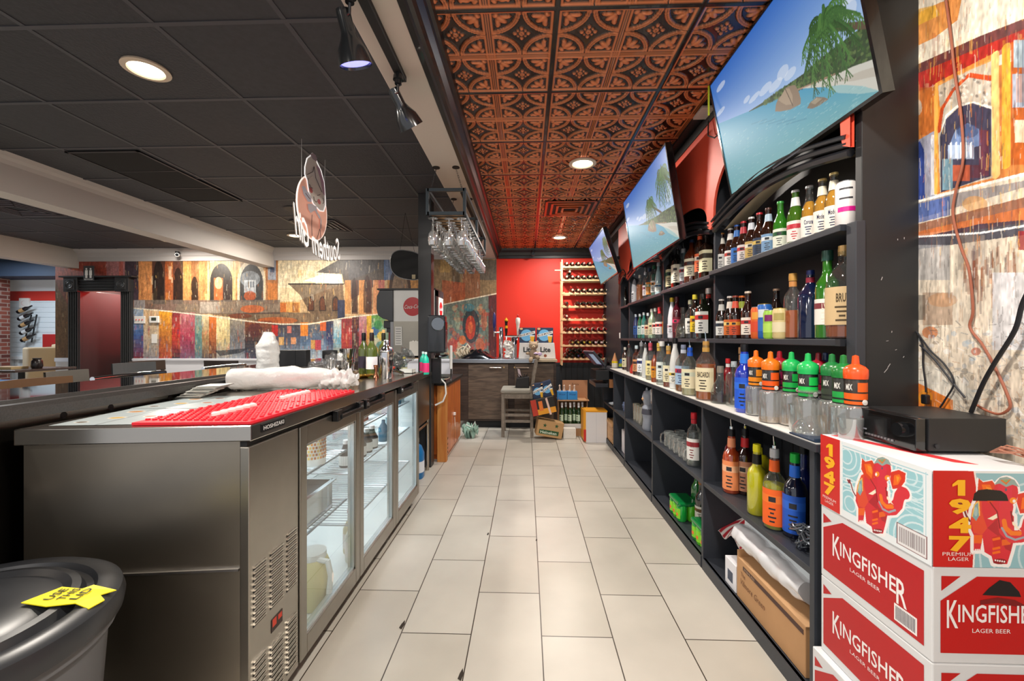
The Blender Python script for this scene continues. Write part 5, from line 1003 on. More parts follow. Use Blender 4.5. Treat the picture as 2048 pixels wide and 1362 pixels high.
def bottle(kind, x, y, z, lb, body, label=None, acc=None, neck=None, cap='222222', liquid=None, group=None, text=None, pour=False, sc=1., name='bottle', tcol='24242c', side=None):
    r0, h0, pf, (l0, l1), (n0, n1), cz = PROF[kind]; sq = .9 if kind == 'square' else 0.
    t = thing('liquor_bottle' if kind != 'beer' else 'beer_bottle', lb, 'bottle', (x, y, z+.0005), group=group)
    S = lambda P: [(a*sc, b*sc) for a, b in P]; N = 20
    if liquid is not None or body in ('clear', 'paleclear'):
        part('bottle_body', MB().lathe(S(pf[1:]), N, sq=sq), glass('e9eeec' if body == 'clear' else 'cfe0e4', .16), t, smooth=True)
        if liquid:
            lv = liquid[1] if isinstance(liquid, tuple) else .7; lc = liquid[0] if isinstance(liquid, tuple) else liquid; top = lv*h0*.8
            q = [(max(0, a-.003), b+.003) for a, b in pf if b < top]; q.append((np.interp(top, [b for a, b in pf[2:]], [a for a, b in pf[2:]])-.003, top)); q.append((0, top)); q = [(0, .006)]+q[1:]
            part('liquid', MB().lathe(S(q), N, sq=sq), mat(lc, .12, a=.88, coat=.5), t, smooth=True)
    else: part('bottle_body', MB().lathe(S(pf), N, sq=sq), mat(body, .08, coat=1., spec=.8), t, smooth=True)
    a0, a1 = PI*.80, PI*1.62
    if label:
        R1 = (r0+.0007)*sc; mb = MB().lathe([(R1, l0*sc), (R1, l1*sc)], 14, a0=a0, a1=a1, sq=sq, mi=0)
        if acc: zc = l0+(l1-l0)*.62; R2 = R1+.0004; mb.lathe([(R2, (zc)*sc), (R2, (zc+(l1-l0)*.22)*sc)], 14, a0=a0, a1=a1, sq=sq, mi=1)
        ms = [mat(label, .55), mat(acc or label, .5)]; PL = MB(); ph = sum(map(ord, lb)) % 5
        for q_ in range(4):
            zc = l0+(l1-l0)*(.10+.115*q_); hw = (.22, .34, .16, .28, .38)[(ph+q_) % 5]; PL.lathe([((R1/sc+.0006)*sc, zc*sc), ((R1/sc+.0006)*sc, (zc+(l1-l0)*.045)*sc)], 6, a0=PI*1.27-hw, a1=PI*1.27+hw, sq=sq)
        if not text: PL.lathe([((R1/sc+.0009)*sc, (l0+(l1-l0)*.66)*sc), ((R1/sc+.0009)*sc, (l0+(l1-l0)*.80)*sc)], 6, a0=PI*1.27-.30, a1=PI*1.27+.30, sq=sq)
        if text:
            R3 = R1+.0012; ac = PI*1.28; wd_ = (l1-l0)*.28; aw = min(1.25, len(text)*.17)
            text_mb(mb, text, lambda u, v: (R3*math.cos(ac+(u-.5)*aw), R3*math.sin(ac+(u-.5)*aw), (l0+(l1-l0)*.60+v*wd_*.8)*sc), bold=.015, mi=2); ms.append(mat(tcol, .5))
        lbo = part('label_band', mb, ms, t, smooth=True); part('label_print', PL, mat(tcol if not side else 'e8c8a0', .5), lbo)
    if side: part('side_label', MB().lathe([((r0+.0008)*sc, l0*sc), ((r0+.0008)*sc, l1*sc)], 10, a0=PI*1.1, a1=PI*1.55), mat(side, .5), t, smooth=True)
    if neck:
        rn = max(a for a, b in pf if n0-.012 <= b <= n1+.012) if False else float(np.interp(n0, [b for a, b in pf[2:]], [a for a, b in pf[2:]])); rt = float(np.interp(n1, [b for a, b in pf[2:]], [a for a, b in pf[2:]]))
        part('neck_label', MB().lathe([((rn+.001)*sc, n0*sc), ((rt+.001)*sc, n1*sc)], 14), mat(neck, .45), t, smooth=True)
    if cap:
        rc = (.0150 if kind == 'beer' else .0178)*sc; hc = .010 if kind == 'beer' else .036
        part('cap', MB().lathe([(rc, cz*sc), (rc*1.02, (cz+hc*.5)*sc), (rc*.95, (cz+hc)*sc), (0, (cz+hc)*sc)], 14), mat(cap, .35, .2), t, smooth=True)
    if pour: part('pour_spout', MB().cyl((0,0,(cz+.03)*sc), (0,0,(cz+.05)*sc), .009, 8).cyl((0,0,(cz+.05)*sc), (-.006,-.004,(cz+.09)*sc), .0038, 6, .003), CHROME, t)
    return t
def row(px_list, X, z, place, group, **kw):
    n = len(px_list)
    for i, it in enumerate(px_list):
        px, kind, desc, d = it; X_ = d.pop('X', X); k = dict(kw); k.update(d)
        lb = '%s, %s from near end, %s' % (desc, ORD[n-1-i], place)
        bottle(kind, X_, atx(px, X_), z, lb, group=group, **k)
AM, BR, GN = '3a1a08', '2a130a', '1d6a1c'
row([
 (1444,'beer','brown beer bottle with plain white label',dict(body=BR,label='e8e8e4',neck='e6e2d8',cap='c98a4a')),
 (1461,'beer','brown beer bottle with white and red label',dict(body=BR,label='eceae6',acc='c43c34',neck='eceae6',cap='e0dcd4')),
 (1474,'beer','brown beer bottle with blue label and cap',dict(body=BR,label='2d6fc0',neck='3a78c8',cap='2858a8')),
 (1487,'beer','brown beer bottle with red and white label',dict(body=BR,label='e6dcda',acc='c02a34',neck='c23a44',cap='c8303a')),
 (1503,'beer','brown beer bottle with gold label and white neck',dict(body=BR,label='c9a860',acc='e8e2cc',neck='dfe6f0',cap='e6e6e6')),
 (1519,'beer','brown beer bottle with navy and gold label',dict(body=BR,label='2a3c58',acc='d8b860',cap='c8303a')),
 (1537,'beer','brown beer bottle with blue oval label',dict(body=BR,label='7aa0c8',acc='e8ecf0',neck='b8d0e4',cap='4a2a24')),
 (1561,'beer','green beer bottle with a white script label',dict(body='2f7a1e',label='e8ecdc',acc='1f5a2c',cap='3fa04a')),
 (1591,'beer','green bottle, white neck and red oval label',dict(body='3f6a1c',label='ece8e2',acc='c83a4a',neck='eceaea',cap='d8d8dc',text='ARTOIS',tcol='c02030',sc=1.06)),
 (1619,'beer','clear golden beer bottle with white and navy label',dict(body='clear',liquid=('f0a81c',.9),label='eceae2',cap='b8bcc0',text='Corona',tcol='1c2c60')),
 (1645,'beer','golden beer bottle with white label and neck',dict(body='clear',liquid=('f0a820',.9),label='ece8dc',neck='e8e2cc',cap='c8b070',text='Modelo',tcol='2a2c50')),
 (1668,'beer','golden beer bottle half hidden by the white can',dict(body='clear',liquid=('f0a820',.9),label='ece8dc',neck='e8e2cc',cap='c8b070',text='Modelo',tcol='2a2c50')),
], 1.19, 1.687, 'upper beer shelf', 'beer bottles on the upper near shelf')
def can(px, X, z, lb, c, top='d0d2d6', acc=None, acc2=None, h=.155, r=.030):
    t = thing('drink_can', lb, 'can', (X, atx(px, X), z+.0005)); part('can_body', MB().lathe([(0,.003),(r*.85,0),(r,.008),(r,h-.012),(r*.86,h)], 22), mat(c, .3, coat=.3), t, smooth=True)
    part('lid', MB().lathe([(r*.86,h),(r*.88,h+.003),(r*.8,h-.002),(0,h-.002)], 20), mat(top, .25, .8), t)
    if acc: part('label_band', MB().lathe([(r+.0005,h*.22),(r+.0005,h*.55)], 16, a0=PI*.8, a1=PI*1.6), mat(acc, .4), t, smooth=True)
    if acc2: part('emblem', MB().lathe([(r+.0008,h*.62),(r+.0008,h*.85)], 10, a0=PI*1.05, a1=PI*1.5), mat(acc2, .4), t, smooth=True)
    return t
tc_ = can(1692, 1.17, 1.687, 'tall white can with a magenta brush stroke at the near end of the beer shelf', 'ece8e6', h=.165, r=.033)
part('brush_stroke', MB().lathe([(.0336,.055),(.0336,.072)], 10, a0=PI*1.05, a1=PI*1.6), mat('d81e8c', .4), tc_, smooth=True); part('round_mark', MB().lathe([(.0336,.10),(.0336,.106)], 10, a0=PI*1.1, a1=PI*1.5).lathe([(.0336,.135),(.0336,.141)], 10, a0=PI*1.1, a1=PI*1.5), mat('3a3a40', .4), tc_)
row([
 (1443,'beer','dark beer bottle with a tall white label',dict(body='1a0d08',label='dfe0dc',acc='2c3848',neck='c8c8c4',cap='b8b4b0',X=1.17)),
 (1460,'beer','dark beer bottle with orange label and pale neck',dict(body='1a0d08',label='d8702c',acc='f0d080',neck='e8dcd0',cap='d8d0cc',sc=1.05)),
 (1471,'beer','dark beer bottle with red label',dict(body='1f0e08',label='c84a24',acc='e8a03c',neck='d8543c',cap='8a3a2c',X=1.15)),
 (1484,'beer','dark beer bottle with lime neck and orange cap',dict(body='1f0e08',label='d8a040',acc='b84a2c',neck='a8b848',cap='d8702c')),
 (1496,'beer','dark beer bottle with white and red square label',dict(body='240a08',label='e8e0d4',acc='c02c30',cap='d8c8b8',sc=1.04,X=1.15)),
 (1553,'beer','dark bottle standing behind the yellow cans',dict(body='1a0c0c',label='6a2c34',cap='c8a890',X=1.24,sc=1.05)),
 (1586,'spirit','whiskey bottle with gold cap and amber lower half',dict(body='clear',liquid=('d0641c',.55),cap='c8964a',neck='c8884a',sc=.92,X=1.18)),
 (1621,'big','wide dark navy bottle with a red collar',dict(body='0f1a3a',neck='8a1c34',cap='1a2c70',X=1.2,sc=.86)),
 (1655,'wine','tall green bottle with a maroon and white label',dict(body='2a6a1c',label='e4e2da',acc='7a3038',cap='1c4a40',text='LVIN',tcol='e8e0d0',X=1.17,sc=1.1)),
 (1688,'big','clear bottle with a tan label and gold cap',dict(body='clear',liquid=('a8501c',.3),label='d0b488',cap='d8b070',text='BRUT',tcol='4a3a20',X=1.19,sc=1.04)),
], 1.19, 1.281, 'lower near shelf', 'bottles on the lower near shelf')
can(1515, 1.15, 1.281, 'blue and orange tall can on the lower near shelf', 'e0642c', acc='d84a2c', acc2='e8a040'); can(1529, 1.17, 1.281, 'tall yellow and blue can behind the green one', '2c6ac0', top='e8c020', acc='3a78c8', acc2='d8e0e8', h=.168, r=.033)
can(1541, 1.135, 1.281, 'short green and purple can at the shelf front', '98c848', acc='b0d860', acc2='7a2060', h=.13); can(1560, 1.14, 1.281, 'pale yellow can with a round emblem', 'd8c48c', top='e0c050', acc='e0d4b0', acc2='b0a060', h=.135)
t = thing('picture_card', 'white card with an oval portrait leaning behind the navy bottle', 'card', (1.27, 1.87, 1.282)); part('card_sheet', box(0, .004, -.05, .05, 0, .23), mat('c8ccc4', .5), t); part('oval_drawing', MB().tube([(-.001, .038*math.cos(a), .15+.055*math.sin(a)) for a in np.linspace(0, 2*PI, 21)[:-1]], .003, 4, closed=True).lathe([(0,0),(.02,0)], 12, (-.001, 0, .15), R=Matrix.Rotation(PI/2, 3, 'Y'), sy=.9), mat('8a8e90', .6), t)
row([
 (1342,'square','dark bottle with a wide cream label',dict(body='14100e',label='dcd0a8',acc='3a6a4a',cap='17171a',pour=True)),
 (1355,'square','black bottle with a cream label and pourer',dict(body='100e0e',label='e0d8c4',cap='1a1a1c',pour=True,X=1.17)),
 (1367,'tall','clear bottle with blue and red label',dict(body='paleclear',liquid=('a8344c',.4),label='e4e6ec',acc='c03a4c',cap='c0c4cc',pour=True,sc=.88)),
 (1384,'big','large amber bottle with a slanting beige label',dict(body='4a1c0c',label='d8d0b8',acc='4a1a0c',cap='2c3c60',sc=.92,X=1.18)),
 (1400,'tall','slim bottle with a bright orange label and neck',dict(body='241008',label='e0683c',acc='f0e0d0',neck='e05a34',cap='e8e0d8',X=1.16)),
 (1414,'square','dark square bottle with a cream script label',dict(body='1c120c',label='e0dcb8',acc='3a3428',cap='1a1412',text='JACK',tcol='3a2c24',X=1.17)),
], 1.20, 1.675, 'second upper shelf', 'bottles on the second upper shelf')
row([
 (1332,'tall','small orange labelled amber bottle',dict(body='6a2c0c',label='e0921c',acc='c8641c',cap='1c1c1c',pour=True,sc=.85)),
 (1344,'frost','tall white bottle with a yellow cap',dict(body='d8d8e0',label='dcdce4',acc='c8a0a8',cap='d8b42c')),
 (1354,'tall','dark red bottle with a slim pink mark',dict(body='4a0c1c',label='6a1828',acc='d83a64',cap='4a1420')),
 (1367,'squat','round dark decanter bottle',dict(body='clear',liquid=('3a2a1c',.6),cap='2c2a28',sc=1.15,X=1.17)),
 (1381,'spirit','clear bottle with a plain white label',dict(body='clear',label='e4e4de',cap='b8b89c',sc=.9)),
 (1390,'tall','dark bottle with a tall yellow label',dict(body='1c1410',label='e8c41c',acc='c87c1c',cap='d8c83a',sc=.92,X=1.17)),
 (1406,'square','dark square bottle with white label and red band',dict(body='141a10',label='e0e2dc',acc='c02c30',cap='1c1c1c',X=1.15)),
 (1417,'tall','dark bottle with a red and white top',dict(body='120e0e',neck='c83a30',cap='d8d0cc',X=1.2)),
], 1.20, 1.281, 'second lower shelf', 'bottles on the second lower shelf')
row([
 (1251,'frost','small dark bottle by the far upright',dict(body='1c1818',cap='3a2c2c',sc=.7)),
 (1268,'frost','tall frosted white bottle',dict(body='c8ccd4',label='d8dae0',cap='d8dce0',sc=1.05)),
 (1280,'spirit','amber bottle with pale shoulders',dict(body='clear',liquid=('a85a1c',.8),cap='c0b8b0',sc=.9)),
 (1291,'tall','clear bottle with a pink and white label',dict(body='paleclear',label='e4dce0',acc='d07a98',cap='c8ccd4',pour=True,sc=.85)),
 (1299,'spirit','clear bottle with orange fruit label',dict(body='clear',label='e8e4dc',acc='6aa08a',cap='3a4c6a',side='e08a24',sc=.95)),
 (1308,'tall','green tinted bottle with a white label',dict(body='clear',liquid=('3f7a6a',.9),label='e8eae6',acc='e0902c',cap='2c6a4c',sc=.9)),
 (1317,'frost','pale blue bottle with a white label',dict(body='a8c4cc',label='e8ece8',acc='3a78a0',cap='d8e0e4',sc=.9)),
], 1.20, 1.668, 'third upper shelf', 'bottles on the third upper shelf')
row([
 (1263,'tall','clear blue bottle with silver cap',dict(body='5a7aa8',cap='c8d4dc',sc=.8)), (1272,'tall','dark blue bottle with silver cap',dict(body='1c3468',label='2c5aa8',cap='c4d0dc',sc=.8)),
 (1280,'tall','green bottle with silver cap',dict(body='1f6a4a',label='c8e0d4',cap='c8d0d8',sc=.78)), (1288,'tall','teal bottle with silver cap',dict(body='2c7a72',label='e0e8e4',cap='c0ccd0',sc=.8)),
 (1296,'spirit','bottle with tan label and clear neck',dict(body='clear',liquid=('6a4a2c',.7),label='d8c8a8',acc='d85a3c',cap='c8d0d4',sc=.8)), (1304,'spirit','pale green bottle with a cream label',dict(body='9ab094',label='d0c8a4',cap='c8c8c0',sc=.9)),
 (1311,'tall','clear bottle with a red label',dict(body='clear',label='e0dcd4',acc='c0342c',cap='d0d0c8',sc=.85)), (1319,'spirit','clear bottle with red neck and label',dict(body='clear',label='e8e0dc',acc='c02c2c',neck='e03038',cap='e03a44',sc=.9)),
], 1.20, 1.281, 'third lower shelf', 'bottles on the third lower shelf')
for i, px in enumerate((1243, 1249)):
    t = thing('votive_cup', 'small white cup at the far end of the lower shelf, %s one' % ('further' if i == 0 else 'nearer'), 'cup', (1.2, atx(px, 1.2), 1.2815)); part('cup_body', MB().lathe([(0,0),(.028,0),(.03,.07),(.027,.07),(.025,.005),(0,.005)], 16), WHITE, t, smooth=True)
# bottles along the white counter
row([
 (1250,'spirit','small bottle with a tall cream label',dict(body='3a2418',label='e0d8b8',cap='d8d4cc',sc=.8,X=1.10)),
 (1258,'tall','slim clear bottle with a rosy tint',dict(body='clear',liquid=('6a3a3c',.7),cap='4a3434',pour=True,sc=.85,X=1.08)),
 (1267,'squat','small bright red bottle',dict(body='b02a20',cap='3a3430',sc=.75,X=1.07)),
 (1273,'spirit','bottle with a copper label and round mark',dict(body='3a1c10',label='c88a5c',acc='5a3424',cap='c0d0d8',sc=.9,X=1.06)),
 (1283,'spirit','clear bottle with white and blue label',dict(body='clear',label='e8ecf0',acc='2c3c80',cap='8a8c90',pour=True,X=1.07)),
 (1291,'frost','clear frosted bottle with a pourer',dict(body='c4c8c8',cap='4a4444',pour=True,sc=.9,X=1.06)),
 (1301,'spirit','clear bottle with pink neck and yellow label',dict(body='clear',liquid=('c0b088',.3),label='e8dca0',neck='c05a6a',cap='c04a5a',pour=True,X=1.05)),
 (1309,'tall','slim bottle of orange liqueur with amber label',dict(body='8a3c14',label='d89024',acc='b8641c',cap='2a2422',sc=.75,X=1.03)),
 (1318,'spirit','clear bottle with a gold neck and pale label',dict(body='clear',label='d8e4e0',acc='e8ecec',neck='c8a850',cap='c8a850',pour=True,X=1.07)),
 (1324,'spirit','clear rum bottle with white bat label',dict(body='clear',label='e4ece8',acc='c8d8d8',cap='e8e8e4',X=1.03,sc=1.05)),
 (1337,'spirit','small whiskey bottle with cream label, gold neck',dict(body='clear',liquid=('9a3c14',.35),label='e4dcb8',acc='f0ead4',neck='c88a3c',cap='c0a060',pour=True,X=1.03,sc=.95)),
 (1350,'frost','opaque white coconut bottle with a slant label',dict(body='dcdedc',label='e8e8e0',acc='e0c040',cap='1a1a1c',X=1.04,sc=1.05)),
 (1367,'big','amber bottle with light blue label',dict(body='clear',liquid=('a8601c',.6),label='a8c4e0',acc='c03040',neck='c8d0e0',cap='8a94b0',X=1.05,sc=.92,text='MORGAN',tcol='24306a')),
 (1380,'big','clear bottle with blue neck and cream label',dict(body='clear',liquid=('d8cca0',.3),label='ece4c0',acc='d8e0c8',neck='1c5ad0',cap='1c58c8',pour=True,X=1.02,sc=.88)),
 (1412,'big','large gold rum bottle with cream label, dark bat',dict(body='clear',liquid=('c8641c',.75),label='ece0bc',acc='e6d8b0',neck='c89a4c',cap='c89850',pour=True,X=1.035,sc=1.0,text='BACARDI',tcol='2a1c14')),
 (1441,'squat','squat glass bottle with dark liquor in its base',dict(body='clear',liquid=('3a2018',.3),cap='8a8278',X=1.06,sc=1.0)),
 (1456,'tall','red bottle with white and red cap',dict(body='8a1420',neck='e8e4e4',cap='d02a30',X=1.14,sc=.72)),
 (1468,'square','cut glass bottle with clear spirit',dict(body='clear',cap='c8d0d4',X=1.08,sc=.8)),
 (1484,'wine','dark bottle with tan neck behind blue bottle',dict(body='101012',cap='c89868',neck='c89868',X=1.16,sc=.98)),
 (1489,'pucker','tall royal blue bottle with blue neck sleeve',dict(body='1434b0',label='1c5ad8',acc='2c70e8',neck='2a78e8',cap='14161c',X=1.045,sc=.98)),
], 1.05, .930, 'white counter row', 'bottles along the white counter')
# pour containers with coloured spouts
def container(px, X, z, lb, tube_c, top_c, sleeve, swirl, rz=0., tilt=0., fill=.2, h=.135):
    t = thing('juice_container', lb, 'container', (X, atx(px, X), z+.0005), rz, group='bar juice containers with coloured spouts')
    part('container_body', MB().lathe([(.036,0),(.044,.004),(.0445,h-.02),(.041,h-.006),(.030,h),(.030,h+.006)], 26), glass(tube_c, .45, .10, .5, .9), t, smooth=True)
    if fill: part('liquid', MB().lathe([(0,.003),(.041,.004),(.0425,.01),(.0425,h*fill),(0,h*fill)], 24), mat('d8a43c', .25, a=.85), t, smooth=True)
    nk = MB().lathe([(.031,h),(.031,h+.085),(.028,h+.09)], 22); part('neck_sleeve', nk, mat(sleeve, .4), t, smooth=True)
    sw = MB().lathe([(.0315,h+.020),(.0318,h+.030),(.0318,h+.040)], 12, a0=PI*.9, a1=PI*1.75).lathe([(.0318,h+.045),(.0318,h+.075)], 10, a0=PI*1.35, a1=PI*1.75).lathe([(.0318,h+.004),(.0318,h+.014)], 12, a0=PI*.9, a1=PI*1.7)
    part('label_band', sw, mat(swirl, .35), t, smooth=True)
    tx = MB(); R3 = .0325; text_mb(tx, 'MIX', lambda u, v: (R3*math.cos(PI*1.12+(u-.5)*.6), R3*math.sin(PI*1.12+(u-.5)*.6), h+.050+v*.02), bold=.02); part('label_print', tx, WHITE, t)
    tp = part('spout_top', MB().lathe([(.0335,h+.086),(.0345,h+.098),(.034,h+.116),(.026,h+.126),(.011,h+.134),(.009,h+.160),(.0,h+.164)], 22), mat(top_c, .3, coat=.3), t, smooth=True, rot=(0, tilt, 0))
    part('round_dot', MB().lathe([(0,.0),(.009,0),(.009,.002),(0,.003)], 12, (.0322*math.cos(PI*1.55), .0322*math.sin(PI*1.55), h+.012), R=Matrix.Rotation(PI*1.55, 3, 'Z') @ Matrix.Rotation(PI/2, 3, 'Y')), WHITE, t)
    return t
CT = [(1512,1.06,'orange topped container with a yellow swirl sleeve','a8b8e0','f07818','1a1a1c','f0901c',.45),
 (1541,1.03,'orange topped container with orange swirl, clear wide base','d8d8dc','f07818','1a1a1c','f05c1c',.12),
 (1559,1.10,'dark red topped container behind the orange one','d0c8c8','a01828','241418','8a1c48',.3),
 (1583,1.08,'bright green topped container with a green swirl','d8d4c8','20b85c','14181a','1cb04c',.25),
 (1616,1.05,'bright green topped container, second of the green ones','dcdcd0','20b85c','14181a','1cc050',.2),
 (1637,1.14,'red topped container between the green ones','c8c4d0','98182c','2a141c','8a1838',.3),
 (1651,1.17,'blue sleeved container behind the clear glasses','b8bcd8','2c3c6a','1c3c9a','2c5ad0',.0),
 (1664,1.09,'dark green topped container with plain sleeve','c8ccbc','1f7a3c','20241f','3c4438',.55),
 (1687,1.07,'dark green topped container turned away, near the end','d0d0c0','1c7a34','1c201c','24a048',.5),
 (1711,1.08,'orange topped container at the near end of the counter','d0d0cc','f0541c','2a2420','f0641c',.3)]
for px, X, d, tcx, top, sl, sw, fl in CT: container(px, X, .93, d, tcx, top, sl, sw, fill=fl)
def clear_glass(x, y, z, lb, prof, n=22, c='eef2f2', gl=.2, group=None, handle=False, nm='drinking_glass'):
    t = thing(nm, lb, 'glass', (x, y, z+.0005), group=group); part('glass_body', MB().lathe(prof, n), glass(c, gl, .03, .75, .7), t, smooth=True)
    if handle: part('handle', MB().tube([(-.036,-.0,.10),(-.062,-.01,.09),(-.066,-.01,.06),(-.058,-.0,.03),(-.036,0,.02)], .006, 7), glass(c, .35), t, smooth=True)
    return t
g1 = clear_glass(1.045, atx(1620, 1.045), .93, 'thick stemmed glass standing upside down before the green containers', [(0,.165),(.040,.162),(.043,.155),(.015,.145),(.012,.11),(.018,.085),(.035,.055),(.055,.03),(.060,.0),(.055,.0),(.048,.025),(.03,.045),(.0,.075)], 30, gl=.35)
clear_glass(1.05, atx(1683, 1.05), .93, 'round clear jar glass near the end of the white counter', [(0,.004),(.030,0),(.036,.008),(.040,.05),(.036,.09),(.038,.125),(.035,.125),(.033,.09),(.037,.05),(.030,.012),(0,.010)], 28, gl=.3)
for i, (px, X) in enumerate(((1565,1.10),(1590,1.12),(1597,1.04),(1648,1.10),(1668,1.12),(1700,1.035),(1718,1.10),(1734,1.14),(1700,1.15))):
    clear_glass(X, atx(px, X), .93, 'ribbed clear tumbler among the spouted containers, %s from the blue bottle' % ORD[i], [(0,.004),(.028,0),(.031,.004),(.036,.10),(.034,.10),(.029,.012),(0,.010)], 18, gl=.42, group='tumblers among the spouted containers')
t = thing('serving_tray', 'dark blue tray edge under the glasses at the counter end', 'tray', (1.02, 1.52, .9305)); part('tray_body', MB().box(-.045, .20, -.04, .10, 0, .006).box(-.045, .20, -.045, -.038, 0, .014), mat('1c3048', .35), t, bevel=.002)
# ================================================================ inside the open cabinet
row([
 (1463,'pucker','orange schnapps bottle with a peach label',dict(body='a8401c',label='f0905c',acc='f4b890',neck='f09a70',cap='14141a',pour=True,sc=.98,X=1.06)),
 (1452,'spirit','red bottle behind the peach one',dict(body='8a1420',neck='c8506a',cap='e83c6a',X=1.12,sc=.98)),
 (1490,'pucker','dark rose bottle with red neck sleeve',dict(body='2a100c',label='c88a6c',acc='e0b898',neck='c0242c',cap='141418',pour=True,X=1.12,sc=1.0)),
 (1514,'pucker','yellow juice filled square shouldered bottle',dict(body='b8b41c',neck='1a1a14',cap='f0e81c',X=1.045,sc=.95)),
 (1549,'pucker','clear bottle with a big orange label',dict(body='clear',liquid=('c8c020',.7),label='f0641c',acc='f47a2c',neck='f0641c',cap='b8b8bc',pour=True,X=1.04,sc=1.0)),
 (1590,'pucker','dark blue bottle with blue label and green spout',dict(body='0c1430',label='1c5ac8',acc='2c6ad8',neck='1c68d8',cap='18a83c',X=1.08,sc=1.0)),
 (1608,'pucker','deep blue bottle at the shelf end',dict(body='0e1c5a',cap='14181c',X=1.2,sc=1.0)),
], 1.06, .489, 'middle cabinet shelf', 'bottles on the middle cabinet shelf')
tp = thing('flip_spout', 'yellow and pink flip spout top standing behind the juice bottle', 'spout', (1.10, atx(1522, 1.10), .7)); 
part('spout_top', MB().lathe([(.03,-.20),(.031,-.02),(.034,0),(.034,.02),(.022,.035),(.008,.04),(.006,.07),(0,.072)], 18), mat('e8e01c', .35), tp, smooth=True); part('neck_sleeve', MB().lathe([(.0315,-.12),(.0318,-.10),(.0318,-.05)], 14), mat('1a1a1a', .4), tp)
bottle('spirit', 1.045, atx(1388, 1.045), .489, 'clear gin bottle with red cap and white label on the middle cabinet shelf', 'clear', 'e4e4e0', 'a03038', 'c02434', 'd02430', text='GIN', tcol='7a2028', sc=1.05)
MUG = [(0,.005),(.03,0),(.036,.006),(.037,.11),(.034,.11),(.032,.014),(0,.012)]
k = 0
for r_ in range(3):
    for c_ in range(6):
        x = 1.05+.085*r_; y = 2.70+.095*c_+.03*(r_ % 2)
        if r_ == 0 and c_ == 0: y += .02
        clear_glass(x, y, .489, 'clear glass beer mug in the cabinet, %s row back, %s along' % (ORD[r_], ORD[c_]), MUG, 16, gl=.38, group='glass mugs on the middle cabinet shelf', handle=True, nm='beer_mug')
for i in range(4):
    clear_glass(1.06+.05*(i % 2), 3.42+.07*i, .489, 'small stemless glass near the grey statue, %s along' % ORD[i], [(0,.004),(.026,0),(.034,.03),(.032,.075),(.030,.075),(.031,.03),(.02,.008),(0,.006)], 16, gl=.38, group='small glasses by the grey statue')
for i in range(6):
    clear_glass(1.05+.08*(i // 3), 3.93+.095*(i % 3), .489, 'tall narrow highball glass in the cabinet, %s of the group' % ORD[i], [(0,.006),(.026,0),(.028,.006),(.033,.17),(.031,.17),(.026,.014),(0,.012)], 16, c='f0eedc', gl=.4, group='tall highball glasses in the cabinet')
for i in range(2):
    clear_glass(1.10, 3.50+.09*i, .489, 'tall clear glass beside the divider, %s one' % ('nearer' if i == 0 else 'further'), [(0,.006),(.026,0),(.028,.006),(.036,.21),(.034,.21),(.026,.014),(0,.012)], 16, gl=.4, group='tall glasses beside the divider')
t = thing('novelty_pitcher', 'grey animal shaped ceramic pitcher standing among the glasses', 'pitcher', (1.06, 3.73, .4895))
part('pitcher_body', MB().lathe([(0,0),(.05,0),(.058,.02),(.05,.09),(.062,.15),(.055,.20),(.042,.22),(.055,.26),(.058,.29),(.045,.33),(.03,.34),(0,.34)], 24), mat('8d93a0', .35, ns=12, nc=.25), t, smooth=True)
er = MB()
for s in (-1, 1): er.lathe([(0,-.03),(.022,-.01),(.02,.02),(0,.035)], 12, (0, s*.062, .33), sx=.5)
part('ear', er, mat('8d93a0', .35), t, smooth=True); part('nose', MB().lathe([(0,-.018),(.013,0),(0,.018)], 10, (-.056, -.01, .27)), mat('b88a5c', .5), t, smooth=True); part('bandana', MB().lathe([(.056,.19),(.060,.17),(.064,.14)], 16, a0=PI*.8, a1=PI*1.7), mat('3a3c48', .6), t)
t = thing('paper_packet', 'folded brown and white packet leaning on top of the grey pitcher', 'packet', (1.10, 3.62, .73), 0, rot=(.35, -.1, 0)); part('packet_sheet', MB().box(-.05,.05,-.03,.03,0,.13), mat('a89890', .5), t, bevel=.004); part('print_band', MB().box(-.051,-.0505,-.02,.02,.03,.11), mat('e4e0dc', .5), t)
t = thing('plate_stack', 'white oval plate on the far cabinet shelf', 'plate', (1.05, 5.05, .4895)); part('plate_dish', MB().lathe([(0,.006),(.05,.004),(.08,.025),(.082,.028),(.05,.012)], 24, sy=1.3), mat('dfe8f4', .3), t, smooth=True)
for i, (y, lb) in enumerate(((4.45, 'crumpled silver foil bag on the cabinet shelf'), (4.60, 'grey blue bag of supplies on the cabinet shelf'))):
    t = thing('foil_bag', lb, 'bag', (1.08, y, .53)); part('bag_film', crumple(.04, .12, 40+i, .3, nx=36, na=36, amp=.02), mat(('b8bcc4','5a6a8c')[i], .25, .5 if i == 0 else 0), t, smooth=True, rot=(0, -.3, 1.2), loc=(-.02, -.05, 0))
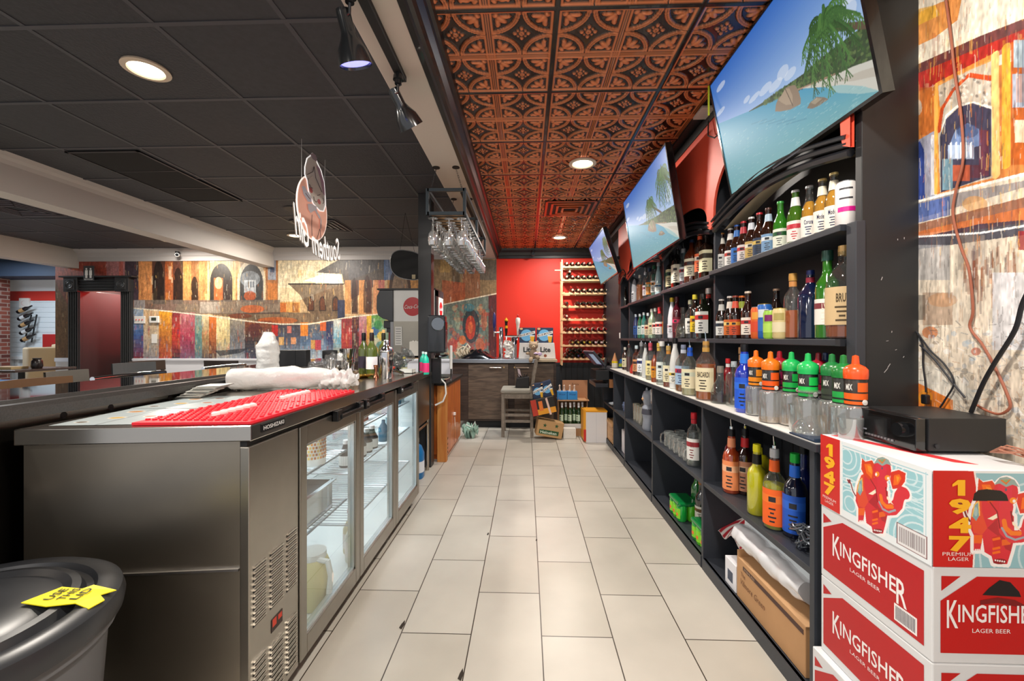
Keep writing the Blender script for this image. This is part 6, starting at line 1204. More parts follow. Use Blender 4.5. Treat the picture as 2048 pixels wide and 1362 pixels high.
# lower shelf
t = thing('cardboard_carton', 'brown cardboard carton with a dark label band on the bottom cabinet shelf', 'carton', (1.0, 1.565, .0625))
KR = mat('b98d62', .75, ns=8, nc=.1); part('carton_box', MB().box(0, .28, 0, .50, 0, .185), KR, t, bevel=.003); fl_ = MB().box(.0, .28, -.003, .497, .185, .188).prism([(.0,.186),(.28,.186),(.28,.24),(.0,.22)], 'y', .49, .494); part('flap', fl_, mat('c49a70', .75), t)
cp = MB().box(-.0012, 0, .01, .44, .150, .168, 0); text_flat(cp, 'The', (-.0016, .46, .115), (0,-1,0), (0,0,1), .04, .02, 1); text_flat(cp, 'Vilmore Green', (-.0016, .46, .075), (0,-1,0), (0,0,1), .20, .028, 1, shear=.3); text_flat(cp, 'STEMLESS', (-.0017, .43, .154), (0,-1,0), (0,0,1), .09, .010, 2)
part('carton_print', cp, [mat('4a3028', .6), mat('7a5238', .7), mat('c8a88c', .6)], t)
t = thing('packing_roll', 'long white plastic mailer roll lying over the cardboard carton', 'roll', (1.035, 2.12, .345)); part('roll_body', crumple(.048, .50, 51, .15, nx=36, na=36, amp=.006), mat('dcdde2', .25, coat=.5), t, smooth=True, rot=(0, .02, -PI/2+.03)); 
bx = MB().box(.03, .19, -.50, .0, .02, .055, 0).box(.05, .17, -.44, -.36, .0552, .056, 1).box(.06, .16, -.15, -.09, .0552, .056, 2); part('flat_pack', bx, [mat('dfe6ec', .35), mat('1c2c48', .4), mat('8a1c2c', .4)], t, bevel=.002)
t = thing('striped_cloth', 'red and white striped cloth heaped in the lower cabinet bay', 'cloth', (0, 0, 0)); p = Pic(1.0, 1.0, 60, 'e6e0dc')
for k in range(8): p.rect(k/8, 0, k/8+.062, 1, 'b01c2c')
o = p.plane('cloth_folds', (0,0,0), (1,0,0), (0,1,0), t, vcol(.8)); 
for v in o.data.vertices:
    u, w = v.co.x, v.co.y; v.co = (1.06+.22*w, 2.44-.36*u+.02*math.sin(w*6), .10+.30*math.sin(PI*(.18+.42*u))*(1-.5*(1-w))*1.0+.018*math.sin(u*14+w*3)+.06*w)
t = thing('tissue_box', 'white box with rainbow striped side and a blue window on the cabinet bottom', 'box', (1.0, 2.075, .0625)); part('box_case', MB().box(0, .12, 0, .11, 0, .13), mat('e4e4ea', .5), t, bevel=.003); wv = MB().box(-.001, 0, .03, .08, .03, .08, 0)
for k, c in enumerate('012345'): wv.box(.03, .115, -.001, 0, .015+.018*k, .030+.018*k, k+1)
part('print_panel', wv, [mat('2c3c58', .3)]+[mat(c, .4) for c in ('2a3a9a','2c88c8','e0b02c','c82c3c','3ca0a0','e07a2c')], t)
t = thing('brown_box', 'open brown box tucked behind the white roll', 'box', (1.13, 2.16, .0625)); part('box_case', MB().box(0, .12, 0, .14, 0, .24), KR, t)
# six-pack wrapped in green film
for i, (y0, n_, lb) in enumerate(((2.86, 3, 'shrink wrapped green six pack of soda cans on the cabinet bottom'), (2.46, 3, 'second green shrink wrapped soda pack beside the divider'))):
    t = thing('soda_pack', lb, 'soda pack', (1.005, y0, .0625), group='green soda packs'); 
    for a in range(2):
        for b in range(n_): part('wrapped_can', MB().lathe([(0,0),(.028,0),(.034,.01),(.034,.11),(.026,.125),(0,.126)], 16, (.035+.066*a, .035+.066*b, 0)), mat(('18a03c','5ac828')[(a+b) % 2], .15, coat=1.), t, smooth=True)
    part('film_wrap', MB().box(.0, .135, 0, .066*n_+.004, .098, .128), mat('0f7a3c', .15, coat=1.), t, bevel=.02, seg=3)
    fr_ = MB()
    for b in range(n_): fr_.lathe([(.0348,.02),(.0348,.085)], 10, (.035, .035+.066*b, 0), a0=PI*.8, a1=PI*1.3).lathe([(.0352,.035),(.0352,.055)], 6, (.035, .035+.066*b, 0), a0=PI*.95, a1=PI*1.15, mi=1)
    part('printed_fruit', fr_, [mat('8ad82c', .2), mat('f0702c', .3)], t)
for i, (x, y, kd, d) in enumerate(((1.18, 3.0, 'wine', dict(body='1f6a2c', cap='b8a890')), (1.13, 2.80, 'wine', dict(body='15100c', label='dcd8d0', acc='8a5a2c', cap='8a5a30', text='BAILEY', tcol='2c3a2c')), (1.17, 2.60, 'wine', dict(body='15101c', label='8a70b0', acc='c8b8d0', cap='b08a70')), (1.26, 2.72, 'wine', dict(body='1c2c1c', label='d8d4c8', cap='a88a6c')))):
    bottle(kd, x, y, .0625, ['green bottle at the back of the lower bay','dark liqueur bottle with a cream oval label behind the green packs','dark bottle with a purple label behind the green packs','dark green bottle in the corner of the lower bay'][i], sc=1.0, **d)
t = thing('paper_parcel', 'white creased paper parcel standing on the cabinet bottom', 'parcel', (1.03, 4.36, .0625)); part('parcel_box', MB().box(0, .15, 0, .30, 0, .24), mat('d8d8e0', .6, ns=6, nc=.08), t, bevel=.006)
t = thing('wooden_crate', 'light wooden lidded crate in the furthest cabinet bay', 'crate', (.99, 4.95, .0625)); part('crate_body', MB().box(0, .26, 0, .42, 0, .19), wood('b98a5a','d0a474',5,.5,(1,1,6)), t); part('crate_lid', MB().box(-.01, .27, -.01, .43, .20, .225), wood('c0905e','d8ac7c',5,.5,(1,6,1)), t, bevel=.002)
t = thing('cable_bundle', 'bundle of silver and black cable on the middle cabinet shelf end', 'cable', (1.05, 1.60, .489)); cb_ = [(.02*math.cos(k*.9)+.02*math.sin(k*.37), .03*math.sin(k*.9)+.0008*k, .012+.07*abs(math.sin(k*.21))+.01*math.sin(k)) for k in range(110)]
part('cable', MB().tube(cb_, .0035, 6), mat('6a7078', .2, .6), t, smooth=True)
# ================================================================ far end: beer cabinet, taps, rack
DW = wood('4a3c32', '6d5a4a', 3, .45, (1.2, 1, 9))
t = thing('beer_cabinet', 'dark brown wood grain draught beer cabinet with two doors', 'cabinet')
part('cabinet_body', MB().box(-1.06, .42, 6.08, 6.68, .10, .93), wood('33261f', '4a3930', 3, .5, (1, 1, 8)), t)
part('steel_top', MB().box(-1.08, .13, 6.03, 6.69, .93, .985), mat('a8aeb6', .3, .8), t, bevel=.004); part('beige_top', MB().box(.13, .435, 6.03, 6.69, .945, .98), mat('b8a68c', .5), t, bevel=.004)
part('toe_kick', MB().box(-.85, .40, 6.14, 6.6, .0, .10), BLACKM, t)
for (a, b, hx0, hx1) in ((-.83, -.26, -.52, -.36), (-.17, .385, -.14, .03)):
    d = part('door', MB().box(a, b, 6.055, 6.078, .13, .915), DW, t, bevel=.003)
    part('handle', MB().cyl((hx0, 6.025, .865), (hx1, 6.025, .865), .008, 10).cyl((hx0, 6.025, .865), (hx0, 6.056, .865), .007).cyl((hx1, 6.025, .865), (hx1, 6.056, .865), .007), mat('c8b8a8', .2, 1.), d, smooth=True)
    part('lock', MB().cyl((hx1+.04 if a < -.5 else hx0-.03, 6.05, .868), (hx1+.04 if a < -.5 else hx0-.03, 6.056, .868), .012, 12), mat('c0a070', .3, .8), d)
def tower(x, y, lb, h=.33, r=.036):
    t = thing('beer_tower', lb, 'beer tower', (x, y, .9855)); part('column', MB().lathe([(0,0),(r*1.5,0),(r*1.5,.01),(r,.015),(r,h-.01),(r*.8,h),(0,h+.004)], 24), CHROME, t, smooth=True); return t
t1 = tower(-.37, 6.25, 'chrome beer tower with one blue tap handle', .46, .034)
part('faucet', MB().cyl((0,0,.38), (-.10,-.05,.38), .012).cyl((-.10,-.05,.40), (-.10,-.05,.32), .010), CHROME, t1, smooth=True)
part('tap_handle', MB().lathe([(0,.40),(.010,.40),(.010,.44),(.02,.45),(.024,.52),(.024,.62),(.012,.66),(0,.68)], 14, (-.10,-.05,0)), mat('1c2464', .3, coat=.4), t1, smooth=True)
t2 = tower(-.185, 6.25, 'chrome beer tower with a black gold handle and a white handle', .34, .045)
part('faucet', MB().cyl((-.13,-.03,.325), (.09,-.03,.325), .018).cyl((-.11,-.03,.325), (-.11,-.07,.27), .010).cyl((.05,-.03,.325), (.05,-.07,.27), .010), CHROME, t2, smooth=True)
part('black_handle', MB().lathe([(0,.34),(.012,.34),(.02,.40),(.018,.50),(.022,.54),(.026,.56),(0,.60)], 12, (-.11,-.04,0)), mat('1c1008', .3), t2, smooth=True); part('gold_band', MB().lathe([(.0215,.44),(.0212,.48)], 12, (-.11,-.04,0)).lathe([(.0245,.545),(.028,.56),(0,.602)], 12, (-.11,-.04,0)), mat('d8a01c', .3), t2)
part('white_handle', MB().lathe([(0,.34),(.014,.34),(.020,.42),(.026,.50),(.033,.52),(.034,.575),(.028,.59),(0,.60)], 16, (.06,-.04,0)), mat('ece4dc', .35), t2, smooth=True); part('red_finial', MB().lathe([(.008,.595),(.014,.61),(.010,.64),(0,.65)], 12, (.06,-.04,0)), mat('b01c1c', .4), t2, smooth=True)
t = thing('plastic_bag', 'white translucent plastic bag wrapped between the two beer towers', 'bag', (-.27, 6.18, .99)); part('bag_film', crumple(.05, .26, 61, .5, nx=36, na=36, amp=.02), mat('dcd6d0', .3, coat=.4), t, smooth=True, rot=(0, -PI/2, 0))
t = thing('bin_liner', 'heap of shiny black plastic sheet on the steel cabinet top', 'plastic sheet', (-.93, 6.2, .99)); n = 30; nz = vnoise(n, n, 8, 8, 66); vs = []; fs = []
for j in range(n):
    for i in range(n):
        u, v = i/(n-1), j/(n-1); hgt = .15*math.sin(PI*min(1, u*1.1+.02))**.8*math.sin(PI*v)**.5*(1-.45*u); vs.append((.52*u, -.12+.3*v, max(0, hgt+.06*(nz[j][i]-.5)*math.sin(PI*u)*math.sin(PI*v))))
for j in range(n-1):
    for i in range(n-1): fs.append((j*n+i, j*n+i+1, j*n+n+i+1, j*n+n+i))
part('sheet_film', MB().add(vs, fs), mat('101014', .15, coat=1.), t, smooth=True)
t = thing('canvas_bag', 'cream canvas bag with looped straps at the end of the cabinet top', 'bag', (-1.02, 6.2, .99)); part('bag_cloth', crumple(.055, .20, 70, .3, nx=36, na=36, amp=.02), mat('b0a088', .85), t, smooth=True, loc=(0, 0, .04), rot=(0, -.35, 0)); part('strap', MB().tube([(.0,0,.05),(.03,0,.13),(.10,-.02,.17),(.16,-.02,.14),(.14,0,.06)], .013, 8).tube([(.06,-.04,.03),(.12,-.05,.14),(.17,-.05,.21),(.20,-.04,.16),(.15,-.03,.08)], .014, 8), mat('d0c2a8', .85), t, smooth=True)
# beer cartons on the cabinet
def beer_face(mb, x0, z0, w, h, y):
    mb.box(x0, x0+w, y-.001, y, z0, z0+h, 0); cx, cz = x0+w*.45, z0+h*.5
    mb.add([(cx+w*.36*math.cos(2*PI*i/24), y-.0018, cz+w*.36*math.sin(2*PI*i/24)) for i in range(24)], [tuple(range(24))], 1)
    mb.add([(x0+w*.02, y-.0024, z0+h*.36), (x0+w*.98, y-.0024, z0+h*.62), (x0+w*.96, y-.0024, z0+h*.80), (x0+w*.02, y-.0024, z0+h*.54)], [(0,1,2,3)], 2)
    text_flat(mb, 'BLUE MOON', (x0+w*.05, y-.003, z0+h*.40), (.97,0,.26), (0,0,1), w*.86, h*.12, 3, bold=.02)
    mb.prism([(x0+w*.66, z0+h*.42), (x0+w*.94, z0+h*.42), (x0+w*.88, z0+h*.02), (x0+w*.72, z0+h*.02)], 'y', y-.0034, y-.0026, 4); mb.prism([(x0+w*.65, z0+h*.42), (x0+w*.95, z0+h*.42), (x0+w*.95, z0+h*.50), (x0+w*.65, z0+h*.50)], 'y', y-.0034, y-.0026, 2)
    mb.add([(x0+w*(.12+.10*math.cos(2*PI*i/16)), y-.0022, z0+h*.93+w*.10*math.sin(2*PI*i/16)*.6) for i in range(16)], [tuple(range(16))], 5)
BMM = [mat('1c3050', .4), mat('6ab0e0', .4), WHITE, mat('1c2440', .5), mat('e0a81c', .4), mat('e8b880', .5)]
for i, x0 in enumerate((-.105, .15)):
    t = thing('beer_carton', ['blue beer carton with a moon picture, the one nearer the taps','blue beer carton with a moon picture, the one nearer the wine rack'][i], 'carton', (0, 0, 0), group='blue beer cartons on the white carton'); part('carton_box', MB().box(x0, x0+.235, 6.17, 6.40, 1.215, 1.435), mat('1c2c48', .5), t, bevel=.008); fb = MB(); beer_face(fb, x0, 1.217, .235, .216, 6.169); part('carton_print', fb, BMM, t)
t = thing('beer_case', 'wide white beer case standing behind the teddy bear', 'case', (0, 0, 0)); part('case_box', MB().prism([(-.115,.986),(.42,.986),(.40,1.214),(-.10,1.214)], 'y', 6.15, 6.42), mat('dcdad8', .5), t, bevel=.004); fb = MB()
for x in (-.045, .20): text_flat(fb, 'Lite', (x, 6.148, 1.08), (1,0,0), (0,0,1), .145, .075, 0, bold=.03)
fb.lathe([(0,0),(.022,0)], 16, (.27, 6.1485, 1.03), 1, R=Matrix.Rotation(PI/2, 3, 'X')); part('case_print', fb, [mat('17181c', .5), mat('8a4a34', .5)], t)
# teddy bear
FUR = mat('a8937c', .95, ns=60, nb=.8, nc=.15)
t = thing('teddy_bear', 'small beige teddy bear sitting on the edge of the cabinet top', 'toy', (.10, 6.06, .983))
def blob(c, r, s=(1,1,1), n=18):
    return MB().lathe([(r*math.sin(PI*k/10), -r*math.cos(PI*k/10)*s[2]) for k in range(11)], n, c, sx=s[0], sy=s[1])
bear = MB()
for c, r, s in (((0,0,.075),.062,(1,.85,1.15)), ((.0,-.01,.195),.062,(1.05,.9,.95)), ((-.048,-.0,.245),.022,(1,.6,1)), ((.052,0,.245),.022,(1,.6,1)), ((-.075,-.02,.085),.026,(1.5,.9,.8)), ((.06,-.03,.09),.026,(1.2,1,.8)), ((-.035,-.07,.012),.030,(.9,1.5,.9)), ((.05,-.06,.035),.030,(1,1.5,.9)), ((-.042,-.10,-.01),.028,(1,.8,1.3)), ((.06,-.10,.03),.027,(1,.8,1.2))):
    b = blob(c, r, s); bear.add(b.v, b.f)
ob = part('bear_body', bear, FUR, t, smooth=True); rm = ob.modifiers.new('skin', 'REMESH'); rm.mode = 'VOXEL'; rm.voxel_size = .006; rm.use_smooth_shade = True
part('muzzle', blob((.0,-.062,.178), .024, (1,.8,.8)), mat('c4b094', .9), t, smooth=True); fc = MB()
for c, r in (((0,-.083,.184),.007), ((-.022,-.058,.205),.005), ((.022,-.058,.205),.005)): b = blob(c, r, (1,1,1), 10); fc.add(b.v, b.f)
part('eyes_and_nose', fc, mat('2a1c16', .2), t, smooth=True); part('lilac_bow', MB().lathe([(0,-.03),(.022,-.01),(.02,.015),(0,.03)], 12, (.085,-.05,.075), sx=1.6).lathe([(0,-.02),(.02,0),(0,.02)], 12, (.03,-.065,.085), sx=1.6), mat('b8a4c4', .8), t, smooth=True)
# wine rack
RW = wood('d8a878', 'f0c89a', 5, .5, (1, 1, 1)); RX0, RX1 = .525, 1.325
t = thing('wine_rack', 'tall pale wooden wine rack hung on the red wall', 'wine rack')
for x in (RX0, RX1-.03):
    for y in (6.46, 6.66): part('post', MB().box(x, x+.022, y, y+.022, .87, 2.47), RW, t, bevel=.002)
RZ = [2.365, 2.165, 1.965, 1.767, 1.573, 1.375, 1.177, .975]
for z in RZ:
    mb = MB().box(RX0, RX1, 6.455, 6.472, z-.022, z+.002)
    for k in range(9): x = .607+.0865*(k-.5); mb.prism([(x-.016, z+.002), (x+.016, z+.002), (x+.008, z+.014), (x-.008, z+.014)], 'y', 6.455, 6.472)
    mb.box(RX0, RX1, 6.655, 6.672, z-.022, z+.002); part('shelf_rail', mb, RW, t)
part('price_hook', MB().box(RX0-.10, RX0, 6.455, 6.46, 2.30, 2.315), mat('d8a890', .6), t)
RM = MB().lathe([(0,.30),(.013,.30),(.0145,.295),(.0145,.245),(.018,.225),(.033,.20),(.0375,.175),(.0375,.005),(0,0)], 14, R=Matrix.Rotation(PI/2, 3, 'X')); FM = MB().lathe([(0,.303),(.0135,.302),(.0155,.295),(.0155,.25)], 14, R=Matrix.Rotation(PI/2, 3, 'X')); LM = MB().lathe([(.0381,.05),(.0381,.14)], 14, R=Matrix.Rotation(PI/2, 3, 'X'))
def rack_bottle(kx, row_, lb, foil, body='141a10', lift=0.):
    t = thing('wine_bottle', lb, 'bottle', (.607+.0865*kx, 6.72, RZ[row_]+.042+lift), group='wine bottles lying in the wooden rack')
    key = (foil, body)
    if key not in RBC: 
        a = part('bottle_body', RM, mat(body, .1, coat=1.), t, smooth=True); b = part('foil', FM, mat(foil, .35, .2), t, smooth=True); c = part('label_band', LM, mat('cfc8b8', .6), t); RBC[key] = (a.data, b.data, c.data)
    else:
        for nm, dt in zip(('bottle_body', 'foil', 'label_band'), RBC[key]): o = bpy.data.objects.new(nm, dt); COL.objects.link(o); o.parent = t
RBC = {}
LT, DK, RD, GD = 'dcc8b0', '2a1c1c', 'b0141c', 'a8904c'
ROWS = [[(0,LT),(1,LT),(2,LT),(3,'c8a0a0'),(4,'c8b0a8'),(5,LT)], [(0,LT),(1,LT),(2,LT),(3,LT),(4,LT),(5,LT),(6,LT)], [(1,LT),(2,LT),(3,LT),(4,LT),(5,LT),(6,LT),(7,LT)], [(0,DK),(2,DK),(3,DK),(4,DK),(5,DK),(6,DK),(7,DK)], [(0,'e8c8b8'),(7,DK)], [(0,'5a2420'),(1,LT),(2,LT),(3,LT),(4,RD),(5,RD),(6,RD),(7,RD)], [(1,GD),(2,GD),(3,'b8a038'),(4,'b8a038'),(5,'d8b8c0'),(6,'d8b8b8'),(7,LT)], [(0,DK),(1,DK),(2,'2c2450'),(3,DK),(4,DK),(5,DK),(6,DK)]]
DN = {LT: 'pale capped', DK: 'dark capped', RD: 'red capped', GD: 'gold capped', 'b8a038': 'yellow capped', '2c2450': 'violet capped', '5a2420': 'brown capped', 'c8a0a0': 'rose capped', 'c8b0a8': 'greyish capped', 'e8c8b8': 'cream capped', 'd8b8c0': 'pink capped', 'd8b8b8': 'pinkish capped'}
for j, rw_ in enumerate(ROWS):
    for q, (k, f) in enumerate(rw_): rack_bottle(k, j, '%s wine bottle, %s from the left on the %s rack row down' % (DN[f], ORD[q], ORD[j]), f, '3a0c10' if f == RD else '141a10')
rack_bottle(.5, 1, 'pale capped wine bottle stacked on top of the second rack row', LT, lift=.078)
for q, k in enumerate((.5, 1.5, 2.5)): rack_bottle(k, 7, 'dark capped wine bottle stacked above the bottom rack row, %s from the left' % ORD[q], DK, lift=.078)
# wooden bar chair seen from the side
t = thing('bar_chair', 'grey wooden counter height chair with a padded seat, seen side on', 'chair', (0, 0, 0)); GW = wood('6d6459', '857b6f', 5, .5, (3, 3, 3))
for x, y in ((-.325, 5.50), (-.325, 5.88)): part('leg', MB().box(x-.0, x+.04, y, y+.04, 0, .56), GW, t, bevel=.004)
for y in (5.50, 5.88): part('leg', MB().prism([(.05,0),(.09,0),(.085,.56),(.115,.80),(.15,.99),(.115,.99),(.075,.80),(.045,.56)], 'y', y, y+.035), GW, t, bevel=.004)
part('seat_frame', MB().box(-.32, .06, 5.51, 5.91, .50, .56), GW, t, bevel=.003)
part('seat_pad', MB().box(-.335, .06, 5.49, 5.93, .562, .625), mat('8f8c82', .85, ns=60, nb=.3), t, bevel=.028, seg=4)
for z, y in ((.27, 5.51), (.19, 5.51), (.27, 5.89)): part('stretcher', MB().box(-.29, .05, y, y+.025, z, z+.035), GW, t, bevel=.003)
for z in (.72, .82, .91): part('back_slat', MB().box(.105+(z-.8)*.18, .125+(z-.8)*.18, 5.53, 5.89, z, z+.05), GW, t, bevel=.003)
t = thing('handbag', 'black bag with a pale tissue resting on the grey chair seat', 'bag', (-.05, 5.68, .626)); part('bag_body', MB().prism([(-.10,0),(.09,0),(.085,.15),(-.08,.13)], 'y', -.06, .06), mat('141416', .6), t, bevel=.012, seg=3); fu = MB()
for k in range(16): a = k*.39; fu.cyl((.03*math.cos(a), .03*math.sin(a), .13), (.075*math.cos(a), .06*math.sin(a), .17+.02*math.sin(k*2)), .007, 5, .003)
part('ruffle', fu, mat('101012', .7), t)['kind'] = 'stuff'; part('tissue', MB().prism([(-.05,.12),(-.01,.12),(-.04,.24),(-.07,.25)], 'y', -.01, .01), mat('c8b8c0', .7), t)
# cartons on the floor near the rack
def tilted(name, lb, loc, rot, w, d, h, m, cat='carton', group=None):
    t = thing(name, lb, cat, loc, 0, group, rot); part('carton_box', MB().box(0, w, 0, d, 0, h), m, t, bevel=.004); return t
t = tilted('beer_carton', 'brown cardboard beer carton with green stars leaning on the floor', (.12, 5.38, .062), (0, .18, .10), .33, .20, .20, mat('b08a5c', .7)); mb = MB()
for (x, z) in ((.09,.14),(.24,.15)):
    mb.add([(x+(.028 if k % 2 == 0 else .012)*math.sin(PI*k/5), -.0012, z+(.028 if k % 2 == 0 else .012)*math.cos(PI*k/5)) for k in range(10)], [tuple(range(10))], 0)
mb.box(.03, .28, -.001, 0, .03, .085, 0); text_flat(mb, 'Heineken', (.045, -.0022, .038), (1,0,0), (0,0,1), .21, .036, 1, bold=.02); part('carton_print', mb, [mat('1c4a24', .6), mat('c8d4c0', .6)], t)
t = tilted('beer_carton', 'black and yellow beer carton tilted on top of the star carton', (.085, 5.36, .30), (0, -.20, .06), .30, .20, .20, mat('1c1612', .5)); mb = MB().box(.0, .30, -.0012, 0, 0, .07, 0).box(0, .07, -.0018, 0, 0, .20, 2).box(.095, .145, -.0018, 0, .05, .17, 3)
mb.add([(.19,-.002,.19),(.215,-.002,.20),(.235,-.002,-.02),(.21,-.002,-.02)], [(0,1,2,3)], 1); text_flat(mb, 'STARS', (.103, -.0024, .16), (0,0,-1), (1,0,0), .10, .032, 0); part('carton_print', mb, [mat('d8901c', .5), mat('d8b8a8', .5), mat('b0301c', .5), mat('d8682c', .5)], t)
for i, (x, z, a) in enumerate(((.09, .515, -.12), (.235, .535, -.32))):
    t = thing('beer_carton', ['small blue moon carton leaning on the chair leg','small blue moon carton tilted on the stacked cartons'][i], 'carton', (x, 5.46, z-.02), 0, 'small blue cartons near the chair', (0, a, 0)); part('carton_box', MB().box(0, .14, 0, .12, 0, .20), mat('1c2c48', .5), t, bevel=.004); fb = MB(); beer_face(fb, .002, .002, .136, .196, -.0005); part('carton_print', fb, BMM, t)
t = thing('bottle_box', 'open cardboard box holding upright white necked bottles', 'box', (.42, 5.62, 0)); bx = MB().box(0, .38, 0, .26, .14, .144).box(0, .004, 0, .26, 0, .50).box(.376, .38, 0, .26, 0, .50).box(0, .38, .256, .26, 0, .50).box(-.01, .40, -.02, .27, .46, .47).box(0, .38, 0, .004, 0, .16); part('box_case', bx, mat('b0845c', .75), t); part('white_band', MB().box(.01, .37, -.004, -.001, .10, .16), mat('d8d4d0', .6), t)
for i in range(6):
    bottle('wine', .47+.055*i, 5.67+.05*(i % 2), .1445, 'green bottle with white foil neck in the open box, %s along' % ORD[i], '1c3a18', 'c8dcc0', None, 'e8e8ec', 'e8e8ec', group='white necked bottles in the open box', sc=.92)
t = thing('beer_carton_open', 'tan open cardboard lid standing behind the blue bottle packs', 'carton lid', (.49, 5.84, .471)); part('lid_sheet', MB().box(0, .34, 0, .006, 0, .24), mat('c08a64', .75), t); tx = MB(); text_flat(tx, 'Extra', (.13, -.001, .17), (1,0,0), (0,0,1), .09, .03); part('lid_print', tx, mat('5a3424', .7), t)
for i in range(2):
    t = thing('bottle_pack', 'light blue four pack carrier on the open box, %s' % ('nearer the chair' if i == 0 else 'nearer the cabinet'), 'carrier', (.405+.135*i, 5.64, .471), group='light blue carriers of small bottles'); part('carrier', MB().box(0, .13, 0, .10, 0, .11), mat('2c88d0', .45), t, bevel=.003); tx = MB(); text_flat(tx, 'Water', (.02, -.001, .06), (1,0,0), (0,0,1), .09, .025); part('carrier_print', tx, mat('1c3c80', .5), t)
    for q in range(2): part('bottle_neck', MB().lathe([(.022,.10),(.018,.125),(.010,.14),(.010,.175),(.014,.18),(0,.20)], 14, (.035+.06*q, .04, 0)), mat('d8c0b0', .25, coat=.5), t, smooth=True)
t = thing('soda_crate', 'white carton of brown cans at the floor below the bottle box', 'crate', (.47, 5.46, 0)); part('crate_box', MB().box(0, .16, 0, .13, 0, .13), mat('d8d4cc', .6), t, bevel=.003); cb = MB()
for q in range(3): cb.lathe([(0,-.003),(.017,-.003),(.018,0)], 14, (.035+.047*q, -.001, .075), R=Matrix.Rotation(PI/2, 3, 'X'))
part('bottle_base', cb, mat('3a1410', .2), t)
t = thing('white_carton', 'tall white carton with a red and yellow printed end by the cabinet', 'carton', (.70, 5.26, 0)); part('carton_box', MB().box(.03, .285, 0, .26, 0, .39), mat('d4d2d4', .55), t, bevel=.003); part('printed_end', MB().prism([(0,.03),(.032,0),(.032,.385),(0,.40)], 'y', .01, .25).box(.03, .29, -.002, .26, .375, .392), mat('d8941c', .5), t); part('red_panel', MB().box(.002, .031, -.0015, .012, .02, .16), mat('c0241c', .5), t); part('fold_line', MB().box(.155, .157, -.001, 0, 0, .375), mat('a8a8b0', .6), t)
t = thing('plastic_bag', 'crumpled green and white plastic bag on the floor by the orange cabinet', 'bag', (-.72, 5.50, .075)); part('bag_film', crumple(.075, .20, 81, .4, nx=36, na=36, amp=.04), mat('8aa89a', .35, coat=.4, ns=14, nc=.6), t, smooth=True, rot=(0, -.2, 0), loc=(-.10, 0, .0)); part('bag_strap', MB().tube([(-.1,-.03,.02),(-.05,-.05,.10),(.02,-.05,.06),(.06,-.05,.14),(.08,-.03,.05)], .006, 6), WHITE, t)
# register shelf at the far end of the cabinet
t = thing('register_shelf', 'black counter with a cash drawer at the far end of the open cabinet', 'counter', (0, 0, 0)); part('drawer_box', MB().box(.82, .974, 5.06, 5.50, .79, .900), mat('1a1c1f', .4), t, bevel=.003); part('worktop', MB().box(.97, 1.32, 5.02, 5.52, .905, .93), SH, t)
part('low_shelf', MB().box(.82, .97, 5.10, 5.62, .70, .745), mat('3a3c42', .3, .3), t, bevel=.003); part('wood_edge', MB().box(.97, 1.1, 5.03, 5.05, .70, .80), mat('8a5a34', .5), t)
t = thing('register_screen', 'tilted touch screen register on a stand beside the wine rack', 'register', (.96, 5.28, .906), .0); part('screen_case', MB().box(-.005, .02, -.13, .13, 0, .24), mat('4a4c54', .35), t, bevel=.004, rot=(.0, -.75, .35), loc=(-.06, 0, .04)); p = Pic(.24, .21, 30, '3a2c3c'); p.rect(.02,.02,.14,.19,'b0c4dc'); p.rect(.16,.05,.23,.16,'5a3c4c'); o = p.plane('screen', (-.008, -.12, .015), (0,1,0), (0,0,1), t, vcol(.2, e=.5)); o.rotation_euler = (0, -.75, .35); o.location = (-.06, 0, .04); part('stand', MB().cyl((0,0,0), (.02,0,.13), .02).lathe([(0,0),(.07,0),(.07,.008),(0,.01)], 20), mat('2a2c30', .4), t)
lathe_thing('glue_bottle', 'small bottle with a yellow cap band and orange striped cone top by the register', 'bottle', (1.06, 5.16, .931), [(0,0),(.035,0),(.036,.05),(.034,.06)], mat('e4dccc', .4), extra=[('cone_top', MB().lathe([(.036,.06),(.036,.075),(.03,.09),(.004,.175),(0,.176)], 18), mat('c88a5c', .4)), ('cap_band', MB().lathe([(.037,.055),(.037,.078)], 18), mat('f0d01c', .4))])
lathe_thing('glue_bottle', 'short blue and yellow bottle beside the cone topped one', 'bottle', (1.13, 5.14, .931), [(0,0),(.028,0),(.029,.06),(.02,.075)], mat('1c4a8a', .3), extra=[('label_band', MB().lathe([(.0295,.012),(.0295,.05)], 16), mat('a8b82c', .4)), ('cap', MB().lathe([(.016,.073),(.016,.10),(0,.101)], 12), mat('1c78c0', .3))])
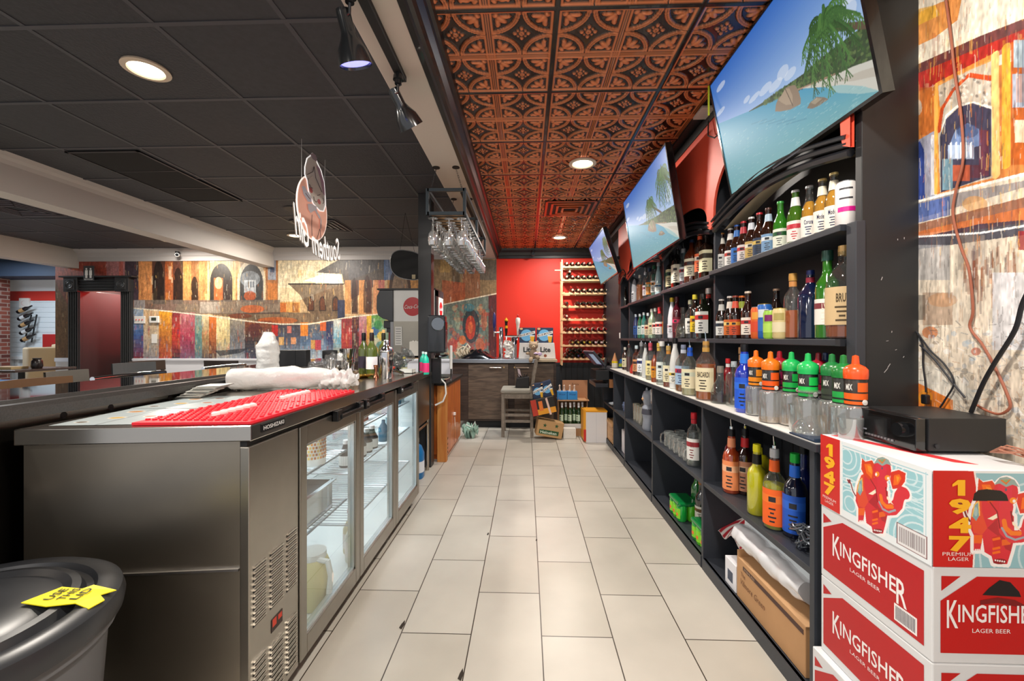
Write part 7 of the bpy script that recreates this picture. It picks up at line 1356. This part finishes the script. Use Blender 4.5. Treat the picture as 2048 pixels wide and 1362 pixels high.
# ================================================================ dining side
def stool(loc, lb, back, rz=0., chrome=False, group=None):
    t = thing('bar_stool', lb, 'stool', loc, rz, group); bx = MB()
    n = 12; W_ = .46; 
    for k in range(n):
        a0 = -W_/2+W_*k/n; a1 = a0+W_/n; c0 = -.03*math.cos(PI*(k/n-.5))-.0; c1 = -.03*math.cos(PI*((k+1)/n-.5)); bx.add([(c0,a0,.86),(c1,a1,.86),(c1,a1,1.045),(c0,a0,1.045),(c0+.018,a0,.86),(c1+.018,a1,.86),(c1+.018,a1,1.045),(c0+.018,a0,1.045)], [(0,3,2,1),(4,5,6,7),(3,7,6,2),(0,1,5,4)]+([(0,4,7,3)] if k == 0 else [])+([(1,2,6,5)] if k == n-1 else []))
    part('backrest', bx, mat(back, .4), t)
    if chrome: part('top_rail', MB().tube([(0,-.245,1.05),(-.02,-.1,1.052),(-.02,.1,1.052),(0,.245,1.05)], .014, 10), CHROME, t, smooth=True)
    part('seat', MB().lathe([(0,.72),(.17,.72),(.19,.735),(.18,.76),(0,.77)], 24, (.2,0,0)), mat('2c2420', .5), t, smooth=True)
    for s in (-1, 1):
        part('back_post', MB().cyl((.02,s*.17,.74), (.0,s*.17,1.0), .011), BLACKM, t)
        for s2 in (-1, 1): part('leg', MB().cyl((.2+s2*.13,s*.13,.73), (.2+s2*.19,s*.19,0), .014), BLACKM, t)
    part('foot_ring', MB().tube([(.2+.2*math.cos(2*PI*k/24), .2*math.sin(2*PI*k/24), .28) for k in range(24)], .009, 6, closed=True), CHROME, t)
    return t
stool((-2.47, 2.59, 0), 'bar stool with a chrome top rail in front of the dark doorway', '3a2c26', 0, True, 'chrome railed bar stools at the far side of the bar')
stool((-2.47, 3.42, 0), 'bar stool with a chrome top rail before the mural wall', '221e1e', 0, True, 'chrome railed bar stools at the far side of the bar')
stool((-2.47, 4.25, 0), 'bar stool with a chrome top rail hidden behind the cup bag', '221e1e', 0, True, 'chrome railed bar stools at the far side of the bar')
def diner(loc, lb, c, rz=0., zt=1.0, w=.44):
    t = thing('dining_chair', lb, 'chair', loc, rz, 'dining chairs beyond the bar'); k = MB(); n = 10
    for i in range(n):
        a0 = -w/2+w*i/n; a1 = a0+w/n; c0 = -.05*math.cos(PI*(i/n-.5)); c1 = -.05*math.cos(PI*((i+1)/n-.5)); k.add([(c0,a0,zt-.13),(c1,a1,zt-.13),(c1-.01,a1,zt),(c0-.01,a0,zt),(c0+.02,a0,zt-.13),(c1+.02,a1,zt-.13),(c1+.01,a1,zt),(c0+.01,a0,zt)], [(0,3,2,1),(4,5,6,7),(3,7,6,2),(0,1,5,4)])
    part('backrest', k, mat(c, .4), t); part('seat', MB().box(0, .42, -.2, .2, .44, .47), mat(c, .5), t, bevel=.01)
    for x in (.02, .38):
        for y in (-.18, .18): part('leg', MB().box(x-.015, x+.015, y-.015, y+.015, 0, (.44 if x > .1 else zt-.12)), mat('3a3430', .5), t)
    return t
diner((-3.02, 2.52, 0), 'chair with a curved brown wooden back beyond the bar', '6a4e38', 0, 1.035, .42)
diner((-4.5, 4.03, 0), 'grey chair with a flared back beside the brown backed chair', '77746e', .15, .965, .46); diner((-4.55, 4.80, 0), 'grey chair with a dark backed neighbour before the door casing', '5c5f62', -.2, 1.0, .46); diner((-4.9, 5.35, 0), 'brown backed chair behind the grey one near the mural', '4a3a30', -.2, .99, .44); diner((-4.4, 6.0, 0), 'dark brown low chair back against the chair rail', '3a302c', 1.57, .96, .5)
def dtable(x, y, lb, w=.75):
    t = thing('dining_table', lb, 'table', (x, y, 0), 0, 'dining tables'); part('tabletop', MB().box(-w/2, w/2, -w/2, w/2, .84, .87), mat('3a2c26', .25), t, bevel=.004); part('pedestal', MB().cyl((0,0,0), (0,0,.84), .035).lathe([(0,0),(.26,0),(.26,.015),(.04,.04)], 24), BLACKM, t); return t
dtable(-6.9, 5.6, 'small dark dining table with a jar near the brick column'); dtable(-3.45, 4.9, 'square dark table between the grey chairs'); 
lathe_thing('candle_jar', 'dark ribbed jar on the small dining table', 'jar', (-6.68, 5.6, .871), [(0,0),(.05,0),(.06,.03),(.055,.10),(.04,.12),(.045,.14),(0,.14)], mat('1c1414', .3))
t = thing('menu_stack', 'tan menus lying on the small dining table', 'menus', (-6.95, 5.5, .871)); part('menu_cover', MB().box(-.15, .15, -.1, .1, 0, .03), mat('b09a70', .6), t)
t = thing('blue_bench', 'long blue bench seat in the far room', 'bench', (-8.6, 6.3, 0)); part('seat', MB().box(-1.2, 1.0, -.25, .25, .40, .62), mat('2c6a9c', .5), t, bevel=.02); part('bench_base', MB().box(-1.15, .95, -.2, .2, 0, .40), mat('d8dce0', .6), t)
# wall wine holders in the far room
for g_, (gx, n_) in enumerate(((-9.85, 5), (-8.98, 6))):
    t = thing('wine_holder', ['black wire wall holder with slanting bottles in the far room','black wall holder of bottles cut by the wall edge in the far room'][g_], 'wine holder', (gx, 8.12, 1.45)); part('wire_back', MB().tube([(-.10+.0,0,-.25),(-.0,0,.1),(.05,0,.30)], .012, 6).tube([(.05,0,-.25),(.12,0,.1),(.16,0,.30)], .012, 6), BLACKM, t)
    for k in range(n_):
        b = thing('wine_bottle', 'dark bottle slanting in the %s far wall holder, %s from the top' % (('first', 'second')[g_], ORD[k]), 'bottle', (gx-.03+.03*k*0+.02*k, 8.08, 1.86-.14*k), 0, 'bottles in the far wall holders', (0, 1.15, 0)); part('bottle_body', MB().lathe([(0,-.16),(.038,-.16),(.038,.03),(.015,.08),(.014,.15),(0,.15)], 12), mat('14181c', .15, coat=1.), b, smooth=True); part('label_band', MB().lathe([(.039,-.11),(.039,-.02)], 12), mat(('c8a070','dfe4e8')[k % 2], .5), b)
t = thing('fire_alarm', 'white wall box with a red round button in the far room', 'alarm', (-10.0, 8.17, 1.98)); part('case', box(-.1, .1, -.02, .02, -.1, .1), WHITE, t, bevel=.005); part('button', MB().lathe([(0,-.01),(.04,-.005),(.045,0)], 16, (0,-.022,0), R=Matrix.Rotation(PI/2, 3, 'X')), mat('c02020', .4), t)
t = thing('potted_palm', 'green spiky plant behind the tan seat in the far room', 'plant', (-8.95, 7.9, .9)); lf = MB()
for k in range(14):
    a = 2*PI*k/14; lf.add([(0,0,.0),(.10*math.cos(a)-.01,.10*math.sin(a),.22),(.22*math.cos(a),.2*math.sin(a),.26+.05*math.sin(k*3)),(.10*math.cos(a)+.015,.10*math.sin(a)+.01,.20)], [(0,1,2,3)])
part('fronds', lf, mat('3a6a40', .6), t); part('pot', MB().lathe([(0,-.15),(.07,-.15),(.09,0),(0,0)], 16), WHITE, t)
t = thing('booth_seat', 'tan upholstered high back booth in the far room', 'booth', (-8.75, 7.2, 0)); part('backrest', MB().box(0, .9, .35, .50, .45, 1.17).box(-.0, .11, -.1, .5, .45, 1.12), mat('c4b094', .6), t, bevel=.03, seg=3); part('seat', MB().box(0, .9, -.15, .36, .0, .50), mat('b8a284', .6), t, bevel=.03)
# ================================================================ beer cases by the near end of the shelves
BY0, BY1 = 1.066, 1.457
WB = mat('d9dbde', .45)
def front_face(p_):  # photo zoom coordinates -> picture on the given plane
    o, ux = p_; return lambda X, Y: hit(1640+X/4.865, 860+Y/4.865, o, ux, (0,0,1))
def elephant(p, T):
    def G(pts, c, k=1.): p.poly([T(*q) for q in pts], c, k)
    def Ln(pts, w, c): p.line([T(*q) for q in pts], w, c)
    def El(x, y, rx, ry, c, k=1.): G([(x+rx*math.cos(a), y+ry*math.sin(a)) for a in np.linspace(0, 2*PI, 25)[:-1]], c, k)
    RD_, DR, OR_, WT = 'd42c38', '8e1820', 'ee6c14', 'f2f0f0'
    trunk = [(610,520),(590,640),(600,720),(650,775),(710,770),(755,720),(770,650),(800,605),(822,615)]
    body = [(352,610),(362,540),(400,440),(440,420),(540,470),(660,600),(665,780),(640,900),(612,1008),(515,1000),(500,940),(450,905),(436,780),(420,890),(372,892),(372,760),(345,690)]
    Ln(body+[body[0]], .016, WT); Ln(trunk, .042, WT); El(605,390,102,140,WT); G([(395,265),(440,300),(505,285),(545,340),(545,460),(490,510),(420,450),(388,380)], WT); G([(680,395),(765,375),(845,415),(838,510),(790,580),(700,590),(670,480)], WT)
    Ln([(262,482),(300,520),(315,590),(345,645)], .010, WT)
    G(body, RD_); G([(352,610),(362,540),(400,440),(430,430),(430,560),(470,700),(430,760),(372,740)], 'e0502a', .8)
    G([(470,700),(540,620),(650,780),(640,900),(600,880),(560,780)], DR, .55); G([(372,760),(436,760),(430,830),(372,830)], OR_, .8); G([(500,780),(560,760),(575,850),(520,880)], 'c8281f', .9)
    for y in (870, 905, 790): G([(505,y),(560,y-14),(565,y+6),(508,y+20)], OR_)
    G([(575,800),(640,790),(636,840),(575,850)], OR_, .8); El(560,985,50,24,DR); 
    for i in range(5): El(528+16*i,975+3*i,6,8,WT)
    for i in range(3): El(385+13*i,885,5,7,WT)
    G([(362,600),(378,500),(408,470),(414,590),(390,640)], '7fa0a8'); Ln([(362,600),(378,500),(408,470),(414,590)], .003, 'e8c060'); El(388,560,14,40,'a8c4c0',.8)
    G([(408,275),(440,308),(505,295),(535,345),(535,450),(490,495),(430,445),(400,380)], 'd8401c'); G([(430,330),(490,330),(515,400),(500,470),(450,420)], OR_); G([(460,345),(500,360),(505,430),(470,400)], 'f49a2c',.8)
    G([(690,410),(765,388),(832,420),(826,500),(780,565),(705,575),(680,480)], 'd8341c'); G([(720,440),(770,430),(790,470),(760,530),(710,540)], OR_); G([(740,450),(772,460),(752,515)], 'f8a82c',.8)
    El(603,395,88,128,RD_); G([(545,330),(600,300),(650,330),(640,560),(600,620),(560,560)], 'd8304a', .7)
    Ln(trunk, .030, 'd8303c'); Ln([(590,640),(600,700),(645,745),(700,745)], .011, 'f07a1c'); Ln([(575,700),(610,770),(670,800),(730,780)], .005, '9aa4b0')
    G([(520,330),(560,272),(610,262),(665,290),(698,350),(650,330),(605,350),(560,320)], '8fa6a0'); G([(560,290),(640,285),(605,330)], 'd8742c'); G([(580,292),(625,288),(605,312)], '6fae7c'); El(603,372,8,14,'5a5a6a')
    El(555,430,22,26,'f2901c'); El(545,432,10,14,WT); El(655,465,26,26,'f2901c'); El(662,470,11,14,WT)
    G([(470,620),(505,600),(540,575),(545,610),(510,632)], 'f4ead0'); G([(645,620),(665,660),(705,715),(715,728),(680,705),(650,670)], 'f4ead0')
    Ln([(265,485),(300,522),(318,590),(345,640)], .0045, '7a2830'); El(283,500,14,20,'8a2c34')
    Ln([(490,480),(540,560),(560,700)], .003, DR); Ln([(640,560),(650,640)], .004, DR)
def case_1947(t):
    z0, z1 = .732, .965; Hh = z1-z0
    part('case_box', MB().box(.982, 1.262, BY0, BY1, z0, z1), WB, t, bevel=.004)
    # long side facing the aisle
    o = (.980, BY1, z0); ux = (0, -1, 0); cvf = front_face((o, ux)); p = Pic(BY1-BY0, Hh, 420, 'e4eef2', cvf); Wd = BY1-BY0
    p.conv = lambda x, y: (x, y)
    p.rect(.0,0,Wd,Hh,'e8eef2'); p.rect(.10,.022,Wd-.022,Hh-.020,'9accd6')
    for (cx, cy, n_) in ((.115,.19,5),(.36,.03,6),(.33,.20,3),(.13,.05,4)):
        for k in range(n_): p.ell(cx,cy,.022+.018*k,.022+.018*k,'d8eaf0',.9,ring=.0045)
    for k in range(7): p.line([(.22,.10+.012*k),(.30,.115+.012*k),(Wd-.024,.10+.016*k)], .003, 'c4e2ea')
    p.rect(0,0,.10,.022,'e8eef2'); p.rect(.10,0,Wd,.022,'e8eef2'); p.rect(.10,Hh-.02,Wd,Hh,'e8eef2'); p.rect(Wd-.022,0,Wd,Hh,'e8eef2'); p.line([(.10,Hh-.014),(Wd-.01,Hh-.014)],.002,'a8d0dc'); p.line([(Wd-.015,.01),(Wd-.015,Hh-.01)],.002,'a8d0dc')
    p.rect(.0,0,.088,Hh,'d02822'); p.rect(.088,0,.096,Hh,'f0f0f0')
    p.conv = cvf; elephant(p, lambda x, y: (x, y))
    p.conv = lambda x, y: (x, y); p.rect(Wd-.098,.010,Wd-.012,.066,'7a4448'); p.rect(Wd-.096,.012,Wd-.014,.064,'e6e4e6')
    for k in range(22): p.rect(Wd-.090+.0033*k, .018, Wd-.0885+.0033*k, .058, '5a484c')
    p.plane('printed_side', (.9803, BY1, z0), ux, (0,0,1), t, vcol(.35))
    # short side facing the viewer
    o = (.982, BY0-.0012, z0); ux = (1, 0, 0); Wd = .279; cvf = front_face((o, ux)); p = Pic(Wd, Hh, 420, '8fbcc6', cvf)
    p.conv = lambda x, y: (x, y)
    for k in range(6): p.ell(Wd-.02,.03,.03+.03*k,.03+.03*k,'c8dce2',.8,ring=.005)
    p.rect(0,Hh-.006,Wd,Hh,'e4e8ea'); p.conv = cvf; p.poly([(1100,395),(1500,400),(1525,560),(1520,760),(1490,1360),(1085,1355)], 'c81c18'); p.line([(1503,400),(1527,560),(1522,760),(1492,1360)], .004, 'f0e8e4')
    elephant(p, lambda x, y: (1345+(x-262)*1.36, 455+(y-262)*1.14)); p.poly([(1485,690),(1500,620),(1540,585),(1620,575),(1760,590),(1815,630),(1835,690),(1700,690)], '0c0a0a')
    p.plane('printed_end', (.982, BY0-.0012, z0), ux, (0,0,1), t, vcol(.35))
    tx = MB()
    ONE = [(0,.72),(.42,1),(1,1),(1,0),(.42,0),(.42,.70),(0,.56)]
    for k, ch in enumerate('1947'):
        if k == 0:
            tx.add([(.9795, BY1-.028-.030*a, z0+Hh-.062+.040*b) for a, b in ONE], [tuple(range(7))], 0); tx.add([(1.026+.030*a, BY0-.0024, z0+Hh-.060+.038*b) for a, b in ONE], [tuple(range(7))], 0); continue
        text_flat(tx, ch, (.9795, BY1-(.030 if k == 0 else .018), z0+Hh-.062-.043*k), (0,-1,0), (0,0,1), (.024 if k == 0 else .050), .040, 0, bold=(.0 if k == 0 else .05))
        text_flat(tx, ch, (1.028 if k == 0 else 1.018, BY0-.0024, z0+Hh-.060-.045*k), (1,0,0), (0,0,1), (.026 if k == 0 else .052), .038, 0, bold=(.0 if k == 0 else .05))
    for (o, ux, w) in (((.9795, BY1-.012, z0+.028), (0,-1,0), .06), ((1.003, BY0-.0024, z0+.028), (1,0,0), .075)):
        o = Vector(o); text_flat(tx, 'PREMIUM', o, ux, (0,0,1), w, .0085, 1); text_flat(tx, 'LAGER', o+Vector(ux)*w*.18-Vector((0,0,.012)), ux, (0,0,1), w*.64, .0085, 1)
    part('case_lettering', tx, [mat('f4b41c', .4), mat('f0e0dc', .4)], t)
    part('top_sheet', MB().prism([(1.0,BY1-.02),(1.03,BY1-.02),(1.14,BY0+.05),(1.10,BY0+.07)], 'z', z1, z1+.0008), mat('d0383c', .45), t)
def king_case(z0, z1, dx, lb, hole=False):
    t = thing('beer_case', lb, 'case', (0, 0, 0), group=None); x0 = .982+dx; Hh = z1-z0; Wd = BY1-BY0; y1 = BY1+(-dx)*.6; R_ = mat('b80714', .35)
    part('case_box', MB().box(x0, 1.262, BY0, y1, z0+.0005, z1-.0005), WB, t, bevel=.003)
    pr = MB(); ys = lambda u: y1-u
    def quad(pts, e, mi): pr.add([(x0-e, ys(u), z0+v) for u, v in pts], [tuple(range(len(pts)))], mi)
    m0, m1, b0, b1 = .012, Wd-.022, .026, Hh-.022
    quad([(m0,b0),(m1,b0),(m1,b1),(m0+.085,b1),(m0,b1-.050)], .0006, 0); quad([(m0,b1-.004),(m0+.038,b1-.022+.006),(m0,b1-.036)], .0006, 0)
    quad([(m1-.085,b0+.010),(m1-.018,b0+.010),(m1-.018,b0+.055),(m1-.085,b0+.055)], .0009, 1)
    for k in range(14): quad([(m1-.080+.0042*k,b0+.015),(m1-.078+.0042*k,b0+.015),(m1-.078+.0042*k,b0+.050),(m1-.080+.0042*k,b0+.050)], .0012, 2)
    def king(o, ux, w, h):
        o = Vector(o); ux = Vector(ux)
        def fn(u, v): return tuple(o+ux*(u*w)+Vector((0,0,(v*h)*(1.0))))
        text_mb(pr, 'INGFISHE', lambda u, v: fn(.115+u*.77, v*.86+.07), bold=.012, mi=1)
        text_mb(pr, 'K', lambda u, v: fn(-.01+u*.125, v*1.35-.22), bold=.012, mi=1); text_mb(pr, 'R', lambda u, v: fn(.89+u*.12, v*1.30-.34), bold=.012, mi=1)
        text_mb(pr, 'LAGER BEER', lambda u, v: fn(.27+u*.42, v*.20-.42), mi=1)
    king((x0-.0012, ys(.058), z0+.102), (0,-1,0), .262, .052)
    # end facing the viewer
    yf = BY0-.0008
    def qf(pts, e, mi): pr.add([(x0+u, yf-e, z0+v) for u, v in pts], [tuple(range(len(pts)))], mi)
    qf([(.018,.026),(.262,.026),(.262,b1),(.018+.085,b1),(.018,b1-.060)], 0, 3); qf([(.020,b1),(.065,b1),(.020,b1-.036)], 0, 3)
    king((x0+.034, yf-.0008, z0+.098), (1,0,0), .212, .050)
    if hole: qf([(.115,.168),(.13,.185),(.155,.205),(.18,.20),(.20,.178),(.205,.165)], .0004, 4); qf([(.11,.155),(.15,.163),(.19,.158),(.215,.145),(.205,.14),(.15,.15),(.11,.145)], .0006, 5)
    part('case_print', pr, [R_, mat('f2ecec', .4), mat('3a3a48', .5), mat('c01010', .35), mat('140c0c', .8), mat('7a1010', .5)], t); return t
case_1947(thing('beer_case', 'pale blue and red beer case with a decorated red elephant, topmost of the stack', 'case'))
king_case(.498, .732, 0, 'red and white beer case directly under the elephant case', True)
king_case(.250, .498, .0, 'red and white beer case, third from the top of the stack')
king_case(.0, .250, -.020, 'lowest red and white beer case, jutting out at the floor')
# receiver
t = thing('amplifier', 'black stereo amplifier with a round volume knob on the elephant beer case', 'amplifier', (1.07, 1.205, .9672)); z = .098
part('case', MB().box(.03, .235, 0, .215, .008, z), mat('1b1c1e', .45), t, bevel=.002); part('front_panel', MB().box(0, .03, .006, .213, .006, z-.003), mat('0c0c0e', .12, coat=.6), t, bevel=.002)
part('knob', MB().cyl((-.018,.045,.058), (0,.045,.058), .019, 28, .021), mat('2a2c30', .12, .7), t, smooth=True); kb = MB()
for k in range(9): kb.box(-.003, 0, .075+.012*k, .082+.012*k, .016, .021)
part('buttons', kb, mat('8a8c90', .3, .4), t)['kind'] = 'stuff'
part('display', MB().box(-.0008, 0, .085, .185, .05, .082, 0).box(-.0012, 0, .19, .20, .062, .070, 1).box(-.0012, 0, .175, .205, .030, .034, 2), [mat('141416', .1), mat('7a1c1c', .4), mat('b8bcc8', .4)], t)
for y in (.03, .19): part('side_screw' if y < .1 else 'front_foot', MB().cyl((.05+.0*y,-.001,.022), (.05,-.004,.022), .006, 12) if y < .1 else MB().cyl((.04,.19,0), (.04,.19,.009), .012), mat('3a3c40', .3, .5), t)
part('rear_foot', MB().cyl((.2,.03,0), (.2,.03,.009), .012).cyl((.04,.03,0), (.04,.03,.009), .012), BLACKM, t)
# cables on the painted side wall
def wcable(name, lb, pts, r, c, X=XW-.012, rough=.4):
    q = []
    for i in range(len(pts)-1):
        p0 = pts[max(i-1, 0)]; p1 = pts[i]; p2 = pts[i+1]; p3 = pts[min(i+2, len(pts)-1)]
        for k in range(6):
            s = k/6; q.append(tuple(.5*((2*b)+(-a+c_)*s+(2*a-5*b+4*c_-d)*s*s+(-a+3*b-3*c_+d)*s**3) for a, b, c_, d in zip(p0, p1, p2, p3)))
    q.append(tuple(map(float, pts[-1]))); v = []
    for a in q:
        h_ = hit(a[0], a[1], (X,0,0), (0,1,0), (0,0,1)); v.append((X, h_[0], h_[1]))
    t = thing(name, lb, 'cable'); part('cable', MB().tube(v, r, 8), mat(c, rough), t, smooth=True)
wcable('speaker_cable', 'copper brown cable hanging down the painted side wall', [(1886,-40),(1900,60),(1910,150),(1922,230),(1926,320),(1912,380),(1906,430),(1922,495),(1938,540),(1946,620),(1940,655),(1965,690),(1990,735),(2015,790),(2020,815),(2000,828),(1975,822),(1950,808)], .0035, '9a5a44')
wcable('power_cable', 'thick black cable crossing the painted wall down to the amplifier', [(2090,520),(2048,600),(2030,660),(1990,725),(1965,770),(1942,825)], .0055, '15151a', XW-.03)
wcable('power_cable', 'thin black wire loop ending in a small plug on the orange paint', [(1832,662),(1845,690),(1846,730),(1850,760),(1852,785)], .0025, '1c1c22'); wcable('power_cable', 'thin dark wire curling behind the amplifier', [(1835,665),(1860,700),(1890,730),(1908,765),(1890,800),(1880,815)], .0025, '22242a')
wcable('power_cable', 'thin black wire slanting across to the amplifier top', [(1840,690),(1870,720),(1905,765),(1930,795)], .0028, '2a2c34')
t = thing('plug', 'small black plug hanging on the end of the thin wire', 'plug', (XW-.02, hit(1851,790,(XW-.02,0,0),(0,1,0),(0,0,1))[0], hit(1851,790,(XW-.02,0,0),(0,1,0),(0,0,1))[1]-.01)); part('plug_body', MB().box(-.008,.008,-.010,.010,-.02,.012), mat('16181c', .4), t, bevel=.004)
t = thing('wire_bundle', 'tangle of bare copper wires behind the amplifier on the case', 'wires', (1.235, 1.11, .966)); wb_ = MB()
for k in range(9):
    a = k*.8; wb_.tube([(-.02,.05,.02),(-.01+.02*math.cos(a),.02,.035+.01*math.sin(a)),(.005,-.02+.01*math.cos(a*2),.02+.02*abs(math.sin(a))),(.015*math.cos(a),-.03,.004)], .002, 5)
part('wires', wb_, mat('b8806a', .4, .3), t)
# paint scuffs and a cable tail on the black end panel
t = thing('cable_tail', 'short white cable hanging on the black end panel beside the television', 'cable', (1.225, 1.485, 2.44)); part('cable', MB().tube([(-.005,0,.35),(0,0,.1),(.008,0,.0)], .008, 8), mat('c8beb0', .5), t, smooth=True)
sf = MB()
for (px, py, l, a) in ((1768,745,.020,.9),(1775,735,.016,1.0),(1762,560,.012,1.2),(1790,700,.006,.4),(1772,682,.008,.2),(1806,715,.006,1.),(1783,665,.006,1.4),(1808,478,.007,1.5),(1795,480,.005,1.5)):
    o_ = (0, 1.494, 0); x, zz = hit(px, py, o_, (1,0,0), (0,0,1)); dx, dz = l*math.cos(a), l*math.sin(a); sf.add([(x,1.4945,zz),(x+.002,1.4945,zz-.001),(x+dx+.002,1.4945,zz+dz-.001),(x+dx,1.4945,zz+dz)], [(0,1,2,3)])
struct('wall_scuffs', sf, mat('b8b4b4', .7))
# ================================================================ hanging neon sign over the bar
t = thing('neon_sign', 'hanging neon sign with a peach disc of a girl and mirrored script', 'sign', (-1.62, 3.17, 2.26))
def Mz(x, y): return ((x-402)/177*.222, -(y-690)/305*.232)
def flat(name, pts, c, e, th=.003, raw=False, par=t, r=.4):
    mb = MB(); q = [Mz(*p) for p in pts] if not raw else pts; mb.prism(q, 'x', e, e+th); return part(name, mb, mat(c, r), par)
circ = [(402+177*math.cos(a), 690+305*math.sin(a)) for a in np.linspace(0, 2*PI, 41)[:-1]]
part('disc', MB().prism([Mz(*p) for p in circ], 'x', 0, .008), mat('f0b098', .4, e=.22), t)  # slight emission added to brighten the peach acrylic
part('disc_glow', MB().tube([(.004, *Mz(*p)) for p in circ], .006, 6, closed=True), mat('f0d8cc', .4, e=.8), t)
hair = [(300,340),(325,240),(365,185),(385,150),(425,150),(440,195),(495,250),(535,350),(550,480),(555,570),(530,650),(480,670),(400,640),(345,560),(325,450),(300,410)]
flat('hair', hair, 'e9e2dc', .008); part('hair_tube', MB().tube([(.012, *Mz(*p)) for p in hair], .004, 6, closed=True), mat('f4f0ee', .3, e=.7), t)
flat('face', [(330,440),(385,370),(450,430),(510,480),(520,560),(485,640),(430,640),(365,590)], 'efe4da', .0125, .002)
for nm, pts, c in (('hair_band', [(430,235),(470,240),(525,350),(540,480),(520,480),(480,340)], 'c8a4b8'), ('lace_collar', [(262,545),(290,530),(370,590),(372,640),(330,655),(280,610)], 'd8d4e0'), ('bow_tie', [(325,680),(375,650),(400,655),(430,650),(440,700),(480,730),(470,760),(410,700),(360,750),(335,730)], 'd8d0d8'), ('lock_of_hair', [(480,730),(500,760),(495,840),(475,870),(475,800)], 'e8c8c4'), ('bun', [(355,180),(385,145),(420,143),(438,165),(430,200),(385,205)], 'b0a0ac')): flat(nm, pts, c, .015, .002)
for x, y in ((365,525), (465,585)): flat('cheek', [(x+20*math.cos(a), y+26*math.sin(a)) for a in np.linspace(0, 2*PI, 13)[:-1]], 'd87878', .0155, .001)
ln = MB()
for pts in ([(400,270),(385,330),(320,400)],[(400,270),(420,370),(500,470)],[(345,480),(362,500),(382,495)],[(440,535),(460,520),(475,505)],[(395,570),(400,600),(425,610),(438,595)],[(375,760),(370,860),(375,970)],[(470,860),(445,940),(430,985)],[(475,870),(485,975)],[(300,590),(350,620)],[(330,430),(330,470),(345,520)],[(515,520),(525,560),(510,580)]): ln.tube([(.018, *Mz(*p)) for p in pts], .0022, 5)
part('outlines', ln, mat('5a4a50', .5), t)
sc_ = MB(); ss = MB(); txt = 'Southern Girl'; n_ = len(txt)
def arcpt(u, v):
    # u from far end (start of the writing) to near end, bending up at both ends
    y = .46-u*.74; z = -.30-.065*math.sin(PI*u)+.06*u*u+v*(.19 if u < .85 else .21); return (.012, y, z)
text_mb(sc_, txt, arcpt, shear=.4, bold=.010, mi=0); text_mb(sc_, txt, lambda u, v: (.004, arcpt(u, v)[1]+.004, arcpt(u, v)[2]-.006), shear=.4, bold=.03, mi=1)
part('script_letters', sc_, [mat('f4efe8', .3, e=1.0), mat('8a8078', .4)], t)
part('hang_wire', MB().tube([(0,.19,.10),(0,.21,.46)], .0015, 5).tube([(0,-.15,.16),(0,-.15,.46)], .0015, 5).tube([(.004*math.cos(k), .185+.004*math.sin(k), .08+.002*k) for k in range(60)], .0016, 5), mat('c8c8c8', .4), t)
t = thing('ceiling_hook', 'small clear hook and string on the white beam at the edge', 'hook', (-4.04, 3.05, 2.66)); part('hook', MB().tube([(0,0,0),(.01,0,-.08),(.015,.02,-.12),(.01,.0,-.15)], .004, 6), mat('c8ccd0', .3), t)
